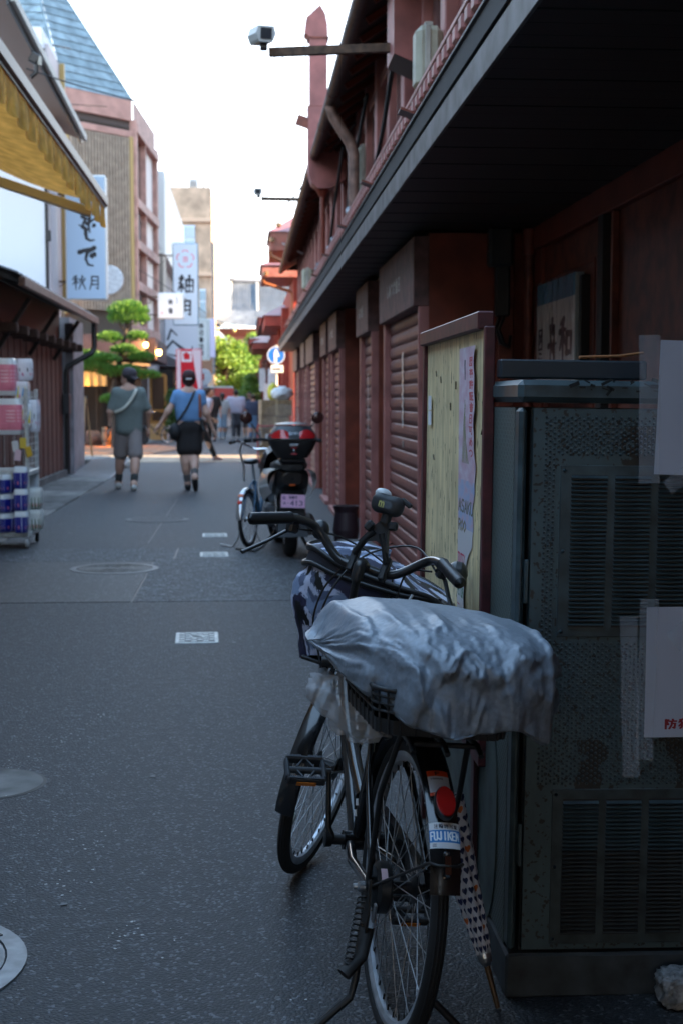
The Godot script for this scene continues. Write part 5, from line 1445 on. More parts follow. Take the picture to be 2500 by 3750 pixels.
func make_far_left():
	var t := thing("grey_building", "grey and white building with a big white billboard beyond the restaurant", "building")
	var b := MB.new()
	b.span(Vector3(-9, 0, -54), Vector3(-3.3, 10.3, -74))
	part("wall", b, mat(0.36, 0.33, 0.35, 0.7, 0, {"tex": "soft", "s": 0.3, "world": true}), t)
	b = MB.new()
	b.span(Vector3(-3.3, 7.0, -55), Vector3(-3.0, 10.2, -73), 0.02)
	part("billboard", b, mat(0.78, 0.78, 0.74, 0.5), t)
	b = MB.new()
	b.span(Vector3(-3.3, 5.2, -54.5), Vector3(-3.05, 7.0, -56.5), 0.02)
	part("bay", b, mat(0.30, 0.26, 0.22, 0.6), t)
	b = MB.new()
	b.span(Vector3(-4.6, 3.8, -53.9), Vector3(-3.75, 8.4, -54.0), 0.02)
	part("white_panel", b, mat(0.66, 0.70, 0.76, 0.6), t)
	b = MB.new()
	b.span(Vector3(-3.55, 3.6, -53.9), Vector3(-3.2, 8.0, -54.02), 0.02)
	var lad := part("stair_tower", b, mat(0.52, 0.46, 0.28, 0.7), t)
	for i in 7:
		b = MB.new()
		b.span(Vector3(-3.48, 3.9 + i * 0.58, -53.86), Vector3(-3.28, 4.15 + i * 0.58, -53.91))
		part("opening", b, M.glass_dark, lad)
	b = MB.new()
	b.tube([Vector3(-4.3, 10.4, -53.5), Vector3(-3.25, 7.2, -55)], 0.12, 8)
	part("awning_roll", b, mat(0.55, 0.52, 0.52, 0.6), t)
	rebase(t, Vector3(-6, 0, -64))
	# low shop fronts under it
	t = thing("low_shop", "row of low shop fronts with small tiled eaves on the left", "building")
	for k in 4:
		var z := -55.5 - k * 7.0
		b = MB.new()
		b.span(Vector3(-3.3, 0, z), Vector3(-2.75 + 0.12 * k, 2.6, z - 6.6), 0.01)
		part("front", b, [M.dark_brown, mat(0.4, 0.36, 0.34, 0.7), mat(0.2, 0.1, 0.08, 0.7), mat(0.5, 0.5, 0.52, 0.7)][k], t)
		b = MB.new()
		b.quad(Vector3(-2.25 + 0.1 * k, 2.75, z + 0.1), Vector3(-2.25 + 0.1 * k, 2.75, z - 6.8), Vector3(-3.4, 3.35, z - 6.8), Vector3(-3.4, 3.35, z + 0.1))
		b.quad(Vector3(-2.25 + 0.1 * k, 2.66, z + 0.1), Vector3(-3.4, 2.7, z + 0.1), Vector3(-3.4, 3.35, z + 0.1), Vector3(-2.25 + 0.1 * k, 2.75, z + 0.1))
		part("eave", b, [mat(0.12, 0.11, 0.12, 0.6), M.dark_brown, mat(0.3, 0.3, 0.33, 0.5), M.dark_brown][k], t)
		b = MB.new()
		b.span(Vector3(-2.76 + 0.12 * k, 0.1, z - 0.8), Vector3(-2.70 + 0.12 * k, 2.1, z - 3.4))
		part("shop_window", b, mat(0.5, 0.3, 0.16, 0.4) if k % 2 else M.glass_dark, t)
		b = MB.new()
		b.span(Vector3(-2.6 + 0.1 * k, 1.9, z - 0.05), Vector3(-2.25 + 0.1 * k, 2.55, z - 0.12), 0.01)
		part("hanging_cloth", b, [mat(0.62, 0.18, 0.12, 0.8), mat(0.6, 0.55, 0.5, 0.8), mat(0.55, 0.36, 0.05, 0.8), mat(0.3, 0.35, 0.5, 0.8)][k], t)
	rebase(t, Vector3(-3, 0, -69))
	t = thing("open_door", "brown mesh door with ochre lower panel standing open behind the pair", "door", Vector3(-2.86, 0, -47.5))
	b = MB.new()
	for x in [-0.26, 0.24]: b.span(Vector3(x - 0.05, 0.05, -0.03), Vector3(x + 0.05, 2.2, 0.03), 0.006)
	for y in [0.62, 1.0, 2.2]: b.span(Vector3(-0.26, y - 0.05, -0.028), Vector3(0.24, y + 0.05, 0.028), 0.006)
	part("frame", b, mat(0.30, 0.16, 0.04, 0.5), t)
	b = MB.new()
	b.span(Vector3(-0.22, 1.04, -0.01), Vector3(0.2, 2.16, 0.01)); b.span(Vector3(-0.22, 0.66, -0.01), Vector3(0.2, 0.96, 0.01))
	part("mesh_panel", b, mat(0.045, 0.025, 0.015, 0.7), t)
	b = MB.new()
	b.span(Vector3(-0.3, 0.02, -0.035), Vector3(0.28, 0.58, 0.035), 0.006)
	part("lower_panel", b, mat(0.50, 0.36, 0.17, 0.6), t)
	# far blocks
	t = thing("apartment_block", "peach apartment block with railed window, left of the sky gap", "building")
	b = MB.new()
	b.span(Vector3(-10, 0, -90), Vector3(-2.0, 14.8, -104), 0.03)
	part("wall", b, mat(0.80, 0.56, 0.38, 0.75, 0, {"tex": "soft", "s": 0.2, "world": true}), t)
	for y in [12.6, 9.2, 6.3, 5.6]:
		b = MB.new()
		b.span(Vector3(-10, y, -89.8), Vector3(-1.95, y + 0.25, -90.05), 0.02)
		part("string_course", b, mat(0.72, 0.49, 0.33, 0.75), t)
	for q in [[-3.95, -3.0, 9.6, 12.4], [-3.95, -3.0, 6.0, 8.6], [-2.75, -2.35, 5.9, 8.4]]:
		b = MB.new()
		b.span(Vector3(q[0], q[2], -89.85), Vector3(q[1], q[3], -89.98), 0.02)
		var w := part("window", b, mat(0.60, 0.68, 0.74, 0.5), t)
		for p in [[0.03, 0.48, 0.05, 0.66], [0.52, 0.97, 0.05, 0.66], [0.03, 0.48, 0.72, 0.95], [0.52, 0.97, 0.72, 0.95]]:
			b = MB.new()
			b.span(Vector3(lerpf(q[0], q[1], p[0]), lerpf(q[2], q[3], p[2]), -89.82), Vector3(lerpf(q[0], q[1], p[1]), lerpf(q[2], q[3], p[3]), -89.86))
			part("pane", b, M.glass_pale, w)
		b = MB.new()
		for i in 9: b.cyl(Vector3(lerpf(q[0], q[1], i / 8.0), q[2], -89.6), Vector3(lerpf(q[0], q[1], i / 8.0), q[2] + (q[3] - q[2]) * 0.42, -89.6), 0.02, 5)
		b.bar(Vector3(q[0] - 0.1, q[2] + (q[3] - q[2]) * 0.42, -89.6), Vector3(q[1] + 0.1, q[2] + (q[3] - q[2]) * 0.42, -89.6), 0.05, 0.05)
		part("railing", b, mat(0.4, 0.45, 0.48, 0.4, 0.4), w)
	b = MB.new()
	b.span(Vector3(-3.4, 14.8, -91), Vector3(-2.85, 15.5, -91.5), 0.03)
	var ac := part("roof_unit", b, mat(0.6, 0.58, 0.55, 0.6), t)
	b = MB.new()
	b.lathe([Vector2(0.2, 0), Vector2(0.24, 0.02), Vector2(0.2, 0.04), Vector2(0, 0.04)], 16, Transform3D(Basis(Vector3.RIGHT, PI / 2), Vector3(-3.15, 15.12, -90.99)))
	part("fan_grille", b, mat(0.3, 0.28, 0.26, 0.6), ac)
	b = MB.new()
	b.span(Vector3(-2.55, 14.8, -91), Vector3(-2.42, 15.4, -91.3)); b.cyl(Vector3(-2.2, 14.8, -91), Vector3(-2.2, 15.8, -91), 0.03, 6)
	part("roof_pipe", b, mat(0.5, 0.45, 0.4, 0.6), t)
	b = MB.new()
	for x in [-1.93, -1.86]: b.cyl(Vector3(x, 3.0, -90.3), Vector3(x, 11.4, -90.3), 0.05, 7)
	part("pipe", b, mat(0.3, 0.33, 0.34, 0.5), t)
	b = MB.new()
	b.span(Vector3(-2.9, 3.0, -89.7), Vector3(-2.0, 5.4, -89.95), 0.02)
	part("brick_bay", b, mat(0.28, 0.15, 0.09, 0.8, 0, {"tex": "fine", "s": 1.0, "world": true}), t)
	rebase(t, Vector3(-6, 0, -97))
	t = thing("apartment_block", "pale blue white apartment block far behind the temple roof", "building")
	b = MB.new()
	b.span(Vector3(-16, 0, -260), Vector3(-1.0, 19.0, -275))
	b.span(Vector3(-6, 19.0, -261), Vector3(-3.0, 20.0, -270))
	part("wall", b, mat(0.58, 0.64, 0.68, 0.7), t)
	for i in 6:
		for j in 5:
			b = MB.new()
			b.span(Vector3(-7.2 + j * 1.25, 5.0 + i * 2.3, -259.9), Vector3(-6.4 + j * 1.25, 6.4 + i * 2.3, -260.0))
			part("window", b, M.glass_pale, t)
	rebase(t, Vector3(-8, 0, -267))
	make_temple()
	# end wall of the street
	b = MB.new()
	b.span(Vector3(-6, 0, -90), Vector3(6, 1.75, -90.3))
	solo("garden_wall", b, mat(0.34, 0.20, 0.17, 0.8, 0, {"tex": "soft", "s": 0.5, "world": true}), "low brownish wall under the trees at the street's end", "wall")
	t = thing("food_stall", "small red and white canopy stall behind the far walkers", "stall", Vector3(-1.2, 0, -72))
	b = MB.new()
	b.prism(PackedVector2Array([Vector2(-0.75, 1.35), Vector2(0.75, 1.35), Vector2(0.68, 1.95), Vector2(-0.6, 2.0)]), -0.6, 0.6)
	part("canopy", b, mat(0.55, 0.10, 0.09, 0.8), t)
	b = MB.new()
	b.span(Vector3(-0.62, 1.95, -0.6), Vector3(0.7, 2.06, 0.6), 0.02)
	part("canopy_top", b, mat(0.5, 0.6, 0.6, 0.8), t)
	b = MB.new()
	b.span(Vector3(-0.7, 0, -0.5), Vector3(0.7, 0.85, 0.5), 0.02)
	part("counter", b, M.white_paint, t)
	b = MB.new()
	for x in [-0.65, 0.65]: b.cyl(Vector3(x, 0.8, 0.45), Vector3(x, 1.4, 0.45), 0.025, 6)
	part("pole", b, M.steel, t)

func make_temple():
	var t := thing("temple_gate", "large temple hall with pale grey tiled roof above the trees", "temple")
	var tile := mat(0.17, 0.19, 0.215, 0.5, 0.1, {"tex": "soft", "s": 0.15, "world": true})
	var b := MB.new()
	# upper roof: front slope with slight curve, gable at the left end
	var z := -200.0
	b.grid(20, 12, func(u: float, v: float): return Vector3(lerpf(-1.7, 24.0, u), 13.6 + 4.9 * v + 0.9 * pow(absf(u * 2.0 - 0.5) * 0.5, 2.0) * 0.6 - 0.5 * sin(PI * v), z - 5.5 * v))
	b.quad(Vector3(-1.7, 13.6, z), Vector3(-1.7, 18.5, z - 5.5), Vector3(-1.4, 18.5, z - 5.7), Vector3(-1.4, 13.6, z - 11))
	part("upper_roof", b, tile, t)
	for i in 40:
		b = MB.new()
		var x := -1.6 + i * 0.42
		b.tube([Vector3(x, 13.62, z + 0.05), Vector3(x, 15.6, z - 2.7), Vector3(x, 18.4, z - 5.45)], 0.085, 5)
		part("tile_rib", b, tile, t)
	b = MB.new()
	b.tube([Vector3(-2.0, 18.95, z - 5.4), Vector3(-1.0, 18.6, z - 5.5), Vector3(4, 18.5, z - 5.5), Vector3(24, 18.6, z - 5.5)], 0.35, 8)
	part("ridge", b, mat(0.12, 0.13, 0.15, 0.5), t)
	b = MB.new()
	b.tube([Vector3(2.0, 18.3, z - 5.0), Vector3(2.0, 15.6, z - 2.4), Vector3(2.0, 13.4, z + 0.4)], 0.22, 6); b.tube([Vector3(-1.7, 18.5, z - 5.3), Vector3(-1.8, 15.6, z - 2.7), Vector3(-1.9, 13.5, z + 0.1)], 0.16, 6)
	part("descending_ridge", b, mat(0.28, 0.28, 0.27, 0.5), t)
	# lower skirt roof with upturned corner
	b = MB.new()
	b.grid(24, 6, func(u: float, v: float):
		var up := 0.9 * pow(maxf(0.0, 1.0 - u * 5.0), 2.0)
		return Vector3(lerpf(lerpf(-4.0, -1.3, v), 24.0, u), 11.6 + 2.4 * v + up * (1.0 - v), lerpf(z + 3.5, z, v)))
	b.grid(10, 6, func(u: float, v: float): return Vector3(lerpf(-4.0, -1.3, v), 11.6 + 2.4 * v + 0.9 * (1.0 - v) * u * u, lerpf(z - 8.0, lerpf(z + 3.5, z, v), u)))
	part("lower_roof", b, tile, t)
	for i in 44:
		b = MB.new()
		var x := -3.6 + i * 0.42
		var up := 0.9 * pow(maxf(0.0, 1.0 - (x + 4.0) / 28.0 * 5.0), 2.0)
		b.tube([Vector3(x, 11.66 + up, z + 3.5), Vector3(maxf(x, -1.3), 14.05, z)], 0.08, 5)
		part("tile_rib", b, tile, t)
	b = MB.new()
	for i in 60: b.box(Vector3(-3.9 + i * 0.3, 11.35 + 0.9 * pow(maxf(0.0, 1.0 - (i * 0.3 + 0.1) / 28.0 * 5.0), 2.0), z + 3.3), Vector3(0.13, 0.16, 0.5))
	part("rafter_ends", b, mat(0.7, 0.66, 0.6, 0.6), t)
	b = MB.new()
	b.quad(Vector3(-3.8, 11.3, z + 3.3), Vector3(24, 11.3, z + 3.3), Vector3(24, 10.2, z), Vector3(-2.4, 10.2, z)); b.span(Vector3(-2.2, 9.9, z + 0.5), Vector3(24, 11.2, z - 8))
	part("eave_brackets", b, mat(0.30, 0.09, 0.06, 0.6), t)
	for i in 12:
		b = MB.new()
		b.cyl(Vector3(-1.7 + i * 1.6, 0, z), Vector3(-1.7 + i * 1.6, 10.1, z), 0.35, 10)
		part("column", b, mat(0.5, 0.34, 0.24, 0.6), t)
	b = MB.new()
	b.span(Vector3(-2, 0, z - 0.5), Vector3(24, 10, z - 1))
	part("hall_wall", b, mat(0.5, 0.42, 0.36, 0.7), t)
	b = MB.new()
	for q in [Vector3(-4.0, 12.3, z + 3.5), Vector3(-3.6, 11.2, z + 3.2), Vector3(-1.2, 11.0, z + 3.3)]: b.ball(q, Vector3(0.25, 0.35, 0.25), 8)
	part("brass_fitting", b, mat(0.7, 0.5, 0.2, 0.3, 0.8), t)
	rebase(t, Vector3(10, 0, -204))

func make_wires():
	var W := [[Vector3(-9, 9.7, -30), Vector3(-6.2, 9.3, -31), Vector3(-3.8, 9.15, -32), "thin wire crossing the teal roof, uppermost"], [Vector3(-9, 8.2, -30), Vector3(-6, 7.8, -31), Vector3(-3.0, 7.9, -32), "thin wire crossing the teal roof, lower one"], [Vector3(-3.2, 6.3, -21.5), Vector3(-1.8, 6.25, -24), Vector3(1.1, 6.3, -26), "long thin cable rising from the flood lamp across the street"], [Vector3(0.1, 4.4, -30), Vector3(0.6, 4.35, -22), Vector3(1.15, 4.2, -14.5), "dark cable running to the top of the brown downpipe"], [Vector3(-3.4, 5.6, -46), Vector3(-2.3, 5.0, -47), Vector3(-1.4, 4.6, -52), "thin wire passing in front of the blossom sign"]]
	for w in W:
		var b := MB.new()
		var pts := []
		for i in 17:
			var u := i / 16.0
			pts.append((1 - u) * (1 - u) * w[0] + 2 * u * (1 - u) * w[1] + u * u * w[2])
		b.tube(pts, 0.012, 5)
		solo("overhead_wire", b, M.wire, w[3], "wire", "overhead wires")

func V(x: float, y: float, f: float) -> Vector3: return Vector3(x, y, -f)

func arc(o: Vector3, r: float, a0: float, a1: float, k: int) -> Array:      # in the wheel plane; 0 = up, positive = backwards
	var P := []
	for i in k + 1:
		var a := deg_to_rad(lerpf(a0, a1, float(i) / k))
		P.append(o + Vector3(0, cos(a), sin(a)) * r)
	return P

func fender(b: MB, r: float, a0: float, a1: float, w: float, k := 28):
	b.grid(8, k, func(u: float, v: float):
		var a := deg_to_rad(lerpf(a0, a1, v)); var q: float = (u - 0.5) * 2.2
		var rr := r + 0.016 * (cos(q) - 0.55)
		if v > 0.97: rr -= 0.004
		return Vector3(-sin(q) / sin(1.1) * w / 2, cos(a) * rr, sin(a) * rr))

func wheel(t: Node3D, called: String, xf: Transform3D, R: float, tr: float, rimm: Material, ns := 36, hubm: Material = null) -> Node3D:
	var w := Node3D.new(); w.name = called; t.add_child(w, true); w.transform = xf
	var X := Transform3D(Basis(Vector3.BACK, PI / 2), Vector3.ZERO)
	var b := MB.new()
	b.tube(arc(Vector3.ZERO, R - tr, 0, 360 - 360.0 / 56, 55), tr, 12, false, true, 0.92)
	for s in [-0.4, 0, 0.4]:
		b.tube(arc(Vector3(s * tr, 0, 0), R - 0.0015 - absf(s) * 0.004, 0, 360 - 360.0 / 56, 55), 0.0022, 4, false, true)
	part("tyre", b, M.rubber, w)
	b = MB.new()
	var q := R - tr * 2.0
	b.lathe([Vector2(q - 0.014, -0.008), Vector2(q - 0.004, -0.0125), Vector2(q + 0.006, -0.0125), Vector2(q + 0.006, 0.0125), Vector2(q - 0.004, 0.0125), Vector2(q - 0.014, 0.008), Vector2(q - 0.0155, 0), Vector2(q - 0.014, -0.008)], 64, X)
	part("rim", b, rimm, w)
	b = MB.new()
	for i in ns:
		var a := TAU * i / ns; var s := 1.0 if i % 2 else -1.0
		var a2 := a + (0.55 if (i / 2) % 2 else -0.55)
		b.cyl(Vector3(s * 0.03, cos(a2) * 0.03, sin(a2) * 0.03), Vector3(s * 0.002, cos(a) * (q - 0.012), sin(a) * (q - 0.012)), 0.0011, 5)
	part("spokes", b, M.steel, w)
	b = MB.new()
	for i in ns:
		var a := TAU * i / ns
		b.cyl(Vector3(0, cos(a) * (q - 0.028), sin(a) * (q - 0.028)), Vector3(0, cos(a) * (q - 0.012), sin(a) * (q - 0.012)), 0.0022, 5)
	part("nipples", b, M.black_satin, w)
	b = MB.new()
	b.lathe([Vector2(0, -0.052), Vector2(0.008, -0.052), Vector2(0.012, -0.036), Vector2(0.034, -0.033), Vector2(0.034, -0.028), Vector2(0.014, -0.022), Vector2(0.014, 0.022), Vector2(0.034, 0.028), Vector2(0.034, 0.033), Vector2(0.012, 0.036), Vector2(0.008, 0.052), Vector2(0, 0.052)], 18, X)
	part("hub", b, hubm if hubm else M.black_satin, w)
	return w

func screw(b: MB, o: Vector3, d: Vector3, r: float):
	b.tube([o - d * 0.004, o, o + d * r * 0.5, o + d * r * 0.62], [r, r, r * 0.6, 0.0], 10)

func make_bicycle():
	var t := thing("bicycle", "black city bicycle parked against the green cabinet, seen from behind", "bicycle", Vector3(0.30, 0, -2.93))
	t.basis = Basis(Vector3.UP, deg_to_rad(6.8)) * Basis(Vector3.BACK, deg_to_rad(-6.0))
	var ax := Vector3(0, cos(deg_to_rad(20)), sin(deg_to_rad(20)))
	var A := V(0, 0.325, 1.0)
	var S := Transform3D(Basis.IDENTITY, A) * Transform3D(Basis(ax, deg_to_rad(-29)), Vector3.ZERO) * Transform3D(Basis.IDENTITY, -A)
	var hr := V(0, 0.325, 0); var hf := V(0, 0.325, 1.06); var bb := V(0, 0.285, 0.46)
	var rimm := mat(0.66, 0.69, 0.74, 0.38, 0.55, {"tex": "soft", "s": 3.0})
	wheel(t, "rear_wheel", Transform3D(Basis.IDENTITY, hr), 0.325, 0.0185, rimm)
	wheel(t, "front_wheel", S * Transform3D(Basis.IDENTITY, hf), 0.325, 0.0185, rimm)
	var b := MB.new()
	# frame
	b.tube([V(0, 0.63, 0.889), V(0, 0.75, 0.845)], 0.023, 14)
	b.tube([V(0, 0.67, 0.872), V(0, 0.56, 0.76), V(0, 0.42, 0.60), bb], [0.021, 0.0215, 0.0215, 0.021], 14)
	b.tube([bb, V(0, 0.5, 0.39), V(0, 0.72, 0.31)], 0.0165, 12)
	b.tube([bb + Vector3(-0.036, 0, 0), bb + Vector3(0.036, 0, 0)], 0.024, 14)
	for s in [-1, 1]:
		b.tube([V(s * 0.025, 0.285, 0.42), V(s * 0.055, 0.30, 0.25), V(s * 0.066, 0.322, 0.02)], [0.0125, 0.012, 0.010], 10)
		b.tube([V(s * 0.018, 0.62, 0.345), V(s * 0.05, 0.52, 0.2), V(s * 0.064, 0.34, 0.01)], 0.0085, 9)
	part("frame", b, M.black_gloss, t)
	b = MB.new()
	var cv := Curve3D.new()
	for q in [[V(0, 0.735, 0.85), V(0, -0.1, -0.05)], [V(0, 0.52, 0.69), V(0, -0.07, -0.1)], [V(0, 0.40, 0.45), V(0, -0.03, -0.06)]]: cv.add_point(q[0], -q[1], q[1])
	var P := []
	for i in 19: P.append(cv.sample_baked(cv.get_baked_length() * i / 18.0))
	b.tube(P, 0.0175, 14)
	part("loop_tube", b, M.black_gloss, t)
	# lettering along the down tube
	var im := Image.create(256, 40, false, Image.FORMAT_RGBA8); im.fill(Color(0.8, 0.8, 0.8, 0))
	letters(im, "CASTANET", Vector2(8, 6), 27, 2.4, Color(0.82, 0.84, 0.86, 1))
	var lm := print_mat(im, 0.4); lm.transparency = BaseMaterial3D.TRANSPARENCY_ALPHA_SCISSOR; lm.alpha_scissor_threshold = 0.5
	b = MB.new()
	var d0 := V(0, 0.65, 0.852); var d1 := V(0, 0.53, 0.727); var dn := (d1 - d0).normalized(); var side := dn.cross(Vector3.RIGHT).normalized()
	b.grid(14, 5, func(u: float, v: float):
		var a: float = lerpf(-0.55, 0.75, v)
		return d0.lerp(d1, u) + (Vector3.LEFT * cos(a) + side * sin(a)) * 0.0223)
	part("lettering", b, lm, t)
	# stickers low on the seat tube
	b = MB.new()
	for i in 2: b.box(V(-0.016, 0.36 + i * 0.03, 0.44 - i * 0.008), Vector3(0.004, 0.016, 0.018), Basis(Vector3.RIGHT, -0.3))
	part("frame_sticker", b, M.white_paint, t)
	# fork and head fittings, steered
	b = MB.new(); b.xf = S
	for s in [-1, 1]: b.tube([V(s * 0.045, 0.64, 0.885), V(s * 0.05, 0.52, 0.935), V(s * 0.052, 0.42, 0.985), V(s * 0.052, 0.325, 1.058)], [0.0135, 0.013, 0.011, 0.008], 10)
	b.tube([V(-0.05, 0.645, 0.884), V(0, 0.66, 0.88), V(0.05, 0.645, 0.884)], 0.016, 10)
	part("fork", b, M.black_satin, t)
	b = MB.new(); b.xf = S * Transform3D(Basis.IDENTITY, hf)
	fender(b, 0.342, -35, 104, 0.056)
	var ff := part("front_fender", b, M.black_gloss, t)
	b = MB.new(); b.xf = S * Transform3D(Basis.IDENTITY, hf)
	var e := arc(Vector3.ZERO, 0.356, 82, 82, 1)[0] as Vector3
	for s in [-1, 1]: b.tube([Vector3(s * 0.056, 0, 0), e * 0.8 + Vector3(s * 0.045, 0, 0), e * 0.99 + Vector3(s * 0.028, 0, 0), e * 1.0], 0.0028, 6)
	for k in [-0.03, 0.03]: screw(b, e * 1.0 + Vector3(0, k * 0.6, k * 0.1), e.normalized(), 0.007)
	b.box(e * 1.004, Vector3(0.014, 0.03, 0.003), Basis(Vector3.RIGHT, 0.0))
	part("fender_stay", b, M.steel, ff)
	b = MB.new(); b.xf = S * Transform3D(Basis.IDENTITY, hf)
	b.box(Vector3(-0.03, -0.17, 0.11), Vector3(0.012, 0.07, 0.024), Basis(Vector3.RIGHT, -0.55), 0.004)
	part("spoke_reflector", b, mat(0.6, 0.58, 0.52, 0.25), t)
	# rear fender with everything on it
	b = MB.new(); b.xf = Transform3D(Basis.IDENTITY, hr)
	fender(b, 0.345, -70, 73, 0.062, 36)
	var rf := part("rear_fender", b, M.black_gloss, t)
	var on := func(bb2: MB, a0: float, a1: float, w: float, lift: float):
		bb2.xf = Transform3D(Basis.IDENTITY, hr)
		bb2.grid(8, 6, func(u: float, v: float):
			var a := deg_to_rad(lerpf(a1, a0, v)); var q: float = (u - 0.5) * 2.2 * w
			var rr := 0.345 + lift + 0.016 * (cos(q) - 0.55)
			return Vector3(sin(q) / sin(1.1) * 0.031, cos(a) * rr, sin(a) * rr))
	im = sheet(128, 256, Color(0.72, 0.72, 0.74))
	im.fill_rect(Rect2i(0, 0, 128, 60), Color(0.78, 0.24, 0.05)); im.fill_rect(Rect2i(0, 222, 128, 34), Color(0.78, 0.24, 0.05))
	letters(im, "F", Vector2(52, 14), 30, 5, Color(0.15, 0.08, 0.05)); letters(im, "10000", Vector2(16, 78), 16, 1.6, Color(0.25, 0.25, 0.28))
	for i in 3: brush(im, [20, 238 + i * 6 - 6, 108, 238 + i * 6 - 6], 1, 1, Color(0.9, 0.75, 0.65))
	b = MB.new(); on.call(b, 30.0, 40.5, 0.62, 0.0016)
	part("registration_sticker", b, print_mat(im, 0.45), rf, "white and orange registration sticker")
	im = sheet(256, 192, Color(0.80, 0.82, 0.84))
	im.fill_rect(Rect2i(0, 56, 256, 92), Color(0.10, 0.46, 0.74))
	letters(im, "FUJIKEN", Vector2(14, 72), 58, 5.5, Color(0.9, 0.93, 0.95), 0.60)
	var kk := ["chuu", "rin", "kyo", "ka", "sho"]
	for i in 5: glyph(im, kk[i], Vector2(48 + i * 36, 12), Vector2(30, 34), 2.0, Color(0.15, 0.15, 0.2), 1.0)
	for i in 3: brush(im, [30, 160 + i * 9, 60, 160 + i * 9], 1.6, 1.6, Color(0.3, 0.3, 0.35))
	b = MB.new(); on.call(b, 50.0, 58.5, 1.0, 0.0016)
	part("permit_sticker", b, print_mat(im, 0.45), rf, "white and blue parking permit sticker")
	var rd := arc(hr, 0.372, 44.5, 44.5, 1)[0] as Vector3
	var nrm := (rd - hr).normalized()
	b = MB.new()
	var B := Basis(Vector3.RIGHT, nrm, Vector3.RIGHT.cross(nrm))
	b.lathe([Vector2(0.0, -0.012), Vector2(1.0, -0.012), Vector2(1.0, -0.001), Vector2(0.93, 0.003)], 28, Transform3D(B * Basis.from_scale(Vector3(0.021, 1, 0.036)), rd))
	var rh := part("reflector_housing", b, M.black_satin, rf)
	b = MB.new()
	b.lathe([Vector2(0.93, 0.001), Vector2(0.9, 0.006), Vector2(0.5, 0.010), Vector2(0, 0.0115)], 28, Transform3D(B * Basis.from_scale(Vector3(0.021, 1, 0.036)), rd))
	part("reflector", b, mat(0.34, 0.012, 0.010, 0.12, 0, {"coat": 1.0, "cr": 0.03, "bump": "cloth", "bs": 0.06, "s": 20.0}), rf, "red oval rear reflector")
	b = MB.new()
	var se := arc(hr, 0.357, 64, 64, 1)[0] as Vector3
	for s in [-1, 1]: b.tube([hr + Vector3(s * 0.07, 0, 0), hr.lerp(se, 0.6) + Vector3(s * 0.055, 0, 0), se + Vector3(s * 0.034, 0, -0.012), se + Vector3(s * 0.02, 0, 0.002), se + Vector3(0, 0, 0.003)], 0.0032, 7)
	part("fender_stay", b, M.black_satin, rf)
	b = MB.new()
	var sn := (se - hr).normalized()
	for k in [60.5, 67.0]: screw(b, arc(hr, 0.3565, k, k, 1)[0], sn, 0.0075)
	b.box(se + sn * 0.003, Vector3(0.012, 0.036, 0.004), Basis(Vector3.RIGHT, -0.45))
	part("stay_bolt", b, M.chrome, rf)
	# drum brake, axle nuts, stand
	b = MB.new()
	var X := Transform3D(Basis(Vector3.BACK, PI / 2), hr)
	b.lathe([Vector2(0.0, 0.03), Vector2(0.052, 0.03), Vector2(0.056, 0.035), Vector2(0.056, 0.055), Vector2(0.045, 0.062), Vector2(0.0, 0.062)], 28, X)
	part("drum_brake", b, M.black_satin, t)
	b = MB.new()
	b.grid(8, 2, func(u: float, v: float): return hr + Vector3(-0.0565 + v * 0.014 - 0.0565 * 0.0, 0, 0) + Vector3(0, cos(0.5 + u * 0.5), sin(0.5 + u * 0.5)) * 0.0568)
	part("brake_label", b, mat(0.75, 0.55, 0.6, 0.5), t)
	b = MB.new()
	for s in [-1, 1]:
		b = MB.new()
		b.lathe([Vector2(0, 0.078), Vector2(0.010, 0.078), Vector2(0.012, 0.082), Vector2(0.012, 0.094), Vector2(0.007, 0.098), Vector2(0.006, 0.106), Vector2(0, 0.107)], 6, Transform3D(Basis(Vector3.BACK, PI / 2 * s), hr))
		part("axle_nut", b, M.steel, t)
	b = MB.new()
	b.box(hr + Vector3(-0.066, -0.04, 0.05), Vector3(0.006, 0.045, 0.014), Basis(Vector3.RIGHT, 0.3), 0.002)
	part("brake_arm", b, M.steel, t)
	b = MB.new()
	b.xf = Transform3D(Basis(Vector3.UP, -PI / 2), hr)
	b.prism(PackedVector2Array([Vector2(-0.02, 0.02), Vector2(0.02, 0.02), Vector2(0.035, -0.05), Vector2(0.02, -0.12), Vector2(-0.03, -0.10), Vector2(-0.025, -0.03)]), 0.071, 0.076)
	b.xf = Transform3D.IDENTITY
	b.tube([hr + Vector3(-0.07, -0.09, 0.01), hr + Vector3(-0.085, -0.135, 0.05), hr + Vector3(-0.125, -0.165, 0.075)], [0.018, 0.015, 0.017], 8, true, false, 0.55)
	var sp := []
	for i in 97: sp.append(hr + Vector3(-0.085, -0.02, 0.0).lerp(Vector3(-0.115, -0.145, 0.06), i / 96.0) + Vector3(sin(i * TAU / 8.0), 0.0, cos(i * TAU / 8.0)) * 0.009)
	part("stand_bracket", b, mat(0.03, 0.026, 0.024, 0.6, 0.3, {"tex": "grime", "s": 6.0}), t)
	b = MB.new()
	b.tube(sp, 0.0022, 5)
	part("stand_spring", b, M.black_satin, t)
	b = MB.new()
	for s in [-1, 1]:
		b = MB.new()
		b.tube([hr + V(s * 0.076, -0.08, 0.0), hr + V(s * 0.082, -0.2, -0.01), hr + V(s * 0.09, -0.24, -0.015), Vector3(s * 0.175, 0.012, 0.03)], 0.0085, 9)
		part("stand_leg", b, M.black_satin, t)
	# cranks, pedals, chain case
	b = MB.new()
	b.tube([bb + Vector3(-0.06, 0, 0), bb + Vector3(-0.075, 0.03, -0.003), bb + Vector3(-0.085, 0.165, -0.02)], [0.014, 0.013, 0.011], 10, true, false, 0.6)
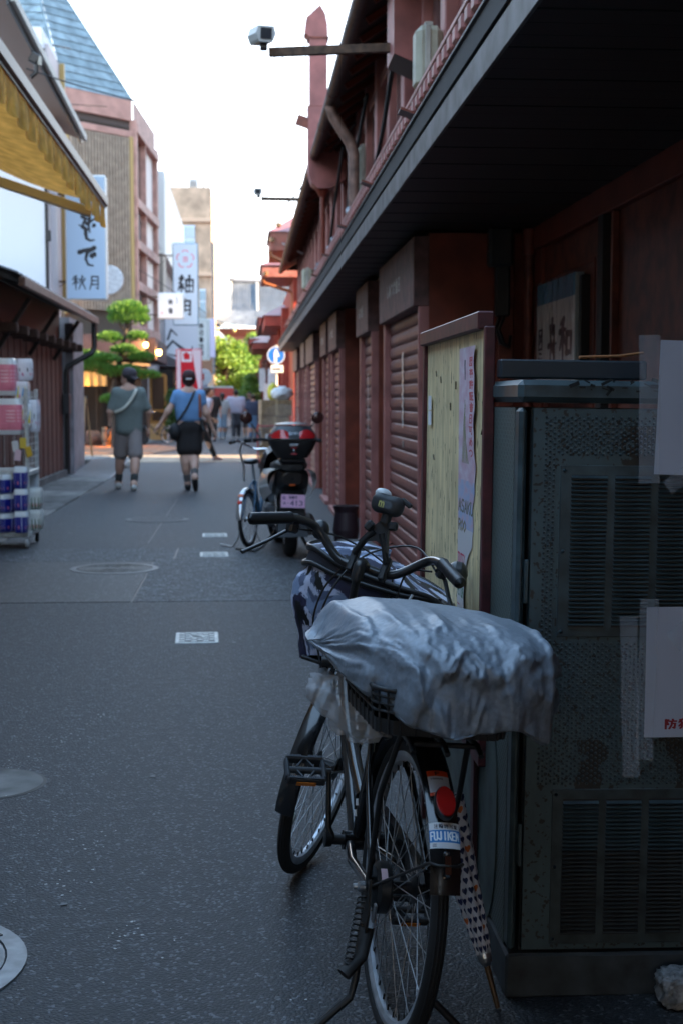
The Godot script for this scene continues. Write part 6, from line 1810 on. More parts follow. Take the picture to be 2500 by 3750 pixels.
	b.tube([bb + Vector3(0.06, 0, 0), bb + Vector3(0.075, -0.03, 0.003), bb + Vector3(0.085, -0.165, 0.02)], [0.014, 0.013, 0.011], 10, true, false, 0.6)
	b.cyl(bb + Vector3(-0.08, 0, 0), bb + Vector3(0.08, 0, 0), 0.013, 12); b.lathe([Vector2(0, 0.066), Vector2(0.018, 0.066), Vector2(0.02, 0.082), Vector2(0, 0.086)], 14, Transform3D(Basis(Vector3.BACK, PI / 2), bb))
	part("crank", b, M.black_satin, t)
	for s in [-1, 1]:
		var pc := bb + Vector3(s * 0.145, -s * 0.165, s * 0.02)
		var pd := Node3D.new(); pd.name = "pedal"; t.add_child(pd, true); pd.position = pc; pd.rotation.x = 0.55
		b = MB.new()
		for k in [-1, 1]:
			b.box(Vector3(0, 0, k * 0.036), Vector3(0.096, 0.024, 0.011), Basis.IDENTITY, 0.004); b.box(Vector3(k * 0.046, 0, 0), Vector3(0.011, 0.024, 0.064), Basis.IDENTITY, 0.004)
		b.cyl(Vector3(-0.05, 0, 0), Vector3(0.05, 0, 0), 0.0085, 10)
		for k in [-1, 1]: b.bar(Vector3(k * 0.006, 0, 0.03), Vector3(k * 0.022, 0, 0.006), 0.004, 0.014); b.bar(Vector3(k * 0.006, 0, -0.03), Vector3(k * 0.022, 0, -0.006), 0.004, 0.014)
		part("body", b, mat(0.022, 0.026, 0.032, 0.5), pd)
		b = MB.new()
		for k in [-1, 1]: for i in 22:
			if absf(i - 10.5) > 1.5: b.box(Vector3(-0.042 + i * 0.004, 0.0125, k * 0.036), Vector3(0.0022, 0.004, 0.008))
		part("grip_teeth", b, mat(0.04, 0.045, 0.055, 0.6), pd).set_meta("kind", "stuff")
		b = MB.new()
		for k in [-1, 1]: b.box(Vector3(0, -0.004, k * 0.0425), Vector3(0.05, 0.012, 0.003), Basis.IDENTITY, 0.001)
		part("pedal_reflector", b, mat(0.55, 0.16, 0.01, 0.2, 0, {"coat": 0.8}), pd)
		b = MB.new()
		b.cyl(Vector3(-s * 0.05, 0, 0), Vector3(-s * 0.066, 0, 0), 0.009, 10)
		part("spindle", b, M.black_satin, pd)
	b = MB.new()
	b.xf = Transform3D(Basis(Vector3.UP, PI / 2), Vector3(0.055, 0, 0))
	b.prism(PackedVector2Array([Vector2(0.0, 0.36), Vector2(0.46, 0.375), Vector2(0.54, 0.34), Vector2(0.56, 0.285), Vector2(0.53, 0.22), Vector2(0.46, 0.20), Vector2(0.0, 0.28), Vector2(-0.05, 0.32)]), -0.008, 0.012)
	part("chain_case", b, M.black_gloss, t)
	# saddle and rack
	b = MB.new()
	b.grid(14, 12, func(u: float, v: float):
		var a: float = u * TAU; var f := cos(a); var k := 0.5 + 0.5 * f
		return V(sin(a) * lerpf(0.105, 0.03, k) * cos((v - 0.5) * PI * 0.95), 0.815 + 0.035 * sin((v - 0.5) * PI), 0.31 + f * 0.13 * cos((v - 0.5) * PI * 0.95)), true)
	b.cyl(V(0, 0.70, 0.315), V(0, 0.80, 0.285), 0.013, 10)
	part("saddle", b, M.black_satin, t)
	b = MB.new()
	for x in [-0.07, 0.0, 0.07]: b.tube([V(x, 0.695, 0.28), V(x, 0.695, -0.2), V(x, 0.68, -0.24)], 0.006, 7)
	for f in [0.2, 0.0, -0.2]: b.tube([V(-0.075, 0.69, f), V(0.075, 0.69, f)], 0.006, 7)
	for s in [-1, 1]:
		b.tube([V(s * 0.072, 0.695, -0.14), V(s * 0.085, 0.55, -0.07), V(s * 0.074, 0.34, 0.0)], 0.0065, 7)
	part("rear_rack", b, M.black_satin, t)
	# rear basket: solid foot band and a lattice of bars
	var bk := Node3D.new(); bk.name = "rear_basket"; t.add_child(bk, true)
	var rect := func(y: float) -> Array:
		var k := (y - 0.70) / 0.15
		var hx := 0.135 + 0.02 * k; var f0 := -0.205 - 0.01 * k; var f1 := 0.145 + 0.03 * k; var c := 0.03
		return [V(-hx + c, y, f1), V(hx - c, y, f1), V(hx, y, f1 - c), V(hx, y, f0 + c), V(hx - c, y, f0), V(-hx + c, y, f0), V(-hx, y, f0 + c), V(-hx, y, f1 - c)]
	b = MB.new()
	var lo: Array = rect.call(0.705); var hi: Array = rect.call(0.735)
	for i in 8: b.quad(lo[(i + 1) % 8], lo[i], hi[i], hi[(i + 1) % 8])
	for i in range(1, 7): b.tri(lo[0], lo[i], lo[i + 1])
	part("tray", b, M.plastic_black, bk)
	b = MB.new()
	for y in [0.75, 0.765, 0.78]: b.tube(rect.call(y), 0.0035, 5, false, true)
	b.tube(rect.call(0.795), 0.006, 6, false, true)
	for i in 8:
		var n := 7 if (i % 2 == 0) else 2
		for j in n:
			var u := (j + 0.5) / n
			b.cyl(lo[i].lerp(lo[(i + 1) % 8], u), (rect.call(0.795)[i] as Vector3).lerp(rect.call(0.795)[(i + 1) % 8], u), 0.003, 5)
	part("lattice", b, M.plastic_black, bk)
	make_bars(t, S)
	return [t, S]

func make_bars(t: Node3D, S: Transform3D):
	var b := MB.new(); b.xf = S
	b.tube([V(0, 0.74, 0.849), V(0, 0.93, 0.78)], [0.0115, 0.0115], 12); b.tube([V(0, 0.745, 0.847), V(0, 0.765, 0.84)], 0.021, 14)
	b.tube([V(0, 0.90, 0.79), V(0, 0.935, 0.785), V(0, 0.945, 0.80), V(0, 0.935, 0.84)], [0.017, 0.018, 0.018, 0.016], 12)
	part("stem", b, M.black_satin, t)
	var P := []
	var cv := Curve3D.new()
	for q in [[V(-0.22, 1.012, 0.765), V(0.03, 0.01, 0.05)], [V(-0.165, 1.0, 0.845), V(0.05, -0.02, 0.02)], [V(-0.08, 0.935, 0.85), V(0.03, -0.012, 0)], [V(0, 0.932, 0.845), V(0.03, 0, 0)], [V(0.08, 0.935, 0.85), V(0.03, 0.012, 0)], [V(0.165, 1.0, 0.845), V(0.05, 0.02, -0.02)], [V(0.22, 1.012, 0.765), V(0.03, -0.01, -0.05)]]: cv.add_point(q[0], -q[1], q[1])
	for i in 49: P.append(cv.sample_baked(cv.get_baked_length() * i / 48.0, true))
	b = MB.new(); b.xf = S
	b.tube(P, 0.0125, 14)
	part("handlebar", b, mat(0.014, 0.014, 0.015, 0.3, 0, {"coat": 0.3}), t)
	for s in [-1, 1]:
		var g0 := V(s * 0.218, 1.011, 0.77); var gd := V(s * 0.6, -0.20, -0.77).normalized()
		b = MB.new(); b.xf = S
		b.tube([g0, g0 + gd * 0.004, g0 + gd * 0.012, g0 + gd * 0.12, g0 + gd * 0.128, g0 + gd * 0.132], [0.0165, 0.018, 0.0165, 0.017, 0.0155, 0.0], 14)
		part("grip", b, mat(0.011, 0.011, 0.012, 0.42, 0, {"bump": "cloth", "bs": 0.04, "s": 10.0}), t)
		b = MB.new(); b.xf = S
		var c0 := V(s * 0.212, 1.008, 0.79)
		b.tube([c0 - gd * 0.008, c0 + gd * 0.012], 0.0165, 12)
		b.box(c0 + Vector3(s * 0.004, -0.024, -0.012), Vector3(0.026, 0.03, 0.036), Basis(Vector3.UP, s * 0.5), 0.006)
		var part_l := part("brake_clamp", b, M.black_satin, t)
		b = MB.new(); b.xf = S
		var l0 := c0 + Vector3(s * 0.002, -0.03, -0.02)
		b.tube([l0, l0 + gd * 0.03 + Vector3(0, -0.004, -0.012), l0 + gd * 0.08 + Vector3(0, -0.03, -0.008), l0 + gd * 0.13 + Vector3(s * 0.004, -0.055, 0.0), l0 + gd * 0.142 + Vector3(s * 0.004, -0.06, 0.0)], [0.008, 0.0075, 0.007, 0.0075, 0.009], 9, true, false, 0.65)
		part("brake_lever", b, mat(0.02, 0.022, 0.026, 0.4, 0.2), t)
	b = MB.new(); b.xf = S
	b.ball(V(-0.155, 0.995, 0.862), Vector3(0.026, 0.028, 0.022), 14)
	part("bell", b, M.black_satin, t)
	b = MB.new(); b.xf = S
	b.lathe([Vector2(0, -0.016), Vector2(0.026, -0.014), Vector2(0.030, -0.004), Vector2(0.0305, 0.004), Vector2(0.026, 0.018), Vector2(0.012, 0.027), Vector2(0, 0.029)], 22, Transform3D(Basis(Vector3.BACK, -1.2), V(0.262, 1.0, 0.77)))
	part("bell", b, mat(0.02, 0.021, 0.023, 0.35), t)
	# bracket with a rounded device on it
	b = MB.new(); b.xf = S
	for s in [-1, 1]:
		b.box(V(0.012 + s * 0.046, 0.945, 0.835), Vector3(0.020, 0.07, 0.034), Basis(Vector3.RIGHT, -0.3), 0.005)
		b.tube([V(0.012 + s * 0.046, 0.965, 0.825), V(0.014 + s * 0.03, 1.005, 0.815), V(0.018 + s * 0.01, 1.04, 0.808)], [0.011, 0.011, 0.012], 8, true, false, 0.8)
	b.prism(PackedVector2Array([Vector2(-0.03, 1.0), Vector2(-0.01, 1.005), Vector2(0.02, 1.015), Vector2(0.045, 1.005), Vector2(0.058, 0.99), Vector2(0.045, 1.04), Vector2(0.042, 1.075), Vector2(0.02, 1.078), Vector2(-0.006, 1.04)]), -0.828, -0.806)
	part("device_bracket", b, M.plastic_black, t)
	b = MB.new(); b.xf = S
	b.grid(28, 14, func(u: float, v: float):
		var a: float = u * TAU; var ph: float = (v - 0.5) * PI
		var waist := 1.0 - 0.16 * exp(-pow(cos(a) * 3.0, 2.0))
		var cx := signf(cos(a)) * pow(absf(cos(a)), 0.75); var sy := signf(sin(a)) * pow(absf(sin(a)), 0.75)
		return V(0.025 + cx * 0.046 * pow(cos(ph), 0.55), 1.118 + sy * 0.031 * waist * pow(cos(ph), 0.55), 0.80 - 0.024 * sin(ph)), true)
	b.cyl(V(0.03, 1.07, 0.803), V(0.03, 1.095, 0.803), 0.014, 10)
	part("device_body", b, M.plastic_black, t)
	b = MB.new(); b.xf = S
	b.ball(V(0.002, 1.142, 0.812), Vector3(0.024, 0.016, 0.02), 14)
	part("device_lens", b, mat(0.45, 0.46, 0.46, 0.15), t)
	b = MB.new(); b.xf = S
	b.box(V(0.055, 1.066, 0.8), Vector3(0.026, 0.024, 0.02), Basis(Vector3.BACK, 0.2), 0.005); b.box(V(-0.008, 1.05, 0.8), Vector3(0.022, 0.028, 0.02), Basis(Vector3.BACK, -0.5), 0.005); b.box(V(0.072, 1.136, 0.805), Vector3(0.035, 0.014, 0.016), Basis(Vector3.BACK, -0.4), 0.004)
	part("clamp_knob", b, M.plastic_black, t)
	var im := Image.create(64, 64, false, Image.FORMAT_RGBA8); im.fill(Color(0.8, 0.8, 0.4, 0))
	letters(im, "m", Vector2(10, 4), 46, 5.0, Color(0.72, 0.70, 0.42, 1), 1.25); brush(im, [10, 58, 54, 58], 2, 2, Color(0.6, 0.6, 0.4, 1)); brush(im, [10, 3, 54, 3], 1.5, 1.5, Color(0.6, 0.6, 0.4, 1))
	var lm := print_mat(im, 0.5); lm.transparency = BaseMaterial3D.TRANSPARENCY_ALPHA_SCISSOR; lm.alpha_scissor_threshold = 0.5
	b = MB.new(); b.xf = S
	b.quad(V(0.004, 1.107, 0.7745), V(0.024, 1.107, 0.7745), V(0.024, 1.127, 0.7745), V(0.004, 1.127, 0.7745))
	part("device_emblem", b, lm, t)
	# cables
	for q in [[V(-0.20, 0.985, 0.80), V(-0.10, 0.985, 0.93), V(0.05, 0.93, 0.95), V(0.06, 0.8, 0.93), V(0.03, 0.66, 0.93)], [V(0.20, 0.985, 0.80), V(0.10, 1.02, 0.93), V(-0.03, 0.96, 0.96), V(-0.085, 0.85, 0.9), V(-0.09, 0.72, 0.88), V(-0.03, 0.60, 0.86)], [V(0.19, 0.98, 0.80), V(0.11, 0.95, 0.88), V(0.10, 0.86, 0.88), V(0.09, 0.78, 0.87)], [V(-0.06, 0.92, 0.86), V(-0.10, 0.84, 0.86), V(-0.105, 0.74, 0.87), V(-0.06, 0.66, 0.9)]]:
		b = MB.new(); b.xf = S
		cv = Curve3D.new()
		for i in q.size():
			var tn: Vector3 = (q[mini(i + 1, q.size() - 1)] - q[maxi(i - 1, 0)]) * 0.2
			cv.add_point(q[i], -tn, tn)
		P = []
		for i in 25: P.append(cv.sample_baked(cv.get_baked_length() * i / 24.0, true))
		b.tube(P, 0.003, 6)
		part("brake_cable", b, M.black_satin, t)

func camo() -> ImageTexture:
	var S := 512
	var f := FastNoiseLite.new(); f.seed = 12; f.frequency = 0.012; f.fractal_octaves = 2
	f.domain_warp_enabled = true; f.domain_warp_amplitude = 40.0; f.domain_warp_frequency = 0.012
	var a := f.get_image(S, S, false, false, true).get_data()
	f.seed = 40
	var b := f.get_image(S, S, false, false, true).get_data()
	var im := sheet(S, S, Color(0.70, 0.72, 0.80))
	for y in S:
		for x in S:
			var i := y * S + x
			if b[i] > 190: im.set_pixel(x, y, Color(0.03, 0.03, 0.05))
			elif a[i] > 145: im.set_pixel(x, y, Color(0.12, 0.12, 0.23))
			elif b[i] < 92: im.set_pixel(x, y, Color(0.46, 0.52, 0.62))
			elif a[i] < 70: im.set_pixel(x, y, Color(0.30, 0.33, 0.42))
	return ImageTexture.create_from_image(im)

func sq(c: float, p: float) -> float: return signf(c) * pow(absf(c), p)

func make_bike_load(t: Node3D, S: Transform3D):
	var G := t.transform
	T.camo = camo()
	var cm := mat(1, 1, 1, 0.6, 0, {"tex": "camo", "bump": "crease", "bs": 0.4})
	var nz := FastNoiseLite.new(); nz.seed = 8; nz.frequency = 5.0
	var rid := FastNoiseLite.new(); rid.seed = 21; rid.frequency = 3.2; rid.fractal_type = FastNoiseLite.FRACTAL_RIDGED; rid.fractal_octaves = 3
	# camouflage cover bag in the front basket
	var o := thing("basket_bag", "blue and white camouflage zip bag filling the front basket", "bag")
	o.transform = G * S * Transform3D(Basis.IDENTITY, V(0, 0.62, 1.10))
	var b := MB.new()
	b.grid(44, 16, func(u: float, v: float):
		var a: float = u * TAU; var k := 1.0 - 0.28 * pow(1.0 - v, 2.0)
		var p := Vector3(sq(cos(a), 0.5) * (0.215 * k + 0.02 * sin(PI * v)), v * 0.27 - 0.02 * (1.0 - v) * cos(a * 2.0), -sq(sin(a), 0.5) * (0.145 * k + 0.02 * sin(PI * v)))
		var d := 0.014 * nz.get_noise_3dv(p) + 0.012 * (rid.get_noise_3dv(p * 1.4) - 0.3)
		return p * (1.0 + d / 0.2) , true, 1.3, 0.3)
	part("body", b, cm, o)
	b = MB.new()
	b.grid(44, 10, func(u: float, v: float):
		var a: float = u * TAU; var k := 1.0 - v
		var p := Vector3(sq(cos(a), 0.5) * 0.222 * k, 0.285 + 0.045 * (1.0 - k * k) + 0.03 * cos(a) * -1.0, -sq(sin(a), 0.5) * 0.152 * k)
		return p + Vector3(0, 0.012 * nz.get_noise_3dv(p * 1.6), 0), true, 1.3, 0.2)
	part("lid", b, cm, o)
	var rim := []
	for k in 2:
		var R := []
		for i in 48:
			var a := TAU * i / 48
			R.append(Vector3(sq(cos(a), 0.5) * 0.226, 0.262 + k * 0.024 - 0.03 * cos(a) * k + 0.006 * sin(a * 5.0), -sq(sin(a), 0.5) * 0.156))
		rim.append(R)
	for k in 2:
		b = MB.new()
		b.tube(rim[k], 0.0085, 7, false, true)
		part("zip_piping", b, M.black_satin, o)
	b = MB.new()
	b.grid(48, 2, func(u: float, v: float):
		var i := int(round(u * 48)) % 48
		return (rim[0][i] as Vector3).lerp(rim[1][i], v) * Vector3(0.985, 1, 0.985), true)
	part("zip_band", b, mat(0.02, 0.02, 0.03, 0.7), o)
	for q in [[Vector3(0.13, 0.27, 0.165), Vector3(0.115, 0.2, 0.19), Vector3(0.135, 0.15, 0.185), Vector3(0.145, 0.25, 0.17)], [Vector3(0.2, 0.24, 0.13), Vector3(0.225, 0.2, 0.15), Vector3(0.245, 0.165, 0.15)]]:
		b = MB.new()
		b.tube(q, 0.004, 6)
		part("cord", b, M.white_paint, o)
	# basket frame under the bag
	b = MB.new()
	b.box(Vector3(0, -0.005, 0), Vector3(0.3, 0.012, 0.2), Basis.IDENTITY, 0.004); b.bar(Vector3(0, 0.0, 0.09), Vector3(0, 0.1, 0.2), 0.03, 0.02)
	part("basket_floor", b, M.black_satin, o)
	# grey weather cover over saddle and rear basket
	o = thing("weather_cover", "crumpled silver grey cover pulled over the saddle and rear basket", "cover")
	o.transform = G * Transform3D(Basis.IDENTITY, V(0, 0.70, 0))
	b = MB.new()
	var big := FastNoiseLite.new(); big.seed = 5; big.frequency = 2.2
	var pick := func(A: Array, u: float) -> float:
		var k := clampf(u, 0.0, 1.0) * (A.size() - 1); var i := mini(int(k), A.size() - 2); var e := k - i
		return lerpf(A[i], A[i + 1], e * e * (3.0 - 2.0 * e))
	b.grid(110, 90, func(u: float, v: float):
		var x := lerpf(-0.215, 0.268, u)
		var fn: float = pick.call([0.08, -0.16, -0.27, -0.29, -0.29, -0.285, -0.26, -0.10], u); var ff: float = pick.call([0.34, 0.43, 0.44, 0.42, 0.36, 0.26, 0.20, 0.08], u)
		var top: float = pick.call([0.13, 0.205, 0.225, 0.23, 0.228, 0.23, 0.222, 0.15], u); var hem: float = pick.call([0.11, 0.075, 0.04, 0.03, 0.04, 0.05, 0.02, 0.08], u)
		var e0 := sqrt(maxf(0.0, 1.0 - pow(maxf(0.0, absf(u * 2.0 - 1.0) - 0.84) / 0.16, 2.0)))
		var my := lerpf(hem, top, 0.5); top = lerpf(my, top, e0); hem = lerpf(my, hem, e0)
		var dz := (ff - fn) / 2.0 * e0; var zc := (ff + fn) / 2.0
		var a := lerpf(-0.32, PI + 0.2, v)
		var sn := sin(a); var cs := cos(a)
		var f := zc - sq(cs, 0.55) * dz; var y := hem + (top - hem) * pow(maxf(sn, 0.0), 0.6)
		if a < 0.0: y = hem + sn * 0.03; f += 0.10 * sn * sn + 0.02 * absf(sn)
		if a > PI: y = hem + sn * 0.05
		var near := pow(maxf(0.0, cs), 0.4)
		# long pulls of the cloth: a few sharp folds running down and outwards from the top edge
		var w := u * 5.5 + y * 6.0 + 2.2 * big.get_noise_2d(u * 1.3, v * 1.1)
		var fr := absf(fposmod(w, 2.0) - 1.0)
		var w2 := u * 9.0 - y * 13.0 + 3.0 + 1.5 * big.get_noise_2d(u * 2.0 + 5.0, v)
		var fr2 := absf(fposmod(w2, 2.0) - 1.0)
		var d := near * (0.030 * (pow(fr, 1.6) - 0.4) * (0.5 + 1.2 * absf(big.get_noise_2d(u * 1.7 + 4.0, 0.3))) + 0.016 * (fr2 - 0.5) * maxf(0.0, big.get_noise_2d(u * 2.0, v * 1.5 + 9.0) * 2.5))
		d = maxf(d, -0.006) + 0.012 * big.get_noise_3d(x * 2.0, y * 2.0, f * 2.0) + 0.005 * (rid.get_noise_3d(x * 1.5, y * 1.5, f * 1.5) - 0.4)
		var sidex := pow(absf(u * 2.0 - 1.0), 6.0) * signf(u - 0.5)
		return Vector3(x + sidex * d + 0.02 * big.get_noise_2d(v * 3.0, u * 2.0) * absf(sidex), y + 0.5 * d * maxf(sn, 0.0), -(f - cs * d)))
	part("cloth", b, mat(0.22, 0.255, 0.30, 0.45, 0.1, {"tex": "fine", "s": 2.0, "bump": "crease", "bs": 0.1, "spec": 0.5}), o)
	# crumpled clear carrier bag
	o = thing("plastic_bag", "crumpled clear plastic bag tied below the rear basket", "bag")
	o.transform = G * Transform3D(Basis(Vector3.BACK, -0.5), V(-0.075, 0.655, 0.24))
	b = MB.new()
	b.grid(40, 22, func(u: float, v: float):
		var d := Vector3(cos(u * TAU) * sin(v * PI), -cos(v * PI), -sin(u * TAU) * sin(v * PI))
		var r := 0.075 + 0.03 * rid.get_noise_3dv(d * 0.35) + 0.012 * nz.get_noise_3dv(d * 0.9)
		return d * r * Vector3(1.25, 0.72, 0.8) + Vector3(-0.03 * d.x * d.x, 0, 0), true)
	part("film", b, mat(0.78, 0.8, 0.84, 0.3, 0, {"a": 0.3}), o)
	b = MB.new()
	b.grid(20, 8, func(u: float, v: float):
		var a: float = u * TAU
		return Vector3(0.07 + v * 0.05, 0.02 + v * 0.05, 0) + Vector3(0, cos(a), sin(a)) * (0.012 + 0.03 * v * absf(sin(a * 2.5))), true)
	part("knot", b, mat(0.75, 0.77, 0.8, 0.3, 0, {"a": 0.5}), o)
	# folded umbrella behind the wheel
	var im := sheet(256, 256, Color(0.78, 0.79, 0.83))
	rng.seed = 3
	for j in 8:
		for i in 8:
			var cx := 16.0 + i * 32 + (16 if j % 2 else 0); var cy := 16.0 + j * 32
			var cc := Color(0.72, 0.36, 0.12) if rng.randf() < 0.07 else Color(0.06, 0.14, 0.32)
			brush(im, [cx - 6, cy - 5, cx, cy + 8], 6, 2, cc); brush(im, [cx + 6, cy - 5, cx, cy + 8], 6, 2, cc)
	o = thing("umbrella", "folded white umbrella with navy heart print leaning behind the rear wheel", "umbrella")
	var tip := Vector3(0.566, 0.004, -3.03); var topu := Vector3(0.433, 0.551, -3.15)
	var yb := (topu - tip).normalized(); var xb := yb.cross(Vector3.BACK).normalized()
	o.transform = Transform3D(Basis(xb, yb, xb.cross(yb)), tip)
	b = MB.new()
	b.grid(48, 20, func(u: float, v: float):
		var a: float = u * TAU
		var r := lerpf(0.016, 0.042, pow(v, 0.8)) * (1.0 + 0.28 * absf(sin(a * 4.0 + v * 1.2)) - 0.14)
		return Vector3(cos(a) * r, 0.125 + v * 0.36, -sin(a) * r), true, 1.6, 2.0)
	part("canopy", b, print_mat(im, 0.7), o)
	b = MB.new()
	b.lathe([Vector2(0.015, 0.105), Vector2(0.017, 0.115), Vector2(0.015, 0.14)], 14); b.lathe([Vector2(0.0075, 0.095), Vector2(0.015, 0.106)], 14)
	part("collar", b, M.steel, o)
	b = MB.new()
	b.tube([Vector3(0, 0.0, 0), Vector3(0, 0.1, 0)], [0.006, 0.0075], 10)
	part("ferrule", b, mat(0.20, 0.10, 0.03, 0.4, 0, {"tex": "wood", "s": 6.0}), o)
	b = MB.new()
	b.tube([Vector3(0, 0.48, 0), Vector3(0, 0.62, 0)], 0.007, 8)
	part("shaft", b, M.black_satin, o)

func make_cabinet():
	var t := thing("transformer_cabinet", "large dark green steel street cabinet with louvres at right", "cabinet", Vector3(0.597, 0, -3.09))
	t.rotation.z = deg_to_rad(-0.75)
	var W := 1.15; var D := 1.6
	# paint with rust runs (weathering that shows in its own outlines)
	var im := Image.create(512, 1024, false, Image.FORMAT_RGB8)
	var f := FastNoiseLite.new(); f.seed = 17; f.frequency = 0.012; f.fractal_octaves = 5
	var f2 := FastNoiseLite.new(); f2.seed = 18; f2.frequency = 0.05; f2.fractal_octaves = 3
	for y in 1024:
		for x in 512:
			var n := f.get_noise_2d(x, y * 0.5); var m := f2.get_noise_2d(x * 1.5, y * 0.25)
			var c := Color(0.265, 0.335, 0.35) * (1.0 + 0.12 * n + 0.06 * m)
			var run := 0.0
			for q in [[160, 250, 900, 7.0], [246, 30, 520, 5.0], [70, 620, 980, 9.0], [120, 30, 120, 26.0]]:
				if y > q[1] and y < q[2]: run = maxf(run, 1.0 - absf(x - q[0] + 16.0 * n) / (q[3] * (1.0 + 1.3 * absf(m))))
			if run > 0.15 + 0.4 * f2.get_noise_2d(x * 2.0 + 90, y): c = c.lerp(Color(0.13, 0.085, 0.055), 0.75)
			im.set_pixel(x, y, c)
	T.cab = ImageTexture.create_from_image(im)
	var paint := mat(1, 1, 1, 0.45, 0, {"tex": "cab", "spec": 0.5})
	var plain := mat(0.062, 0.098, 0.108, 0.4, 0, {"tex": "grime", "s": 1.6, "spec": 0.5})
	var dark := mat(0.012, 0.015, 0.017, 0.5)
	var b := MB.new()
	b.span(Vector3(0.03, 0.10, -D + 0.02), Vector3(W - 0.02, 1.36, -0.022))
	part("core", b, dark, t)
	b = MB.new()
	b.span(Vector3(-0.004, 0.0, -D), Vector3(W, 0.105, 0.004), 0.006)
	part("plinth", b, mat(0.06, 0.075, 0.085, 0.6, 0, {"tex": "grime", "s": 1.6}), t)
	b = MB.new()
	b.span(Vector3(0.0, 0.112, -0.06), Vector3(0.019, 1.362, -0.001), 0.008)
	part("corner_post", b, plain, t)
	b = MB.new()
	b.span(Vector3(-0.006, 1.375, -D), Vector3(W, 1.425, 0.012), 0.012)
	var lid := part("lid", b, plain, t)
	b = MB.new()
	rng.seed = 12
	for i in 60: b.box(Vector3(0.10 + 0.5 * pow(rng.randf(), 0.7), rng.randf_range(1.40, 1.4255), 0.0125), Vector3(rng.randf_range(0.004, 0.03), rng.randf_range(0.002, 0.009), 0.0012), Basis(Vector3.BACK, rng.randfn() * 0.4))
	part("peeled_spots", b, mat(0.012, 0.012, 0.011, 0.8), lid)
	b = MB.new()
	b.span(Vector3(0.0, 1.432, -0.30), Vector3(0.36, 1.478, -0.25), 0.004)
	part("top_rail", b, mat(0.018, 0.024, 0.030, 0.45), t)
	# front door
	b = MB.new()
	b.quad(Vector3(0.032, 0.115, 0), Vector3(W, 0.115, 0), Vector3(W, 1.362, 0), Vector3(0.032, 1.362, 0), Rect2(0, 0, 1.0, 1))
	b.quad(Vector3(0.032, 0.115, -0.022), Vector3(0.032, 0.115, 0), Vector3(0.032, 1.362, 0), Vector3(0.032, 1.362, -0.022)); b.quad(Vector3(0.032, 1.362, 0), Vector3(W, 1.362, 0), Vector3(W, 1.362, -0.022), Vector3(0.032, 1.362, -0.022))
	var door := part("door", b, paint, t)
	b = MB.new()
	b.box(Vector3(0.024, 0.97, -0.008), Vector3(0.010, 0.10, 0.012), Basis.IDENTITY, 0.002); b.box(Vector3(0.024, 0.36, -0.008), Vector3(0.010, 0.10, 0.012), Basis.IDENTITY, 0.002)
	part("hinge", b, plain, door)
	# embossed studs
	var dome := MB.new()
	dome.lathe([Vector2(0.0036, 0), Vector2(0.0029, 0.0018), Vector2(0.0014, 0.0028), Vector2(0, 0.003)], 8, Transform3D(Basis(Vector3.RIGHT, PI / 2), Vector3.ZERO))
	var pts := []
	for j in 104:
		for i in 58:
			var x := 0.062 + i * 0.0094; var y := 1.342 - j * 0.0118 - (0.0059 if i % 2 else 0.0)
			var free := x < 0.087 and y > 0.53 or y > 1.255 or (y < 0.83 and y > 0.50)
			if free and x < 0.60: pts.append(Vector3(x, y, 0.0))
	var mm := MultiMesh.new(); mm.transform_format = MultiMesh.TRANSFORM_3D; mm.mesh = dome.mesh(plain); mm.instance_count = pts.size()
	for i in pts.size(): mm.set_instance_transform(i, Transform3D(Basis.IDENTITY, pts[i]))
	var mi := MultiMeshInstance3D.new(); mi.name = "studs"; mi.multimesh = mm; t.add_child(mi); mi.set_meta("kind", "stuff")
	# louvre plates
	var hood := MB.new()
	hood.xf = Transform3D(Basis(Vector3.UP, -PI / 2), Vector3.ZERO)
	hood.prism(PackedVector2Array([Vector2(0, 0.0005), Vector2(0.0078, -0.0028), Vector2(0.0082, -0.0014), Vector2(0.0012, 0.0036), Vector2(0, 0.0036)]), -0.041, 0.041)
	var hmm := [hood.mesh(plain), hood.mesh(mat(0.045, 0.048, 0.045, 0.6, 0, {"tex": "grime", "s": 3.0}))]
	for q in [[0.845, 1.235, "louvre_plate", 0.0098], [0.128, 0.492, "louvre_plate", 0.0098]]:
		b = MB.new()
		b.span(Vector3(0.095, q[0], -0.002), Vector3(0.46, q[1], 0.004), 0.0015)
		var pl := part(q[2], b, plain if q[0] > 0.5 else mat(0.05, 0.07, 0.072, 0.55, 0, {"tex": "grime", "s": 2.4}), t)
		b = MB.new()
		for x in [0.104, 0.45]: for y in [q[0] + 0.012, (q[0] + q[1]) / 2, q[1] - 0.012]: screw(b, Vector3(x, y, 0.0045), Vector3.BACK, 0.005)
		part("screws", b, plain, pl)
		for c in 3:
			var cx: float = 0.161 + c * 0.1
			b = MB.new()
			b.span(Vector3(cx - 0.041, q[0] + 0.022, 0.0042), Vector3(cx + 0.041, q[1] - 0.022, 0.0047))
			part("slot_field", b, M.black, pl)
			var y: float = q[0] + 0.03; var k := 0
			while y < q[1] - 0.024:
				var o := inst("louvre", hmm[1 if (q[0] < 0.5 and k < 20) else 0], pl)
				o.position = Vector3(cx, y, 0.0046)
				y += q[3]; k += 1
	# side: pressed grid with a plain rounded panel, lettering, latch
	var sz := 64
	var hp := Image.create(sz, sz, false, Image.FORMAT_L8); hp.fill(Color(0.75, 0.75, 0.75))
	for q in [[16, 16], [48, 48]]:
		for y in sz:
			for x in sz:
				var dx := absf(x - q[0]) / 11.0; var dy := absf(y - q[1]) / 17.0
				if dx * dx + dy * dy < 1.0: hp.set_pixel(x, y, Color(0.05, 0.05, 0.05))
	T.mesh_h = ImageTexture.create_from_image(hp)
	var hc := Image.create(sz, sz, false, Image.FORMAT_L8)
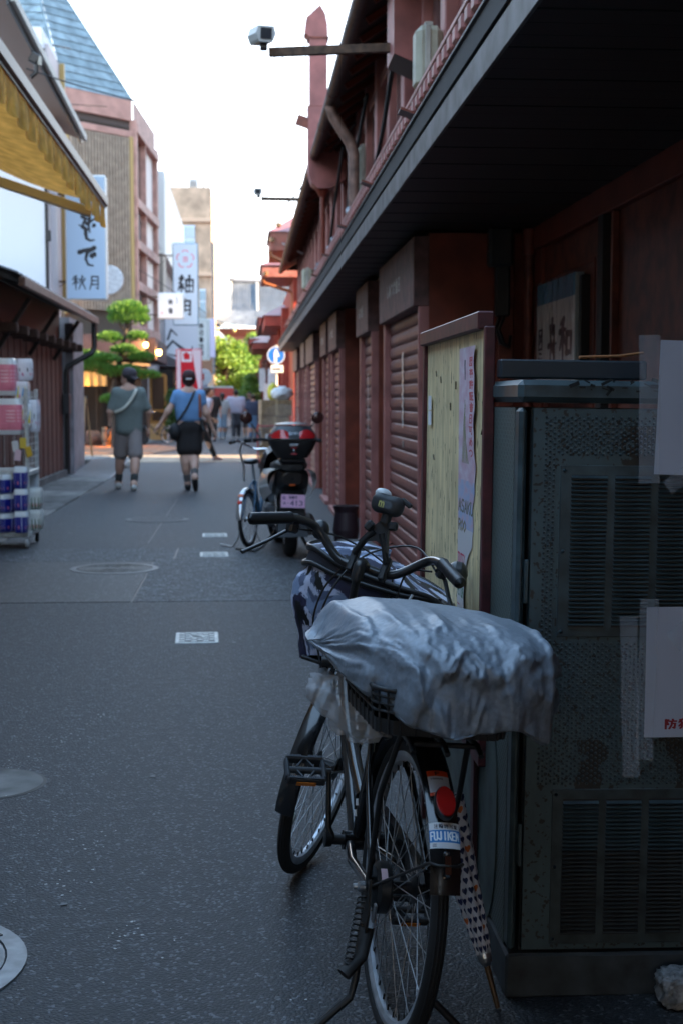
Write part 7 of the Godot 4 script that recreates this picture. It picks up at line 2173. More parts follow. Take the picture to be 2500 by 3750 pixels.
	for y in sz:
		for x in sz: hc.set_pixel(x, y, Color.WHITE if hp.get_pixel(x, y).r > 0.3 else Color(0.32, 0.32, 0.32))
	T.mesh_c = ImageTexture.create_from_image(hc)
	b = MB.new()
	b.span(Vector3(-0.001, 0.112, -D + 0.02), Vector3(0.02, 1.362, -0.05))
	part("side_panel", b, mat(0.095, 0.125, 0.115, 0.45, 0, {"tex": "mesh_c", "bump": "mesh_h", "bs": 0.25, "s": 52.0}), t, "perforated side panel")
	b = MB.new()
	var oval := PackedVector2Array()
	for i in 40:
		var a := TAU * i / 40
		oval.append(Vector2(0.75 + sq(cos(a), 0.6) * 0.6, 0.36 + sq(sin(a), 0.75) * 0.36))
	b.xf = Transform3D(Basis(Vector3(0, 0, -1), Vector3.UP, Vector3(1, 0, 0)), Vector3.ZERO)
	b.prism(oval, -0.005, 0.0)
	var sp := part("plain_panel", b, mat(0.095, 0.125, 0.115, 0.5, 0, {"tex": "grime", "s": 1.5}), t)
	var li := Image.create(256, 64, false, Image.FORMAT_RGBA8); li.fill(Color(0.7, 0.72, 0.7, 0))
	glyph(li, "kyo", Vector2(2, 6), Vector2(44, 50), 2.4, Color(0.7, 0.72, 0.7, 1), 1.0); glyph(li, "sho", Vector2(52, 6), Vector2(44, 50), 2.4, Color(0.7, 0.72, 0.7, 1), 1.0)
	letters(li, "203", Vector2(108, 8), 46, 2.6, Color(0.7, 0.72, 0.7, 1), 0.95)
	var lm := print_mat(li, 0.5); lm.transparency = BaseMaterial3D.TRANSPARENCY_ALPHA_SCISSOR; lm.alpha_scissor_threshold = 0.5
	b = MB.new()
	b.quad(Vector3(-0.0075, 0.60, -1.02), Vector3(-0.0075, 0.60, -0.64), Vector3(-0.0075, 0.70, -0.64), Vector3(-0.0075, 0.70, -1.02))
	part("lettering", b, lm, sp)
	b = MB.new()
	b.lathe([Vector2(0.03, 0), Vector2(0.03, 0.012), Vector2(0.02, 0.018), Vector2(0, 0.018)], 18, Transform3D(Basis(Vector3.BACK, PI / 2), Vector3(-0.005, 0.55, -0.52)))
	part("lock_cover", b, plain, sp)
	b = MB.new()
	b.box(Vector3(-0.012, 0.45, -0.42), Vector3(0.016, 0.07, 0.02), Basis.IDENTITY, 0.003)
	part("latch", b, M.steel, sp)
	# dead leaves and twig on top
	b = MB.new()
	b.tube([Vector3(0.20, 1.487, -0.27), Vector3(0.30, 1.49, -0.27), Vector3(0.36, 1.498, -0.272)], 0.004, 6)
	var tw := solo("twig", b, mat(0.28, 0.11, 0.035, 0.7), "thin orange brown twig lying on the cabinet's top rail", "twig")
	tw.position = Vector3(0.612, -0.004, -3.09)
	make_notices()
	make_board()
	# broken concrete lump
	t = thing("concrete_lump", "pale broken concrete lump on the ground at the lower right corner", "rubble", Vector3(0.985, 0, -3.03))
	b = MB.new()
	var nz := FastNoiseLite.new(); nz.seed = 2; nz.frequency = 6.0
	b.grid(36, 20, func(u: float, v: float):
		var d := Vector3(sq(cos(u * TAU) * sin(v * PI), 0.6), -sq(cos(v * PI), 0.6), -sq(sin(u * TAU) * sin(v * PI), 0.6))
		return d * Vector3(0.05, 0.04, 0.05) * (1.0 + 0.25 * nz.get_noise_3dv(d)) + Vector3(0, 0.04, 0), true)
	part("lump", b, mat(0.42, 0.42, 0.42, 0.9, 0, {"tex": "grime", "s": 6.0, "bump": "fine", "bs": 0.4}), t)

func notice(label: String, o: Vector3, w: float, h: float, rot: float, im: Image, tapes: Array):
	var t := thing("paper_notice", label, "notice", o, 0, "white notices taped to the cabinet")
	t.rotation.z = rot
	var b := MB.new()
	b.grid(10, 12, func(u: float, v: float): return Vector3(u * w, v * h, 0.003 * sin(u * 5.0 + v * 3.0) + 0.004 * v * v))
	part("paper", b, print_mat(im, 0.7), t)
	for q in tapes:
		b = MB.new()
		b.xf = Transform3D(Basis(Vector3.BACK, q[4]), Vector3(q[0], q[1], q[5]))
		b.grid(4, 16, func(u: float, v: float): return Vector3((u - 0.5) * q[2], v * q[3], 0.003 * sin(v * 11.0 + u * 2.0)))
		part("tape", b, M.tape_film, t)

func make_notices():
	M.tape_film = mat(0.62, 0.66, 0.72, 0.35, 0, {"a": 0.24})
	var red := Color(0.55, 0.12, 0.14)
	var im := sheet(256, 512, Color(0.70, 0.71, 0.76))
	glyph(im, "bou", Vector2(118, 432), Vector2(40, 40), 3.0, red, 1.0); glyph(im, "han", Vector2(164, 432), Vector2(40, 40), 3.0, red, 1.0)
	notice("upper white paper notice taped across the cabinet's top right", Vector3(0.917, 1.213, -3.072), 0.19, 0.30, -0.03, im, [[-0.012, -0.02, 0.048, 0.33, 0.04, 0.006], [0.03, -0.03, 0.035, 0.14, -0.9, 0.008]])
	im = sheet(256, 512, Color(0.70, 0.71, 0.76))
	glyph(im, "bou", Vector2(62, 440), Vector2(38, 40), 3.0, red, 1.0); glyph(im, "han", Vector2(106, 440), Vector2(38, 40), 3.0, red, 1.0)
	brush(im, [150, 330, 138, 350], 2, 2, Color(0.1, 0.1, 0.12)); brush(im, [146, 344, 146, 380], 2, 2, Color(0.1, 0.1, 0.12))
	notice("lower white paper notice with wide tape on the cabinet's louvred door", Vector3(0.905, 0.612, -3.072), 0.19, 0.30, 0.0, im, [[-0.03, -0.09, 0.04, 0.37, 0.03, 0.005], [-0.002, -0.05, 0.042, 0.37, -0.02, 0.008], [0.06, 0.22, 0.05, 0.2, -0.9, 0.01]])

func make_board():
	var S := 512
	var im := Image.create(S, S, false, Image.FORMAT_RGB8)
	var f := FastNoiseLite.new(); f.seed = 30; f.frequency = 0.02; f.fractal_octaves = 4
	for y in S:
		for x in S:
			var g := f.get_noise_2d(x * 3.0, y * 0.16); var n := f.get_noise_2d(x * 0.4 + 300, y * 0.4)
			var c := Color(0.82, 0.745, 0.57) * (1.0 + 0.16 * g + 0.14 * n)
			if f.get_noise_2d(x * 2.2 + 700, y * 0.5) > 0.42: c = c.lerp(Color(0.90, 0.84, 0.68), 0.6)
			if f.get_noise_2d(x * 3.2 + 100, y * 0.9 + 900) > 0.46: c = c.lerp(Color(0.22, 0.18, 0.12), 0.65)
			im.set_pixel(x, y, c)
	var t := thing("notice_board", "worn yellow plywood board in a maroon frame beside the cabinet", "board", Vector3(0.592, 0.5, -4.0))
	t.rotation.z = deg_to_rad(-0.5)
	var maroon := mat(0.105, 0.018, 0.022, 0.5, 0, {"tex": "grime", "s": 2.0})
	var b := MB.new()
	b.quad(Vector3(0, 0, -0.56), Vector3(0, 0, 0.57), Vector3(0, 1.055, 0.57), Vector3(0, 1.055, -0.56))
	b.quad(Vector3(0.012, 0, -0.56), Vector3(0.012, 1.055, -0.56), Vector3(0.012, 1.055, 0.57), Vector3(0.012, 0, 0.57))
	b.quad(Vector3(0, 0, 0.57), Vector3(0.012, 0, 0.57), Vector3(0.012, 1.055, 0.57), Vector3(0, 1.055, 0.57))
	part("panel", b, print_mat(im, 0.55), t)
	b = MB.new()
	b.span(Vector3(-0.022, 1.055, -0.60), Vector3(0.02, 1.10, 0.545), 0.004)
	part("top_bar", b, maroon, t)
	for q in [[-0.60, -0.56], [0.57, 0.60]]:
		b = MB.new()
		b.span(Vector3(-0.012, 0, q[0]), Vector3(0.014, 1.06, q[1]), 0.003)
		part("frame_side", b, maroon, t)
	b = MB.new()
	b.span(Vector3(-0.012, -0.04, -0.6), Vector3(0.014, 0, 0.6), 0.003)
	part("frame_bottom", b, maroon, t)
	for s in [-0.5, 0.5]:
		b = MB.new()
		b.span(Vector3(-0.01, -0.5, s - 0.02), Vector3(0.002, -0.04, s + 0.02))
		part("leg", b, maroon, t)
	# torn poster strip
	var po := sheet(128, 1024, Color(0.74, 0.62, 0.68))
	var pf := FastNoiseLite.new(); pf.seed = 6; pf.frequency = 0.02
	for y in 1024:
		for x in 128:
			var n := pf.get_noise_2d(x, y)
			var c := Color(0.76, 0.62, 0.68).lerp(Color(0.80, 0.74, 0.78), 0.5 + n)
			if y > 380 and y < 520: c = c.lerp(Color(0.60, 0.66, 0.78), clampf(0.6 + n, 0, 1))
			elif y >= 520: c = Color(0.78, 0.76, 0.76)
			po.set_pixel(x, y, c)
	for i in 7: brush(po, [30 + i * 8, 330, 52 + 6 * sin(i * 2.0), 150 + i * 12], 1.6, 1.2, Color(0.45, 0.46, 0.30))
	brush(po, [50, 40, 52, 90], 5, 3, Color(0.12, 0.12, 0.22))
	var kk := ["en", "mori", "kyo", "sho", "ban", "hi", "ka", "me", "tu"]
	for i in 9: glyph(po, kk[i], Vector2(88, 30 + i * 32), Vector2(30, 26), 2.0, Color(0.70, 0.25, 0.30), 1.0)
	var rows := [["ASAKU", 440, 34, Color(0.35, 0.36, 0.30)], ["ROOM", 500, 30, Color(0.45, 0.40, 0.30)], ["TUTTI", 600, 26, Color(0.75, 0.16, 0.30)], ["ASKIS", 648, 26, Color(0.78, 0.30, 0.34)], ["PEITUR", 696, 26, Color(0.16, 0.42, 0.26)]]
	for r in rows: letters(po, r[0], Vector2(6, r[1]), r[2], 2.6, r[3], 0.8)
	for i in 12: brush(po, [8, 750 + i * 21, 8 + 40 + (i * 37) % 60, 750 + i * 21], 2.2, 2.2, [Color(0.7, 0.35, 0.4), Color(0.3, 0.3, 0.3), Color(0.5, 0.6, 0.3)][i % 3])
	var p := thing("poster", "torn pink poster strip pasted down the yellow board", "poster", Vector3(0.5895, 0.56, -3.72))
	b = MB.new()
	b.grid(6, 40, func(u: float, v: float):
		var w := lerpf(0.12, 0.27, smoothstep(0.0, 0.75, v)) - (0.05 if v < 0.45 else 0.0)
		var edge := 0.012 * sin(v * 31.0) * u + 0.008 * sin(v * 77.0) * u
		return Vector3(-0.002 - 0.004 * sin(v * 9.0) * u + 0.008 * v, v * 0.96, -0.13 + (u * (w + edge)) + 0.03 * (1.0 - v)))
	part("paper", b, print_mat(po, 0.6), p)
	for q in [[-4.44, 1.37, 0.06, 0.045], [-4.44, 1.322, 0.06, 0.045]]:
		b = MB.new()
		b.box(Vector3.ZERO, Vector3(0.002, q[3], q[2]))
		var s := solo("paper_label", b, M.white_paint, "upper blank white label at the board's left edge" if q[1] > 1.35 else "lower blank white label at the board's left edge", "label", "blank labels on the board")
		s.position = Vector3(0.592, q[1], q[0])
	b = MB.new()
	for q in [[-4.3, 1.46], [-4.2, 1.44], [-3.9, 1.42], [-4.35, 1.2], [-3.46, 1.3], [-4.0, 1.36]]: b.box(Vector3(0.593, q[1], q[0]), Vector3(0.004, 0.003, 0.022), Basis(Vector3.RIGHT, q[0] * 2.0))
	solo("splinters", b, mat(0.10, 0.075, 0.04, 0.8), "dark nail holes and splinters on the yellow board", "splinters")

func net(b: MB, bones: Array, cell: float, k := 45.0):     # smooth union of tapered capsules, meshed as surface nets
	var lo := Vector3(1e9, 1e9, 1e9); var hi := -lo
	for q in bones:
		for i in 2:
			var r: float = q[2 + i] + cell * 3.0
			lo = lo.min(q[i] - Vector3(r, r, r)); hi = hi.max(q[i] + Vector3(r, r, r))
	var n := Vector3i(((hi - lo) / cell).ceil()) + Vector3i.ONE
	var F := PackedFloat32Array(); F.resize(n.x * n.y * n.z)
	var sx := 1; var sy := n.x; var sz := n.x * n.y
	for q in bones:
		var a: Vector3 = q[0]; var e: Vector3 = q[1]; var ra: float = q[2]; var rb: float = q[3]
		var m := maxf(ra, rb) + cell * 2.5 + 2.2 / k
		var p0 := Vector3i(((a.min(e) - lo - Vector3(m, m, m)) / cell).floor()).clamp(Vector3i.ZERO, n - Vector3i.ONE)
		var p1 := Vector3i(((a.max(e) - lo + Vector3(m, m, m)) / cell).ceil()).clamp(Vector3i.ZERO, n - Vector3i.ONE)
		var ab := e - a; var L := maxf(ab.length_squared(), 1e-9)
		for z in range(p0.z, p1.z + 1):
			for y in range(p0.y, p1.y + 1):
				for x in range(p0.x, p1.x + 1):
					var p := lo + Vector3(x, y, z) * cell
					var t := clampf((p - a).dot(ab) / L, 0.0, 1.0)
					var d := p.distance_to(a + ab * t) - lerpf(ra, rb, t)
					if d < 2.5 / k + cell * 2.0: F[x + y * sy + z * sz] += exp(-k * d)
	var id := {}
	var P := PackedVector3Array()
	for z in n.z - 1:
		for y in n.y - 1:
			var base := y * sy + z * sz
			for x in n.x - 1:
				var o := base + x
				var mask := 0
				for c in 8:
					if F[o + (c & 1) + ((c >> 1) & 1) * sy + ((c >> 2) & 1) * sz] > 1.0: mask |= 1 << c
				if mask == 0 or mask == 255: continue
				var s := Vector3.ZERO; var cnt := 0
				for c in 8:
					for ax in 3:
						if c & (1 << ax): continue
						var c2 := c | (1 << ax)
						if ((mask >> c) & 1) == ((mask >> c2) & 1): continue
						var fa := log(maxf(F[o + (c & 1) + ((c >> 1) & 1) * sy + ((c >> 2) & 1) * sz], 1e-4)); var fb := log(maxf(F[o + (c2 & 1) + ((c2 >> 1) & 1) * sy + ((c2 >> 2) & 1) * sz], 1e-4))
						var t := clampf(fa / (fa - fb), 0.0, 1.0)
						s += Vector3(c & 1, (c >> 1) & 1, (c >> 2) & 1).lerp(Vector3(c2 & 1, (c2 >> 1) & 1, (c2 >> 2) & 1), t); cnt += 1
				id[o] = P.size()
				P.append(lo + (Vector3(x, y, z) + s / cnt) * cell)
	var Q := []
	for o in id:
		var x: int = o % n.x; var y: int = (o / n.x) % n.y; var z: int = o / sz
		if y > 0 and z > 0 and (F[o] > 1.0) != (F[o + 1] > 1.0): Q.append([o, o - sy, o - sy - sz, o - sz, F[o] > 1.0])
		if x > 0 and z > 0 and (F[o] > 1.0) != (F[o + sy] > 1.0): Q.append([o, o - sz, o - sz - 1, o - 1, F[o] > 1.0])
		if x > 0 and y > 0 and (F[o] > 1.0) != (F[o + sz] > 1.0): Q.append([o, o - 1, o - 1 - sy, o - sy, F[o] > 1.0])
	var N := PackedVector3Array(); N.resize(P.size())
	var tri := []
	for q in Q:
		if not (id.has(q[1]) and id.has(q[2]) and id.has(q[3])): continue
		var i0: int = id[q[0]]; var i1: int = id[q[1]]; var i2: int = id[q[2]]; var i3: int = id[q[3]]
		if not q[4]: var w := i1; i1 = i3; i3 = w
		var nn := (P[i1] - P[i0]).cross(P[i2] - P[i0]) + (P[i2] - P[i0]).cross(P[i3] - P[i0])
		for i in [i0, i1, i2, i3]: N[i] += nn
		tri.append([i0, i1, i2]); tri.append([i0, i2, i3])
	var flip := 0.0
	for q in tri.slice(0, 200): flip += (P[q[0]] - (lo + hi) / 2).dot(N[q[0]])
	for q in tri: b.tris(P[q[0]], N[q[0]].normalized(), P[q[1]], N[q[1]].normalized(), P[q[2]], N[q[2]].normalized(), Vector2(P[q[0]].x, P[q[0]].y), Vector2(P[q[1]].x, P[q[1]].y), Vector2(P[q[2]].x, P[q[2]].y))

func add_mesh(b: MB, src: MB, xf: Transform3D, colr: Color):
	var L := src.v.size()
	for j in L:
		var i := j if xf.basis.determinant() > 0 else L - 1 - j
		b.v.append(xf * src.v[i]); b.n.append((xf.basis * src.n[i]).normalized()); b.uv.append(src.uv[i]); b.c.append(colr)

var HAND: MB
var HEAD: MB

func make_body_kit():
	HAND = MB.new()      # right hand hanging: wrist at origin, fingers towards -y, thumb towards -z
	var B := [[Vector3(0, 0.01, 0), Vector3(0, -0.03, 0), 0.024, 0.026], [Vector3(0, -0.045, -0.018), Vector3(0.003, -0.085, -0.022), 0.018, 0.015], [Vector3(0, -0.045, 0.02), Vector3(0.003, -0.08, 0.024), 0.018, 0.014]]
	var L := [0.068, 0.077, 0.07, 0.055]
	for i in 4:
		var z := -0.026 + i * 0.0185
		var a := Vector3(0.004, -0.088 + absf(i - 1.3) * 0.004, z); var m := a + Vector3(-0.004, -L[i] * 0.5, 0.001 * i); var e := m + Vector3(-0.018, -L[i] * 0.44, 0.001 * i)
		B.append([a, m, 0.0088, 0.0082]); B.append([m, e, 0.0082, 0.0068])
	B.append([Vector3(-0.006, -0.03, -0.026), Vector3(-0.016, -0.062, -0.048), 0.0125, 0.0098]); B.append([Vector3(-0.016, -0.062, -0.048), Vector3(-0.022, -0.092, -0.052), 0.0095, 0.0078])
	net(HAND, B, 0.0055, 260.0)
	HEAD = MB.new()      # faces -z, chin at about y = -0.11, crown at 0.13, ears at the sides
	var s := func(x): return [[Vector3(x * 0.076, 0.005, 0.012), Vector3(x * 0.082, -0.03, 0.01), 0.013, 0.010]]
	B = [[Vector3(0, 0.04, 0.025), Vector3(0, 0.045, -0.015), 0.09, 0.084], [Vector3(0, 0.0, 0.01), Vector3(0, -0.03, -0.03), 0.076, 0.066], [Vector3(0, -0.06, -0.055), Vector3(0, -0.085, -0.062), 0.046, 0.032], [Vector3(0, 0.01, -0.092), Vector3(0, -0.026, -0.112), 0.009, 0.014], [Vector3(-0.018, -0.058, -0.096), Vector3(0.018, -0.058, -0.096), 0.009, 0.009], [Vector3(-0.035, 0.03, -0.082), Vector3(0.035, 0.03, -0.082), 0.014, 0.014], [Vector3(0, -0.07, 0.02), Vector3(0, -0.17, 0.035), 0.05, 0.056]]
	B += s.call(-1); B += s.call(1)
	net(HEAD, B, 0.009, 110.0)

func limb(a: Vector3, b: Vector3, c: Vector3, r: Array) -> Array: return [[a, b, r[0], r[1]], [b, c, r[1] * 0.98, r[2]]]

func person(c: Dictionary) -> Node3D:
	# joints: knee, ankle, elbow, wrist for left (0) and right (1); forward is -z
	var t := thing("person", c.label, "person", c.at, deg_to_rad(c.get("turn", 0.0)), c.get("group", ""))
	var s: float = c.get("h", 1.75) / 1.75
	t.scale = Vector3(s, s, s)
	var cell: float = c.get("cell", 0.03); var w: float = c.get("wide", 1.0); var lean: Vector3 = c.get("lean", Vector3.ZERO)
	var J: Dictionary = c.J
	var hip := [Vector3(-0.09, 0.90, 0), Vector3(0.09, 0.90, 0)]
	var sh := [Vector3(-0.185 * w, 1.415, 0.01) + lean, Vector3(0.185 * w, 1.415, 0.01) + lean]
	var neck := Vector3(0, 1.47, 0.02) + lean
	var head := Vector3(0, 1.615, -0.005) + lean * 1.15
	var hb := Basis(Vector3.UP, deg_to_rad(c.get("look", 0.0)))
	var skin: Color = c.get("skin", Color(0.42, 0.24, 0.17))
	var B := []
	var dn := [Vector3.ZERO, Vector3.ZERO]
	for i in 2:
		var kn: Vector3 = J.knee[i]; var an: Vector3 = J.ankle[i]
		B += limb(hip[i], kn, an, [0.085, 0.06, 0.04]); B.append([kn.lerp(an, 0.22) + Vector3(0, 0, 0.02), kn.lerp(an, 0.45) + Vector3(0, 0, 0.015), 0.058, 0.052])
		B.append([an, an + (J.get("toe", [Vector3(0, -0.05, -0.13), Vector3(0, -0.05, -0.13)])[i]), 0.038, 0.03])
		B += limb(sh[i], J.elbow[i], J.wrist[i], [0.052, 0.038, 0.025])
	var wx := 0.10 * w
	B += [[Vector3(-wx, 0.95, 0), Vector3(-wx * 0.85, 1.14, 0) + lean * 0.4, 0.09, 0.085], [Vector3(wx, 0.95, 0), Vector3(wx * 0.85, 1.14, 0) + lean * 0.4, 0.09, 0.085], [Vector3(-wx * 0.85, 1.14, 0) + lean * 0.4, Vector3(-wx, 1.34, 0) + lean, 0.09, 0.10], [Vector3(wx * 0.85, 1.14, 0) + lean * 0.4, Vector3(wx, 1.34, 0) + lean, 0.09, 0.10], [sh[0], sh[1], 0.055, 0.055], [neck, head, 0.055, 0.05], [neck, sh[0], 0.05, 0.045], [neck, sh[1], 0.05, 0.045]]
	var b := MB.new(); b.col = skin
	net(b, B, cell)
	add_mesh(b, HEAD, Transform3D(hb, head), skin)
	for i in 2:
		var y: Vector3 = (J.elbow[i] - J.wrist[i]).normalized(); var x := y.cross(Vector3.FORWARD).normalized() * -1.0
		var hbs := Basis(-x, y, (-x).cross(y))
		if i == 0: hbs = hbs * Basis.from_scale(Vector3(-1, 1, 1))
		add_mesh(b, HAND, Transform3D(hbs, J.wrist[i]), skin)
	b.col = Color(0.02, 0.015, 0.012)
	for x in [-0.032, 0.032]: b.ball(head + hb * Vector3(x, 0.012, -0.083), Vector3(0.013, 0.008, 0.008), 8, hb)
	part("body", b, M.skin, t)
	var cloth := func(called: String, bones: Array, m: Material, k := 45.0):
		var q := MB.new()
		net(q, bones, cell, k)
		return part(called, q, m, t)
	# shirt
	var drop: float = c.get("hem", 0.92)
	var g: float = c.get("loose", 0.02)
	var S := [[Vector3(0, drop + 0.08, 0), Vector3(0, 1.3, 0) + lean * 0.8, 0.092 + g, 0.09 + g], [Vector3(-wx, drop + 0.08, 0), Vector3(-wx, 1.2, 0) + lean * 0.6, 0.088 + g, 0.086 + g], [Vector3(wx, drop + 0.08, 0), Vector3(wx, 1.2, 0) + lean * 0.6, 0.088 + g, 0.086 + g], [Vector3(-wx, 1.2, 0) + lean * 0.6, Vector3(-wx, 1.35, 0) + lean, 0.09 + g, 0.10 + g * 0.6], [Vector3(wx, 1.2, 0) + lean * 0.6, Vector3(wx, 1.35, 0) + lean, 0.09 + g, 0.10 + g * 0.6], [sh[0], sh[1], 0.052 + g * 0.3, 0.052 + g * 0.3]]
	for i in 2: S.append([neck + Vector3(0, -0.03, 0), sh[i], 0.052, 0.05])
	for i in 2: S.append([sh[i], sh[i].lerp(J.elbow[i], c.get("sleeve", 0.8)), 0.054 + g * 0.3, 0.05 + g * 0.7])
	cloth.call("shirt", S, c.shirt)
	# trousers, shorts or skirt
	var tl: float = c.get("leg", 0.75)
	var R := [[Vector3(-0.07 * w, 0.93, 0), Vector3(0.07 * w, 0.93, 0), 0.10, 0.10], [Vector3(-0.07 * w, 0.99, 0), Vector3(0.07 * w, 0.99, 0), 0.088, 0.088]]
	for i in 2:
		var lg: float = c.get("flare", 0.02)
		if tl <= 1.0: R.append([hip[i], hip[i].lerp(J.knee[i], tl), 0.095, 0.068 + lg])
		else: R += limb(hip[i], J.knee[i], (J.knee[i] as Vector3).lerp(J.ankle[i], tl - 1.0), [0.095, 0.064 + lg * 0.5, 0.052 + lg * 0.5])
	cloth.call("trousers" if tl > 1.0 else "shorts", R, c.pants)
	for i in 2:
		var an: Vector3 = J.ankle[i]; var toe: Vector3 = J.get("toe", [Vector3(0, -0.05, -0.13), Vector3(0, -0.05, -0.13)])[i]
		var f := toe.normalized()
		cloth.call("shoe", [[an + Vector3(0, -0.035, 0.035 if f.z < -0.5 else 0.0), an + toe * 0.9, 0.045, 0.04], [an + Vector3(0, -0.052, 0.0) - f * 0.03, an + toe + f * 0.05 + Vector3(0, -0.004, 0), 0.036, 0.034]], c.shoe, 90.0)
		if c.has("sock"):
			cloth.call("sock", [[an + Vector3(0, -0.01, 0), an.lerp(J.knee[i], 0.3), 0.047, 0.056]], c.sock, 90.0)
	# hair or cap
	var hairb := [[head + hb * Vector3(0, 0.05, 0.03), head + hb * Vector3(0, 0.055, -0.01), 0.094, 0.088], [head + hb * Vector3(0, 0.0, 0.05), head + hb * Vector3(0, -0.04, 0.055), 0.066, 0.05]]
	for x in [-1, 1]: hairb.append([head + hb * Vector3(x * 0.055, 0.03, 0.02), head + hb * Vector3(x * 0.06, -0.01, 0.03), 0.04, 0.03])
	if c.get("long", false): hairb.append([head + hb * Vector3(0, 0, 0.06), head + hb * Vector3(0, -0.2, 0.075), 0.06, 0.05])
	var hq := MB.new()
	net(hq, hairb, maxf(cell * 0.6, 0.012), 80.0)
	part("hair", hq, c.get("hair", M.hair), t)
	if c.has("cap"):
		hq = MB.new()
		hq.lathe([Vector2(0.107, 0.0), Vector2(0.108, 0.03), Vector2(0.100, 0.07), Vector2(0.075, 0.105), Vector2(0.035, 0.122), Vector2(0.0, 0.126)], 22, Transform3D(hb * Basis(Vector3.RIGHT, c.get("tilt", 0.1)) * Basis.from_scale(Vector3(0.95, 1, 1.06)), head + hb * Vector3(0, 0.045, 0.012)))
		var cp := part("cap", hq, c.cap, t)
		hq = MB.new()
		var bz: float = c.get("brim", -1.0)
		hq.grid(12, 6, func(u: float, v: float):
			var a: float = (u - 0.5) * 2.0
			return head + hb * Vector3(a * 0.085 * (1.0 - 0.25 * v * v), 0.045 - 0.012 * v - 0.03 * a * a * v - 0.02 * v, 0.012 + bz * (0.09 * sqrt(maxf(0.0, 1.0 - a * a * 0.65)) + 0.07 * v)))
		part("brim", hq, c.cap, cp)
	return t

func strap(t: Node3D, pts: Array, w: float, m: Material, called := "strap"):
	var b := MB.new()
	var P := []
	var cv := Curve3D.new()
	for i in pts.size():
		var tn: Vector3 = (pts[mini(i + 1, pts.size() - 1)] - pts[maxi(i - 1, 0)]) * 0.17
		cv.add_point(pts[i], -tn, tn)
	for i in 17: P.append(cv.sample_baked(cv.get_baked_length() * i / 16.0, true))
	b.tube(P, w, 6, true, false, 0.35)
	part(called, b, m, t)

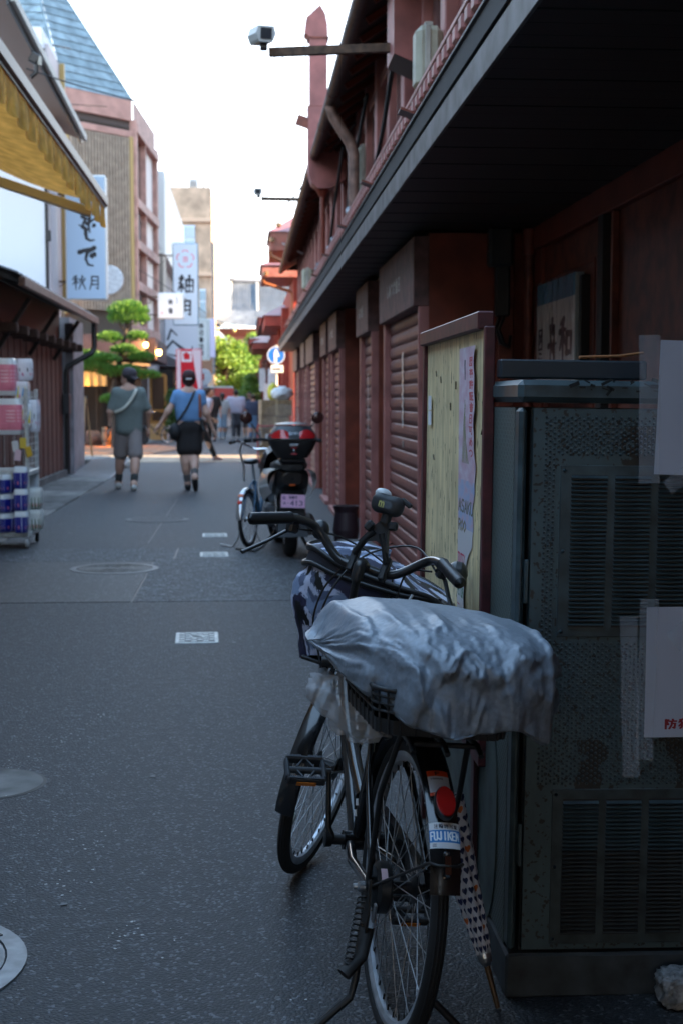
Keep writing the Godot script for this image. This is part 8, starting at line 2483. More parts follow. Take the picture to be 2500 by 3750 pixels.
func make_people():
	M.skin = mat(1, 1, 1, 0.55, 0, {"vc": true, "sss": 0.08})
	M.hair = mat(0.012, 0.010, 0.009, 0.55)
	make_body_kit()
	var cl := func(r: float, g: float, b: float, bs := 0.5): return mat(r, g, b, 0.85, 0, {"tex": "cloth", "s": 3.0, "sheen": 0.2, "bump": "crease", "bs": bs})
	var t := person({"label": "man in grey green shirt, shorts and backwards cap walking away, looking left", "at": Vector3(-1.76, 0, -21.65), "turn": 3.0, "h": 1.84, "cell": 0.018, "wide": 0.94, "look": 62.0, "loose": 0.02, "hem": 0.80, "sleeve": 0.8, "leg": 0.92, "flare": 0.045,
		"shirt": cl.call(0.17, 0.20, 0.185, 0.9), "pants": cl.call(0.30, 0.25, 0.235, 0.8), "shoe": mat(0.42, 0.42, 0.40, 0.6), "sock": mat(0.03, 0.032, 0.03, 0.9), "cap": cl.call(0.055, 0.042, 0.05), "brim": 1.0, "tilt": 0.25, "skin": Color(0.50, 0.29, 0.21),
		"J": {"knee": [Vector3(-0.13, 0.50, -0.12), Vector3(0.09, 0.49, 0.10)], "ankle": [Vector3(-0.17, 0.085, -0.2), Vector3(0.07, 0.085, 0.36)], "elbow": [Vector3(-0.27, 1.14, 0.06), Vector3(0.29, 1.14, -0.02)], "wrist": [Vector3(-0.29, 0.89, 0.0), Vector3(0.27, 0.90, -0.14)]}})
	strap(t, [Vector3(0.10, 1.47, -0.02), Vector3(0.11, 1.45, 0.13), Vector3(0.03, 1.30, 0.165), Vector3(-0.08, 1.18, 0.165), Vector3(-0.2, 1.13, 0.10)], 0.022, mat(0.50, 0.48, 0.40, 0.8), "sling_strap")
	var b := MB.new()
	b.tube([Vector3(-0.282, 0.925, 0.006), Vector3(-0.284, 0.90, 0.004)], 0.034, 10)
	part("watch", b, M.black, t)
	t = person({"label": "woman in light blue tee, black shorts and maroon cap walking away", "at": Vector3(-0.83, 0, -21.45), "turn": 2.0, "h": 1.80, "cell": 0.018, "wide": 0.92, "look": 0.0, "loose": 0.012, "hem": 1.0, "sleeve": 0.42, "leg": 0.72, "flare": 0.05,
		"shirt": cl.call(0.17, 0.34, 0.60, 0.7), "pants": cl.call(0.016, 0.012, 0.012, 0.8), "shoe": mat(0.014, 0.013, 0.013, 0.6), "sock": mat(0.10, 0.09, 0.085, 0.9), "cap": cl.call(0.055, 0.016, 0.016), "brim": -1.0, "skin": Color(0.52, 0.31, 0.235), "hair": mat(0.03, 0.012, 0.009, 0.5),
		"J": {"knee": [Vector3(-0.07, 0.50, 0.03), Vector3(0.07, 0.50, 0.02)], "ankle": [Vector3(-0.03, 0.085, 0.02), Vector3(0.075, 0.2, 0.36)], "toe": [Vector3(0, -0.05, -0.13), Vector3(0.01, -0.13, -0.05)], "elbow": [Vector3(-0.31, 1.17, 0.04), Vector3(0.26, 1.14, 0.04)], "wrist": [Vector3(-0.44, 0.97, 0.02), Vector3(0.345, 0.92, 0.0)]}})
	strap(t, [Vector3(0.09, 1.48, -0.01), Vector3(0.08, 1.46, 0.11), Vector3(-0.02, 1.25, 0.13), Vector3(-0.14, 1.06, 0.14), Vector3(-0.2, 0.98, 0.08)], 0.016, M.black, "bag_strap")
	b = MB.new()
	b.ball(Vector3(-0.21, 0.87, 0.07), Vector3(0.09, 0.13, 0.13), 16)
	b.box(Vector3(-0.21, 0.87, 0.07), Vector3(0.11, 0.2, 0.22), Basis(Vector3.FORWARD, 0.15), 0.04)
	part("shoulder_bag", b, mat(0.013, 0.012, 0.014, 0.7, 0, {"bump": "crease", "bs": 0.8, "s": 4.0}), t)
	strap(t, [Vector3(0.14, 1.46, -0.03), Vector3(0.155, 1.44, 0.08), Vector3(0.16, 1.25, 0.12), Vector3(0.165, 1.08, 0.11)], 0.02, mat(0.25, 0.07, 0.03, 0.6), "camera_strap")
	b = MB.new()
	b.box(Vector3(0.19, 1.0, 0.09), Vector3(0.06, 0.13, 0.10), Basis(Vector3.FORWARD, 0.1), 0.015); b.cyl(Vector3(0.2, 0.95, 0.12), Vector3(0.22, 0.88, 0.14), 0.03, 10)
	part("camera", b, M.black, t)
	b = MB.new()
	b.box(Vector3(0.0, 1.645, 0.132), Vector3(0.09, 0.018, 0.008), Basis.IDENTITY, 0.003)
	part("cap_buckle", b, M.steel, t)
	# figure stepping through the sunny strip with a cream soft toy bag
	t = person({"label": "person in black trousers and white top striding past with a cream bag", "at": Vector3(-0.98, 0, -31.6), "turn": -62.0, "h": 1.72, "cell": 0.026, "look": -5.0, "lean": Vector3(0, -0.05, -0.16), "loose": 0.03, "sleeve": 0.9, "leg": 1.9, "flare": 0.02,
		"shirt": cl.call(0.62, 0.56, 0.62), "pants": cl.call(0.015, 0.014, 0.015), "shoe": mat(0.3, 0.2, 0.2, 0.6), "hair": mat(0.03, 0.014, 0.01, 0.5), "skin": Color(0.50, 0.28, 0.18),
		"J": {"knee": [Vector3(-0.09, 0.52, -0.22), Vector3(0.09, 0.5, 0.05)], "ankle": [Vector3(-0.09, 0.085, -0.42), Vector3(0.09, 0.16, 0.42)], "elbow": [Vector3(-0.24, 1.10, 0.0), Vector3(0.25, 1.08, 0.02)], "wrist": [Vector3(-0.2, 0.98, -0.24), Vector3(0.22, 0.96, -0.22)]}})
	var bg := thing("soft_bag", "cream soft toy bag carried by the striding person", "bag", Vector3(-1.12, 0.62, -31.3))
	b = MB.new()
	for q in [[0, 0.1, 0.13, 0.17], [-0.06, 0.28, 0.05, 0.16], [0.08, 0.0, 0.08, 0.09], [0.14, 0.16, 0.07, 0.12]]: b.ball(Vector3(q[0], q[1], 0), Vector3(q[2], q[3], 0.1), 12)
	part("plush", b, mat(0.62, 0.55, 0.38, 0.9), bg)
	var strap_b := MB.new()
	strap_b.tube([Vector3(-0.05, 0.35, 0), Vector3(0.02, 0.48, 0), Vector3(0.08, 0.36, 0)], 0.012, 6)
	part("handle", strap_b, M.offwhite, bg)
	# far walkers
	var walk := func(f: float): return {"knee": [Vector3(-0.09, 0.5, -0.12 * f), Vector3(0.09, 0.5, 0.02 * f)], "ankle": [Vector3(-0.09, 0.085, -0.16 * f), Vector3(0.09, 0.10, 0.22 * f)], "elbow": [Vector3(-0.27, 1.14, 0.05), Vector3(0.27, 1.14, 0.0)], "wrist": [Vector3(-0.28, 0.9, -0.02), Vector3(0.28, 0.9, -0.06)]}
	var far := [
		{"label": "big man in white tee and grey trousers, middle of the far walkers", "at": Vector3(-0.27, 0, -50.0), "turn": 2.0, "h": 1.74, "wide": 1.35, "loose": 0.06, "shirt": cl.call(0.52, 0.50, 0.62), "pants": cl.call(0.055, 0.06, 0.072), "leg": 1.95, "flare": 0.05},
		{"label": "man in black shirt walking towards the camera on the left of the far walkers", "at": Vector3(-1.05, 0, -47.0), "turn": 175.0, "h": 1.76, "wide": 1.05, "loose": 0.03, "shirt": cl.call(0.012, 0.012, 0.013), "pants": cl.call(0.02, 0.02, 0.022), "leg": 1.95},
		{"label": "woman in pale top and light jeans left of the white tee", "at": Vector3(-0.74, 0, -49.0), "turn": 5.0, "h": 1.62, "wide": 0.9, "loose": 0.03, "shirt": cl.call(0.42, 0.46, 0.48), "pants": cl.call(0.25, 0.38, 0.50), "leg": 1.95, "long": true},
		{"label": "child in pale blue tee right of the white tee man", "at": Vector3(0.10, 0, -50.5), "turn": 0.0, "h": 1.34, "wide": 0.95, "loose": 0.04, "shirt": cl.call(0.22, 0.42, 0.50), "pants": cl.call(0.06, 0.05, 0.06), "leg": 0.9},
		{"label": "woman in navy patterned top and blue jeans, rightmost of the far walkers", "at": Vector3(0.33, 0, -48.5), "turn": -4.0, "h": 1.58, "wide": 0.98, "loose": 0.04, "shirt": cl.call(0.035, 0.055, 0.11), "pants": cl.call(0.10, 0.22, 0.38), "leg": 1.95, "hair": mat(0.05, 0.035, 0.025, 0.6)},
		{"label": "dark haired walker in black furthest away between child and navy top", "at": Vector3(0.24, 0, -58.0), "turn": 170.0, "h": 1.7, "shirt": cl.call(0.02, 0.02, 0.025), "pants": cl.call(0.04, 0.04, 0.05), "leg": 1.95},
		{"label": "walker in dark clothes half hidden behind the walking woman", "at": Vector3(-1.5, 0, -52.0), "turn": 10.0, "h": 1.68, "shirt": cl.call(0.03, 0.03, 0.035), "pants": cl.call(0.03, 0.03, 0.04), "leg": 1.95}]
	for i in far.size():
		var q: Dictionary = far[i]
		q.J = walk.call(1.0 if i % 2 else -0.8); q.group = "walkers far down the street"; q.shoe = mat(0.3, 0.3, 0.3, 0.6) if i in [0, 2, 3] else M.black; q.cell = 0.034
		person(q)

func make_scooter():
	var t := thing("scooter", "black and silver delivery scooter with top box and pink plate", "scooter", Vector3(0.40, 0, -12.3), deg_to_rad(3.0))
	var hub := V(0, 0.235, 0)
	var silver := mat(0.48, 0.49, 0.46, 0.35, 0.3, {"coat": 0.4}); var blk := mat(0.012, 0.012, 0.013, 0.3, 0, {"coat": 0.5}); var blkm := mat(0.02, 0.021, 0.023, 0.55)
	for f in [0.0, 1.24]:
		var w := Node3D.new(); w.name = "wheel"; t.add_child(w, true); w.position = V(0, 0.235, f)
		var b := MB.new()
		b.tube(arc(Vector3.ZERO, 0.18, 0, 350, 35), 0.058, 12, false, true, 1.05)
		part("tyre", b, M.rubber, w)
		b = MB.new()
		b.lathe([Vector2(0, -0.04), Vector2(0.13, -0.05), Vector2(0.135, 0), Vector2(0.13, 0.05), Vector2(0, 0.04)], 24, Transform3D(Basis(Vector3.BACK, PI / 2), Vector3.ZERO))
		part("rim", b, M.alu, w)
	var loft := func(called: String, secs: Array, m: Material, p := 0.7):      # sections [f, y, half width, half height]
		var b := MB.new()
		b.grid(28, (secs.size() - 1) * 4, func(u: float, v: float):
			var k := v * (secs.size() - 1); var i := mini(int(k), secs.size() - 2); var e := k - i
			e = e * e * (3.0 - 2.0 * e)
			var a: float = u * TAU
			var s0: Array = secs[i]; var s1: Array = secs[i + 1]
			return V(sq(cos(a), p) * lerpf(s0[2], s1[2], e), lerpf(s0[1], s1[1], e) + sq(sin(a), p) * lerpf(s0[3], s1[3], e), lerpf(s0[0], s1[0], k - i)), true)
		return part(called, b, m, t)
	loft.call("tail_body", [[-0.30, 0.70, 0.0, 0.0], [-0.30, 0.70, 0.09, 0.06], [-0.22, 0.69, 0.15, 0.11], [0.05, 0.62, 0.16, 0.15], [0.4, 0.55, 0.16, 0.16], [0.62, 0.45, 0.14, 0.14], [0.7, 0.42, 0.0, 0.0]], blk)
	loft.call("seat", [[-0.34, 0.80, 0.0, 0.0], [-0.33, 0.80, 0.10, 0.035], [-0.1, 0.81, 0.15, 0.05], [0.3, 0.78, 0.15, 0.05], [0.55, 0.76, 0.10, 0.04], [0.62, 0.74, 0.0, 0.0]], M.plastic_black)
	for s in [-1, 1]:
		var b := MB.new()
		b.grid(10, 14, func(u: float, v: float):
			var f := lerpf(-0.27, 0.42, u)
			var y0 := 0.46 + 0.12 * (1.0 - u); var y1 := 0.80 - 0.05 * u
			return V(s * (0.175 + 0.04 * sin(PI * v) + 0.03 * u - 0.10 * pow(maxf(0.0, v - 0.75) * 4.0, 2.0) * (1.0 - u) ), lerpf(y0, y1, v), f))
		part("side_panel", b, silver, t)
	var b := MB.new()
	b.grid(12, 10, func(u: float, v: float): return V((u - 0.5) * 0.26 * (1.0 - 0.25 * v), lerpf(0.20, 0.60, v), -0.30 + 0.10 * sin(PI * v) - 0.06 * (1.0 - v)))
	part("rear_mudguard", b, blkm, t)
	b = MB.new()
	b.box(V(0, 0.645, -0.31), Vector3(0.055, 0.018, 0.02), Basis.IDENTITY, 0.006)
	part("tail_lamp", b, mat(0.55, 0.10, 0.015, 0.3, 0, {"coat": 0.8}), t)
	var im := sheet(200, 112, Color(0.86, 0.68, 0.80))
	var ink := Color(0.25, 0.20, 0.36)
	for i in 3: glyph(im, ["chuu", "rin", "ka"][i], Vector2(66 + i * 24, 12), Vector2(20, 24), 2.0, ink, 1.0)
	letters(im, "H", Vector2(24, 66), 18, 2.2, ink); letters(im, ".413", Vector2(46, 54), 38, 3.2, ink)
	glyph(im, "ban", Vector2(10, 14), Vector2(30, 30), 2.5, Color(0.6, 0.45, 0.62), 1.0)
	b = MB.new()
	b.box(V(0, 0.51, -0.355), Vector3(0.21, 0.115, 0.004), Basis(Vector3.RIGHT, -0.12) * Basis(Vector3.BACK, -0.04), 0.002)
	var pl := part("number_plate", b, M.steel, t)
	b = MB.new()
	b.xf = Transform3D(Basis(Vector3.RIGHT, -0.12) * Basis(Vector3.BACK, -0.04), V(0, 0.51, -0.355))
	b.quad(Vector3(-0.104, -0.0565, 0.0035), Vector3(0.104, -0.0565, 0.0035), Vector3(0.104, 0.0565, 0.0035), Vector3(-0.104, 0.0565, 0.0035))
	part("plate_print", b, print_mat(im, 0.5), pl)
	for s in [-1, 1]:
		b = MB.new()
		for i in 9: b.tube(arc(V(s * 0.125, 0.33 + i * 0.028, -0.10 + i * 0.008), 0.02, 0, 350, 9), 0.006, 5, false, true)
		for i in b.v.size(): pass
		b.cyl(V(s * 0.125, 0.28, -0.08), V(s * 0.125, 0.62, -0.02), 0.012, 8)
		part("shock_absorber", b, M.chrome, t)
	b = MB.new()
	b.tube([V(0.15, 0.27, -0.22), V(0.16, 0.30, 0.1), V(0.15, 0.28, 0.35)], [0.07, 0.075, 0.05], 14)
	part("exhaust", b, blkm, t)
	b = MB.new()
	b.box(V(-0.16, 0.36, 0.12), Vector3(0.11, 0.2, 0.34), Basis.IDENTITY, 0.03); b.box(V(0, 0.24, 0.2), Vector3(0.2, 0.16, 0.4), Basis.IDENTITY, 0.03)
	part("engine", b, mat(0.06, 0.065, 0.075, 0.5, 0.2), t)
	b = MB.new()
	b.tube([V(-0.10, 0.2, 0.3), V(-0.22, 0.06, 0.24), V(-0.3, 0.02, 0.22)], 0.014, 8); b.tube([V(0.10, 0.2, 0.3), V(0.20, 0.02, 0.26)], 0.014, 8); b.bar(V(-0.3, 0.02, 0.22), V(-0.46, 0.035, 0.3), 0.02, 0.02)
	part("centre_stand", b, M.black_satin, t)
	loft.call("front_shield", [[0.80, 0.62, 0.18, 0.30], [0.95, 0.66, 0.2, 0.30], [1.08, 0.68, 0.14, 0.22], [1.12, 0.68, 0.0, 0.0]], blk)
	b = MB.new()
	b.box(V(0, 0.30, 0.72), Vector3(0.36, 0.05, 0.4), Basis.IDENTITY, 0.02)
	part("floor_board", b, blkm, t)
	loft.call("front_mudguard", [[1.02, 0.36, 0.05, 0.05], [1.15, 0.45, 0.08, 0.05], [1.3, 0.45, 0.08, 0.05], [1.42, 0.36, 0.0, 0.0]], blk)
	b = MB.new()
	b.tube([V(-0.34, 1.0, 0.68), V(-0.2, 1.01, 0.78), V(0, 0.99, 0.86), V(0.2, 1.01, 0.78), V(0.34, 1.0, 0.68)], 0.014, 9); b.cyl(V(0, 0.6, 0.98), V(0, 1.0, 0.85), 0.03, 10)
	part("handlebar", b, blkm, t)
	for s in [-1, 1]:
		b = MB.new()
		b.tube([V(s * 0.245, 1.005, 0.75), V(s * 0.355, 1.0, 0.67)], 0.019, 10)
		part("grip", b, M.rubber, t)
		b = MB.new()
		b.tube([V(s * 0.2, 1.02, 0.78), V(s * 0.27, 1.13, 0.8), V(s * 0.30, 1.16, 0.8)], 0.007, 6)
		var mr := part("mirror_stem", b, M.black_satin, t)
		b = MB.new()
		b.ball(V(s * 0.335, 1.21, 0.8), Vector3(0.06, 0.055, 0.018), 14, Basis(Vector3.BACK, s * 0.5))
		part("mirror", b, mat(0.05, 0.018, 0.016, 0.15, 0.2), mr)
	b = MB.new()
	b.tube([V(-0.28, 1.0, 0.7), V(-0.38, 0.98, 0.74), V(-0.40, 0.9, 0.74), V(-0.36, 0.75, 0.74), V(-0.36, 0.62, 0.74)], 0.011, 7)
	part("hand_guard", b, M.steel, t)
	b = MB.new()
	b.grid(10, 10, func(u: float, v: float):
		var a: float = (u - 0.5) * 2.0
		return V(a * (0.20 - 0.05 * v * v), 0.98 + 0.36 * v - 0.04 * a * a * v, 0.98 - 0.10 * v - 0.06 * a * a))
	part("windshield", b, M.clear, t)
	# top box
	var bx := Node3D.new(); bx.name = "top_box"; t.add_child(bx, true); bx.position = V(0, 0.88, -0.28)
	var shell := func(called: String, y0: float, y1: float, w0: float, w1: float, bul: float, m: Material):
		var q := MB.new()
		q.grid(36, 10, func(u: float, v: float):
			var a: float = u * TAU; var k := lerpf(w0, w1, v) + bul * sin(PI * v)
			return Vector3(sq(cos(a), 0.6) * 0.205 * k, lerpf(y0, y1, v), -sq(sin(a), 0.6) * 0.19 * k), true)
		q.grid(36, 5, func(u: float, v: float):
			var a: float = u * TAU; var k := w1 * (1.0 - v)
			return Vector3(sq(cos(a), 0.6) * 0.205 * k, y1 + 0.035 * (1.0 - k * k) * (1.0 if y1 > 0.2 else 0.0), -sq(sin(a), 0.6) * 0.19 * k), true)
		return part(called, q, m, bx)
	shell.call("lower_shell", 0.0, 0.155, 0.62, 1.02, 0.05, mat(0.014, 0.014, 0.015, 0.6))
	shell.call("lid", 0.165, 0.275, 1.04, 0.72, 0.05, mat(0.022, 0.026, 0.032, 0.38, 0, {"coat": 0.2}))
	for s in [-1, 1]:
		b = MB.new()
		b.grid(8, 4, func(u: float, v: float):
			var x: float = s * lerpf(0.045, 0.205, u); var k := absf(x) / 0.21
			return Vector3(x, 0.172 + v * (0.075 * (0.35 + 0.65 * sin(PI * clampf(u * 0.9 + 0.15, 0, 1)))), 0.202 * pow(maxf(0.0, 1.0 - pow(k, 3.4)), 0.32) - 0.022 * v))
		part("red_lens", b, mat(0.5, 0.015, 0.02, 0.2, 0, {"coat": 0.8}), bx)
	b = MB.new()
	b.box(Vector3(0, 0.115, 0.197), Vector3(0.075, 0.02, 0.008), Basis.IDENTITY, 0.003); b.ball(Vector3(0, 0.068, 0.188), Vector3(0.013, 0.013, 0.008), 10)
	part("lock", b, M.steel, bx)
	b = MB.new()
	for y in [0.092, 0.04]: b.ball(Vector3(0, y, 0.186), Vector3(0.03, 0.009, 0.006), 10)
	part("red_button", b, mat(0.3, 0.03, 0.04, 0.4), bx)
	var li := Image.create(128, 40, false, Image.FORMAT_RGBA8); li.fill(Color(0.7, 0.75, 0.8, 0))
	letters(li, "GIVI", Vector2(8, 5), 28, 3.6, Color(0.75, 0.8, 0.85, 1), 1.05)
	var lm := print_mat(li, 0.4); lm.transparency = BaseMaterial3D.TRANSPARENCY_ALPHA_SCISSOR; lm.alpha_scissor_threshold = 0.5
	b = MB.new()
	b.quad(Vector3(-0.05, 0.2, 0.222), Vector3(0.05, 0.2, 0.222), Vector3(0.05, 0.229, 0.216), Vector3(-0.05, 0.229, 0.216))
	part("lettering", b, lm, bx)
	b = MB.new()
	b.box(V(0, 0.86, -0.26), Vector3(0.22, 0.04, 0.26), Basis.IDENTITY, 0.015)
	part("box_carrier", b, M.black_satin, t)
	# kerb clutter between scooter and shutters
	t = thing("flower_vase", "dark tall pot standing by the shutter sill behind the scooter", "pot", Vector3(0.92, 0, -12.6))
	b = MB.new()
	b.lathe([Vector2(0.09, 0), Vector2(0.12, 0.2), Vector2(0.1, 0.36), Vector2(0.12, 0.42), Vector2(0.1, 0.42), Vector2(0.08, 0.3)], 18)
	part("pot", b, mat(0.03, 0.016, 0.022, 0.5), t)
	t = thing("stone_block", "grey stone block at the foot of the shutters beside the scooter", "block", Vector3(0.95, 0, -11.6))
	b = MB.new()
	b.box(Vector3(0, 0.09, 0), Vector3(0.3, 0.18, 0.7), Basis(Vector3.UP, 0.05), 0.02)
	part("block", b, M.concrete_dark, t)

func small_bike(label: String, o: Vector3, turn: float, col: Material):
	var t := thing("bicycle", label, "bicycle", o)
	t.basis = Basis(Vector3.UP, turn) * Basis(Vector3.BACK, 0.04)
	var R := 0.27
	wheel(t, "rear_wheel", Transform3D(Basis.IDENTITY, V(0, R, 0)), R, 0.02, M.alu, 28, M.steel)
	wheel(t, "front_wheel", Transform3D(Basis.IDENTITY, V(0, R, 0.92)), R, 0.02, M.alu, 28, M.steel)
	var b := MB.new()
	b.tube([V(0, 0.66, 0.72), V(0, 0.45, 0.5), V(0, 0.28, 0.38)], 0.02, 9); b.tube([V(0, 0.27, 0.38), V(0, 0.62, 0.25)], 0.017, 9); b.tube([V(0, 0.72, 0.7), V(0, 0.6, 0.75)], 0.022, 9)
	for s in [-1, 1]:
		b.tube([V(s * 0.02, 0.6, 0.26), V(s * 0.045, 0.5, 0.12), V(s * 0.055, R, 0)], 0.009, 7); b.tube([V(s * 0.02, 0.28, 0.36), V(s * 0.055, R, 0)], 0.01, 7); b.tube([V(s * 0.03, 0.6, 0.76), V(s * 0.05, R, 0.92)], 0.011, 7)
	for i in 3: b.tube([V(-0.035, 0.55 - i * 0.04, 0.19 - i * 0.05), V(0.035, 0.55 - i * 0.04, 0.19 - i * 0.05)], 0.006, 6)
	part("frame", b, col, t)
	b = MB.new(); b.xf = Transform3D(Basis.IDENTITY, V(0, R, 0))
	fender(b, R + 0.015, -60, 88, 0.055, 22)
	var rf := part("rear_fender", b, mat(0.5, 0.52, 0.54, 0.25, 0.8), t)
	b = MB.new()
	b.box(V(0, 0.44, -0.235), Vector3(0.04, 0.04, 0.02), Basis(Vector3.RIGHT, -0.6), 0.006)
	part("reflector", b, mat(0.6, 0.03, 0.015, 0.2, 0, {"coat": 0.7}), rf)
	b = MB.new()
	b.box(V(0, 0.5, -0.185), Vector3(0.05, 0.03, 0.01), Basis(Vector3.RIGHT, -0.75), 0.003)
	part("orange_strip", b, mat(0.7, 0.14, 0.03, 0.4), rf)
	b = MB.new(); b.xf = Transform3D(Basis.IDENTITY, V(0, R, 0.92))
	fender(b, R + 0.015, -30, 100, 0.05, 18)
	part("front_fender", b, mat(0.5, 0.52, 0.54, 0.25, 0.8), t)
	b = MB.new()
	b.grid(14, 10, func(u: float, v: float):
		var a: float = u * TAU; var f := cos(a); var k := 0.5 + 0.5 * f
		return V(sin(a) * lerpf(0.10, 0.03, k) * cos((v - 0.5) * PI * 0.95), 0.80 + 0.03 * sin((v - 0.5) * PI), 0.22 + f * 0.13 * cos((v - 0.5) * PI * 0.95)), true)
	part("saddle", b, M.black_satin, t)
	b = MB.new()
	b.cyl(V(0, 0.58, 0.265), V(0, 0.79, 0.21), 0.013, 9); b.cyl(V(0, 0.7, 0.71), V(0, 0.88, 0.66), 0.013, 9)
	part("seat_post", b, M.chrome, t)
	b = MB.new()
	b.tube([V(-0.27, 0.98, 0.5), V(-0.26, 0.99, 0.6), V(-0.1, 0.9, 0.68), V(0.1, 0.9, 0.68), V(0.26, 0.99, 0.6), V(0.27, 0.98, 0.5)], 0.011, 9)
	part("handlebar", b, M.chrome, t)
	for s in [-1, 1]:
		b = MB.new()
		b.cyl(V(s * 0.268, 0.983, 0.53), V(s * 0.275, 0.975, 0.42), 0.016, 9)
		part("grip", b, M.rubber, t)
	b = MB.new()
	b.tube([V(-0.06, R, 0), V(-0.1, 0.08, -0.02), V(-0.16, 0.01, 0)], 0.008, 7); b.tube([V(0.06, R, 0), V(0.1, 0.08, -0.02), V(0.16, 0.01, 0)], 0.008, 7); b.tube([V(-0.16, 0.01, 0), V(-0.3, 0.03, 0.05)], 0.008, 6)
	part("stand", b, M.alu, t)

func pack(label: String, called: String, cat: String, o: Vector3, s: Vector3, im, turn := 0.0, plain: Material = null):
	var t := thing(called, label, cat, o, turn, "goods on the trolley")
	var b := MB.new()
	var m: Material = plain if plain else print_mat(im, 0.3, {"coat": 0.5, "bump": "crease", "bs": 0.4})
	b.grid(24, 10, func(u: float, v: float):
		var a: float = u * TAU
		var k := 1.0 - 0.16 * pow(absf(v - 0.5) * 2.0, 5.0)
		return Vector3(sq(cos(a), 0.35) * s.x / 2 * k, v * s.y, -sq(sin(a), 0.35) * s.z / 2 * k), true, 4.0)
	for y in [0.0, s.y]:
		b.quad(Vector3(-s.x * 0.4, y, s.z * 0.4), Vector3(s.x * 0.4, y, s.z * 0.4), Vector3(s.x * 0.4, y, -s.z * 0.4), Vector3(-s.x * 0.4, y, -s.z * 0.4), Rect2(0.1, 0.0, 0.2, 0.1))
	part("wrapper", b, m, t)

func make_trolley():
	# origin at the trolley's near right corner on the ground
	var O := Vector3(-1.98, 0, -13.05)
	var t := thing("goods_trolley", "white wire goods trolley on castors at the left edge", "trolley", O)
	var wm := mat(0.62, 0.64, 0.62, 0.4, 0.1, {"tex": "soft", "s": 3.0})
	var W := 0.75; var D := 0.62
	for q in [[0.0, 0.0], [-W, 0.0], [0.0, -D], [-W, -D]]:
		var b := MB.new()
		b.box(Vector3(q[0] - (0.02 if q[0] == 0.0 else -0.02), 0.80, q[1]), Vector3(0.035, 1.36, 0.035), Basis.IDENTITY, 0.006)
		part("post", b, wm, t)
		b = MB.new()
		b.lathe([Vector2(0, -0.014), Vector2(0.045, -0.014), Vector2(0.048, 0), Vector2(0.045, 0.014), Vector2(0, 0.014)], 16, Transform3D(Basis(Vector3.BACK, PI / 2), Vector3(q[0] - 0.03, 0.05, q[1])))
		var c := part("castor", b, mat(0.3, 0.31, 0.31, 0.4) if q[1] == 0.0 else M.rubber, t)
		b = MB.new()
		b.box(Vector3(q[0] - 0.03, 0.095, q[1]), Vector3(0.045, 0.03, 0.05), Basis.IDENTITY, 0.006)
		part("fork", b, M.steel, c)
	for y in [0.13, 0.70]:
		var b := MB.new()
		b.box(Vector3(-W / 2, y, -D / 2), Vector3(W, 0.05, D), Basis.IDENTITY, 0.008)
		part("shelf", b, wm, t)
	var b := MB.new()
	for i in 12: b.cyl(Vector3(-0.01, 0.72 + i * 0.062, 0), Vector3(-0.01, 0.72 + i * 0.062, -D), 0.0035, 5)
	for i in 7: b.cyl(Vector3(-0.01, 0.7, -i * D / 6), Vector3(-0.01, 1.46, -i * D / 6), 0.0035, 5)
	for i in 8: b.cyl(Vector3(-0.06 - i * 0.09, 0.75, -D), Vector3(-0.06 - i * 0.09, 1.46, -D), 0.0035, 5)
	part("wire_grid", b, wm, t)
	b = MB.new()
	b.box(Vector3(-0.03, 0.43, -D + 0.01), Vector3(0.03, 0.5, 0.02)); b.box(Vector3(-0.2, 0.43, -D + 0.012), Vector3(0.36, 0.5, 0.006))
	part("back_sheet", b, mat(0.5, 0.55, 0.6, 0.6), t)
	# goods
	var pink := sheet(256, 128, Color(0.90, 0.50, 0.58))
	pink.fill_rect(Rect2i(0, 0, 256, 22), Color(0.86, 0.88, 0.88)); pink.fill_rect(Rect2i(0, 112, 256, 16), Color(0.9, 0.9, 0.9))
	for i in 4:
		for k in 4: brush(pink, [i * 64 + 12, 44 + k * 12, i * 64 + 40, 44 + k * 12], 2, 2, Color(0.95, 0.75, 0.78))
	var tri := sheet(256, 128, Color(0.88, 0.89, 0.90))
	for i in 4:
		brush(tri, [i * 64 + 18, 90, i * 64 + 26, 44], 6, 4, Color(0.25, 0.6, 0.85)); brush(tri, [i * 64 + 34, 96, i * 64 + 44, 34], 8, 3, Color(0.85, 0.78, 0.05)); brush(tri, [i * 64 + 52, 100, i * 64 + 54, 86], 5, 4, Color(0.9, 0.2, 0.5))
	var navy := sheet(256, 128, Color(0.04, 0.10, 0.52))
	navy.fill_rect(Rect2i(0, 0, 256, 34), Color(0.85, 0.88, 0.90))
	for i in 4: navy.fill_rect(Rect2i(i * 64 + 10, 34, 7, 94), Color(0.7, 0.75, 0.85)); brush(navy, [i * 64 + 48, 90, i * 64 + 50, 100], 6, 5, Color(0.85, 0.45, 0.5))
	var green := sheet(256, 128, Color(0.82, 0.84, 0.82))
	for i in 8: brush(green, [i * 32 + 10, 126, i * 32 + 8, 60], 7, 3, Color(0.08, 0.32, 0.08)); brush(green, [i * 32 + 22, 110, i * 32 + 24, 96], 5, 3, Color(0.85, 0.5, 0.45))
	var white := sheet(256, 128, Color(0.86, 0.87, 0.90))
	for i in 4: brush(white, [i * 64 + 20, 60, i * 64 + 22, 74], 5, 4, Color(0.15, 0.15, 0.2)); brush(white, [i * 64 + 44, 90, i * 64 + 50, 100], 6, 4, Color(0.75, 0.3, 0.5))
	var U := func(x: float, y: float, z: float) -> Vector3: return O + Vector3(x, y, z)
	pack("large pink tissue pack, upper one at the left edge", "tissue_pack", "tissue pack", U.call(-0.26, 1.42, -0.1), Vector3(0.30, 0.34, 0.3), pink)
	pack("large pink tissue pack, lower one at the left edge", "tissue_pack", "tissue pack", U.call(-0.22, 1.06, -0.1), Vector3(0.34, 0.33, 0.3), pink)
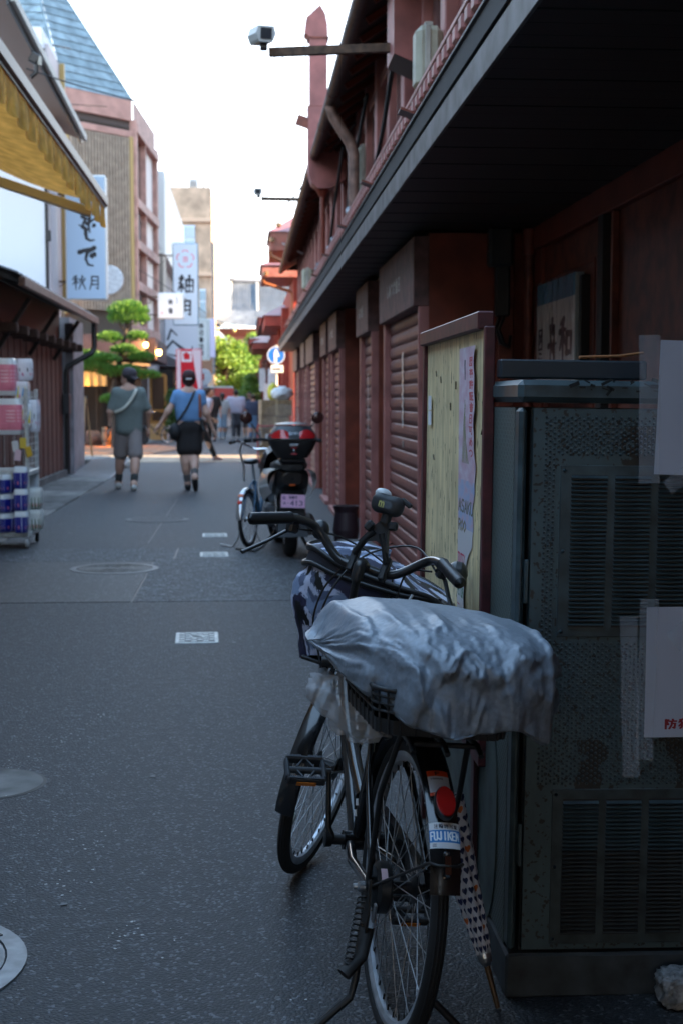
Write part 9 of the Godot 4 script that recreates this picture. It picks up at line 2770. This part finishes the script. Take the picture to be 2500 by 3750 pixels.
	pack("white wrapped roll pack on top with a dark and pink ribbon", "roll_pack", "roll pack", U.call(-0.06, 1.56, -0.2), Vector3(0.16, 0.20, 0.2), white, 0.2)
	pack("white pack with yellow and blue slashes, upper one", "roll_pack", "roll pack", U.call(-0.075, 1.36, -0.15), Vector3(0.13, 0.19, 0.2), tri)
	pack("white pack with yellow and pink slashes, lower one", "roll_pack", "roll pack", U.call(-0.06, 1.12, -0.1), Vector3(0.15, 0.22, 0.2), tri, 0.3)
	pack("clear wrapped pale pack hanging out to the right", "roll_pack", "roll pack", U.call(0.02, 1.08, -0.22), Vector3(0.10, 0.30, 0.2), white)
	for i in 3: pack(["navy and white roll pack, top of its stack", "navy and white roll pack, middle of its stack", "navy and white roll pack, bottom of its stack"][i], "roll_pack", "roll pack", U.call(-0.075, 0.565 - i * 0.205, 0.0), Vector3(0.13, 0.20, 0.22), navy)
	for i in 2: pack(["green leaf patterned pack, upper one", "green leaf patterned pack, lower one"][i], "roll_pack", "roll pack", U.call(0.015, 0.36 - i * 0.2, -0.25), Vector3(0.13, 0.19, 0.2), green)
	for i in 3: pack(["teal and navy pack inside the trolley, top", "teal and navy pack inside the trolley, middle", "teal and navy pack inside the trolley, bottom"][i], "roll_pack", "roll pack", U.call(-0.25, 0.52 - i * 0.18, -0.04), Vector3(0.18, 0.17, 0.2), navy, 0.8)
	for i in 4:
		t = thing("hanging_card", ["small pink and white card hanging lowest under the upper shelf", "small yellow card hanging first under the upper shelf", "small white card hanging beside the yellow ones", "small amber card hanging outermost under the upper shelf"][i], "card", U.call([-0.10, -0.05, -0.12, 0.0][i], [0.82, 0.93, 0.9, 0.85][i], 0.02), 0.2 * i, "cards hanging on the trolley")
		b = MB.new()
		b.box(Vector3(0, 0.05, 0), Vector3(0.06, 0.10, 0.012), Basis(Vector3.BACK, 0.12 * (i - 1)), 0.004)
		part("card", b, [mat(0.65, 0.45, 0.5, 0.5), mat(0.6, 0.42, 0.04, 0.5), mat(0.6, 0.58, 0.56, 0.5), mat(0.55, 0.33, 0.03, 0.5)][i], t)
		b = MB.new()
		b.cyl(Vector3(0, 0.1, 0), Vector3(0, 0.16, 0), 0.002, 4)
		part("thread", b, M.white_paint, t)

func make_boxes():
	var card := [mat(0.36, 0.24, 0.13, 0.8, 0, {"tex": "soft", "s": 2.0, "world": true}), mat(0.31, 0.21, 0.12, 0.8, 0, {"tex": "soft", "s": 2.0, "world": true}), mat(0.40, 0.28, 0.16, 0.8, 0, {"tex": "soft", "s": 2.0, "world": true})]
	var t := thing("hand_cart", "red framed hand cart loaded with cardboard boxes beyond the scooter", "cart", Vector3(0.62, 0, -28.6))
	var b := MB.new()
	b.box(Vector3(0, 0.14, 0), Vector3(0.7, 0.05, 0.9), Basis.IDENTITY, 0.01)
	part("deck", b, mat(0.35, 0.06, 0.05, 0.5), t)
	for x in [-0.34, 0.34]:
		b = MB.new()
		b.tube([Vector3(x, 0.15, 0.43), Vector3(x, 0.85, 0.45), Vector3(x * 0.9, 0.9, 0.45)], 0.016, 8)
		part("frame_post", b, mat(0.40, 0.05, 0.05, 0.4), t)
		for z in [-0.35, 0.35]:
			b = MB.new()
			b.lathe([Vector2(0, -0.02), Vector2(0.06, -0.02), Vector2(0.06, 0.02), Vector2(0, 0.02)], 14, Transform3D(Basis(Vector3.BACK, PI / 2), Vector3(x * 0.9, 0.06, z)))
			part("castor", b, M.rubber, t)
	b = MB.new()
	b.tube([Vector3(-0.34, 0.85, 0.45), Vector3(0.34, 0.85, 0.45)], 0.016, 8)
	part("frame_rail", b, mat(0.40, 0.05, 0.05, 0.4), t)
	var L := ["bottom cardboard box on the hand cart", "second cardboard box on the hand cart, with pale label", "third cardboard box on the hand cart", "top wide cardboard box on the hand cart"]
	var S := [Vector3(0.60, 0.30, 0.7), Vector3(0.56, 0.30, 0.66), Vector3(0.58, 0.28, 0.66), Vector3(0.62, 0.32, 0.7)]
	var y := 0.166
	for i in 4:
		t = thing("cardboard_box", L[i], "box", Vector3(0.62 + 0.02 * (i % 2), y, -28.6), 0.04 * (i - 1), "boxes on the hand cart")
		b = MB.new()
		b.box(Vector3(0, S[i].y / 2, 0), S[i], Basis.IDENTITY, 0.008)
		part("carton", b, card[i % 3], t)
		b = MB.new()
		b.box(Vector3(0, S[i].y * 0.5, S[i].z / 2 + 0.002), Vector3(0.05, S[i].y * 0.98, 0.003)) if i != 1 else b.box(Vector3(-0.1, S[i].y * 0.5, S[i].z / 2 + 0.002), Vector3(0.2, 0.14, 0.003))
		part("packing_tape" if i != 1 else "label", b, mat(0.45, 0.33, 0.18, 0.4) if i != 1 else M.white_paint, t)
		y += S[i].y + 0.003
	var nz := FastNoiseLite.new(); nz.seed = 14; nz.frequency = 2.0
	for q in [[Vector3(0.78, y, -28.5), Vector3(0.24, 0.16, 0.25), mat(0.72, 0.74, 0.76, 0.35, 0, {"bump": "crease", "bs": 1.0, "s": 3.0}), "white plastic sack lying on the top box"], [Vector3(0.60, y, -28.75), Vector3(0.12, 0.20, 0.15), mat(0.62, 0.55, 0.03, 0.35, 0, {"bump": "crease", "bs": 1.0, "s": 3.0}), "yellow plastic sack behind the white one on the top box"]]:
		t = thing("plastic_sack", q[3], "sack", q[0], 0, "sacks on the boxes")
		b = MB.new()
		b.grid(20, 12, func(u: float, v: float):
			var d := Vector3(cos(u * TAU) * sin(v * PI), -cos(v * PI), -sin(u * TAU) * sin(v * PI))
			return d * q[1] * (0.9 + 0.35 * nz.get_noise_3dv(d)) + Vector3(0, q[1].y * 0.8, 0), true)
		part("film", b, q[2], t)
	t = thing("storage_bin", "grey blue bin standing against the red wall by the blue sign", "bin", Vector3(0.95, 0, -37.5))
	b = MB.new()
	b.box(Vector3(0, 0.6, 0), Vector3(0.4, 1.2, 0.5), Basis.IDENTITY, 0.03)
	part("body", b, mat(0.22, 0.28, 0.32, 0.5), t)
	b = MB.new()
	b.box(Vector3(0, 1.23, 0), Vector3(0.44, 0.06, 0.54), Basis.IDENTITY, 0.02)
	part("lid", b, mat(0.3, 0.36, 0.4, 0.5), t)

func make_shade():
	# unseen roof and end wall added behind the viewer to keep the foreground shaded
	var t := thing("shade_roof", "unseen roof added behind the viewer to shade the foreground", "roof")
	var b := MB.new()
	b.span(Vector3(-3.26, 3.05, -1.2), Vector3(0.78, 3.2, 16))
	part("deck", b, M.dark_brown, t)
	b = MB.new()
	b.span(Vector3(-3.26, 0, 15.5), Vector3(1.85, 3.05, 15.7))
	part("end_wall", b, M.dark_brown, t)
	rebase(t, Vector3(-1.2, 0, 8))
	for q in [[15.0, -21.5, "unseen tall block added to shade the near left side"], [-31.5, -82.0, "unseen tall block added to shade the left side beyond the cross street"]]:
		t = thing("shade_block", q[2], "building")  # unseen blocks added to shade the left buildings; gap lets the sun strip through
		b = MB.new()
		b.span(Vector3(26, 0, q[0]), Vector3(30, 34, q[1]))
		part("wall", b, M.concrete, t)
		rebase(t, Vector3(28, 0, (q[0] + q[1]) / 2))

func box_text():
	var im := Image.create(256, 64, false, Image.FORMAT_RGBA8)
	im.fill(Color(0.8, 0.78, 0.74, 0.0))
	var k := ["si", "me", "tu", "ke", "ban", "hi"]
	for i in 6: glyph(im, k[i], Vector2(6 + i * 41, 8), Vector2(36, 46), 2.6, Color(0.8, 0.78, 0.74, 1.0), 0.9)
	M.box_text = print_mat(im, 0.6)
	M.box_text.transparency = BaseMaterial3D.TRANSPARENCY_ALPHA_SCISSOR
	M.box_text.alpha_scissor_threshold = 0.5

func _ready():
	rng.seed = 1
	make_world()
	make_materials()
	box_text()
	make_ground()
	make_covers()
	make_red_shops()
	make_right_fixtures()
	make_red_far()
	make_left_near()
	make_tower()
	make_far_left()
	make_trees()
	make_signs()
	make_wires()
	var bk = make_bicycle()
	make_bike_load(bk[0], bk[1])
	make_cabinet()
	make_scooter()
	small_bike("small blue bicycle with chrome fender parked left of the scooter", Vector3(0.045, 0, -13.0), -0.30, mat(0.03, 0.10, 0.19, 0.3, 0, {"coat": 0.6}))
	small_bike("dark bicycle parked by the shop door behind the walking man", Vector3(-2.35, 0, -44.0), 1.2, M.black_satin)
	make_trolley()
	make_boxes()
	make_people()
	make_shade()
	#MORE
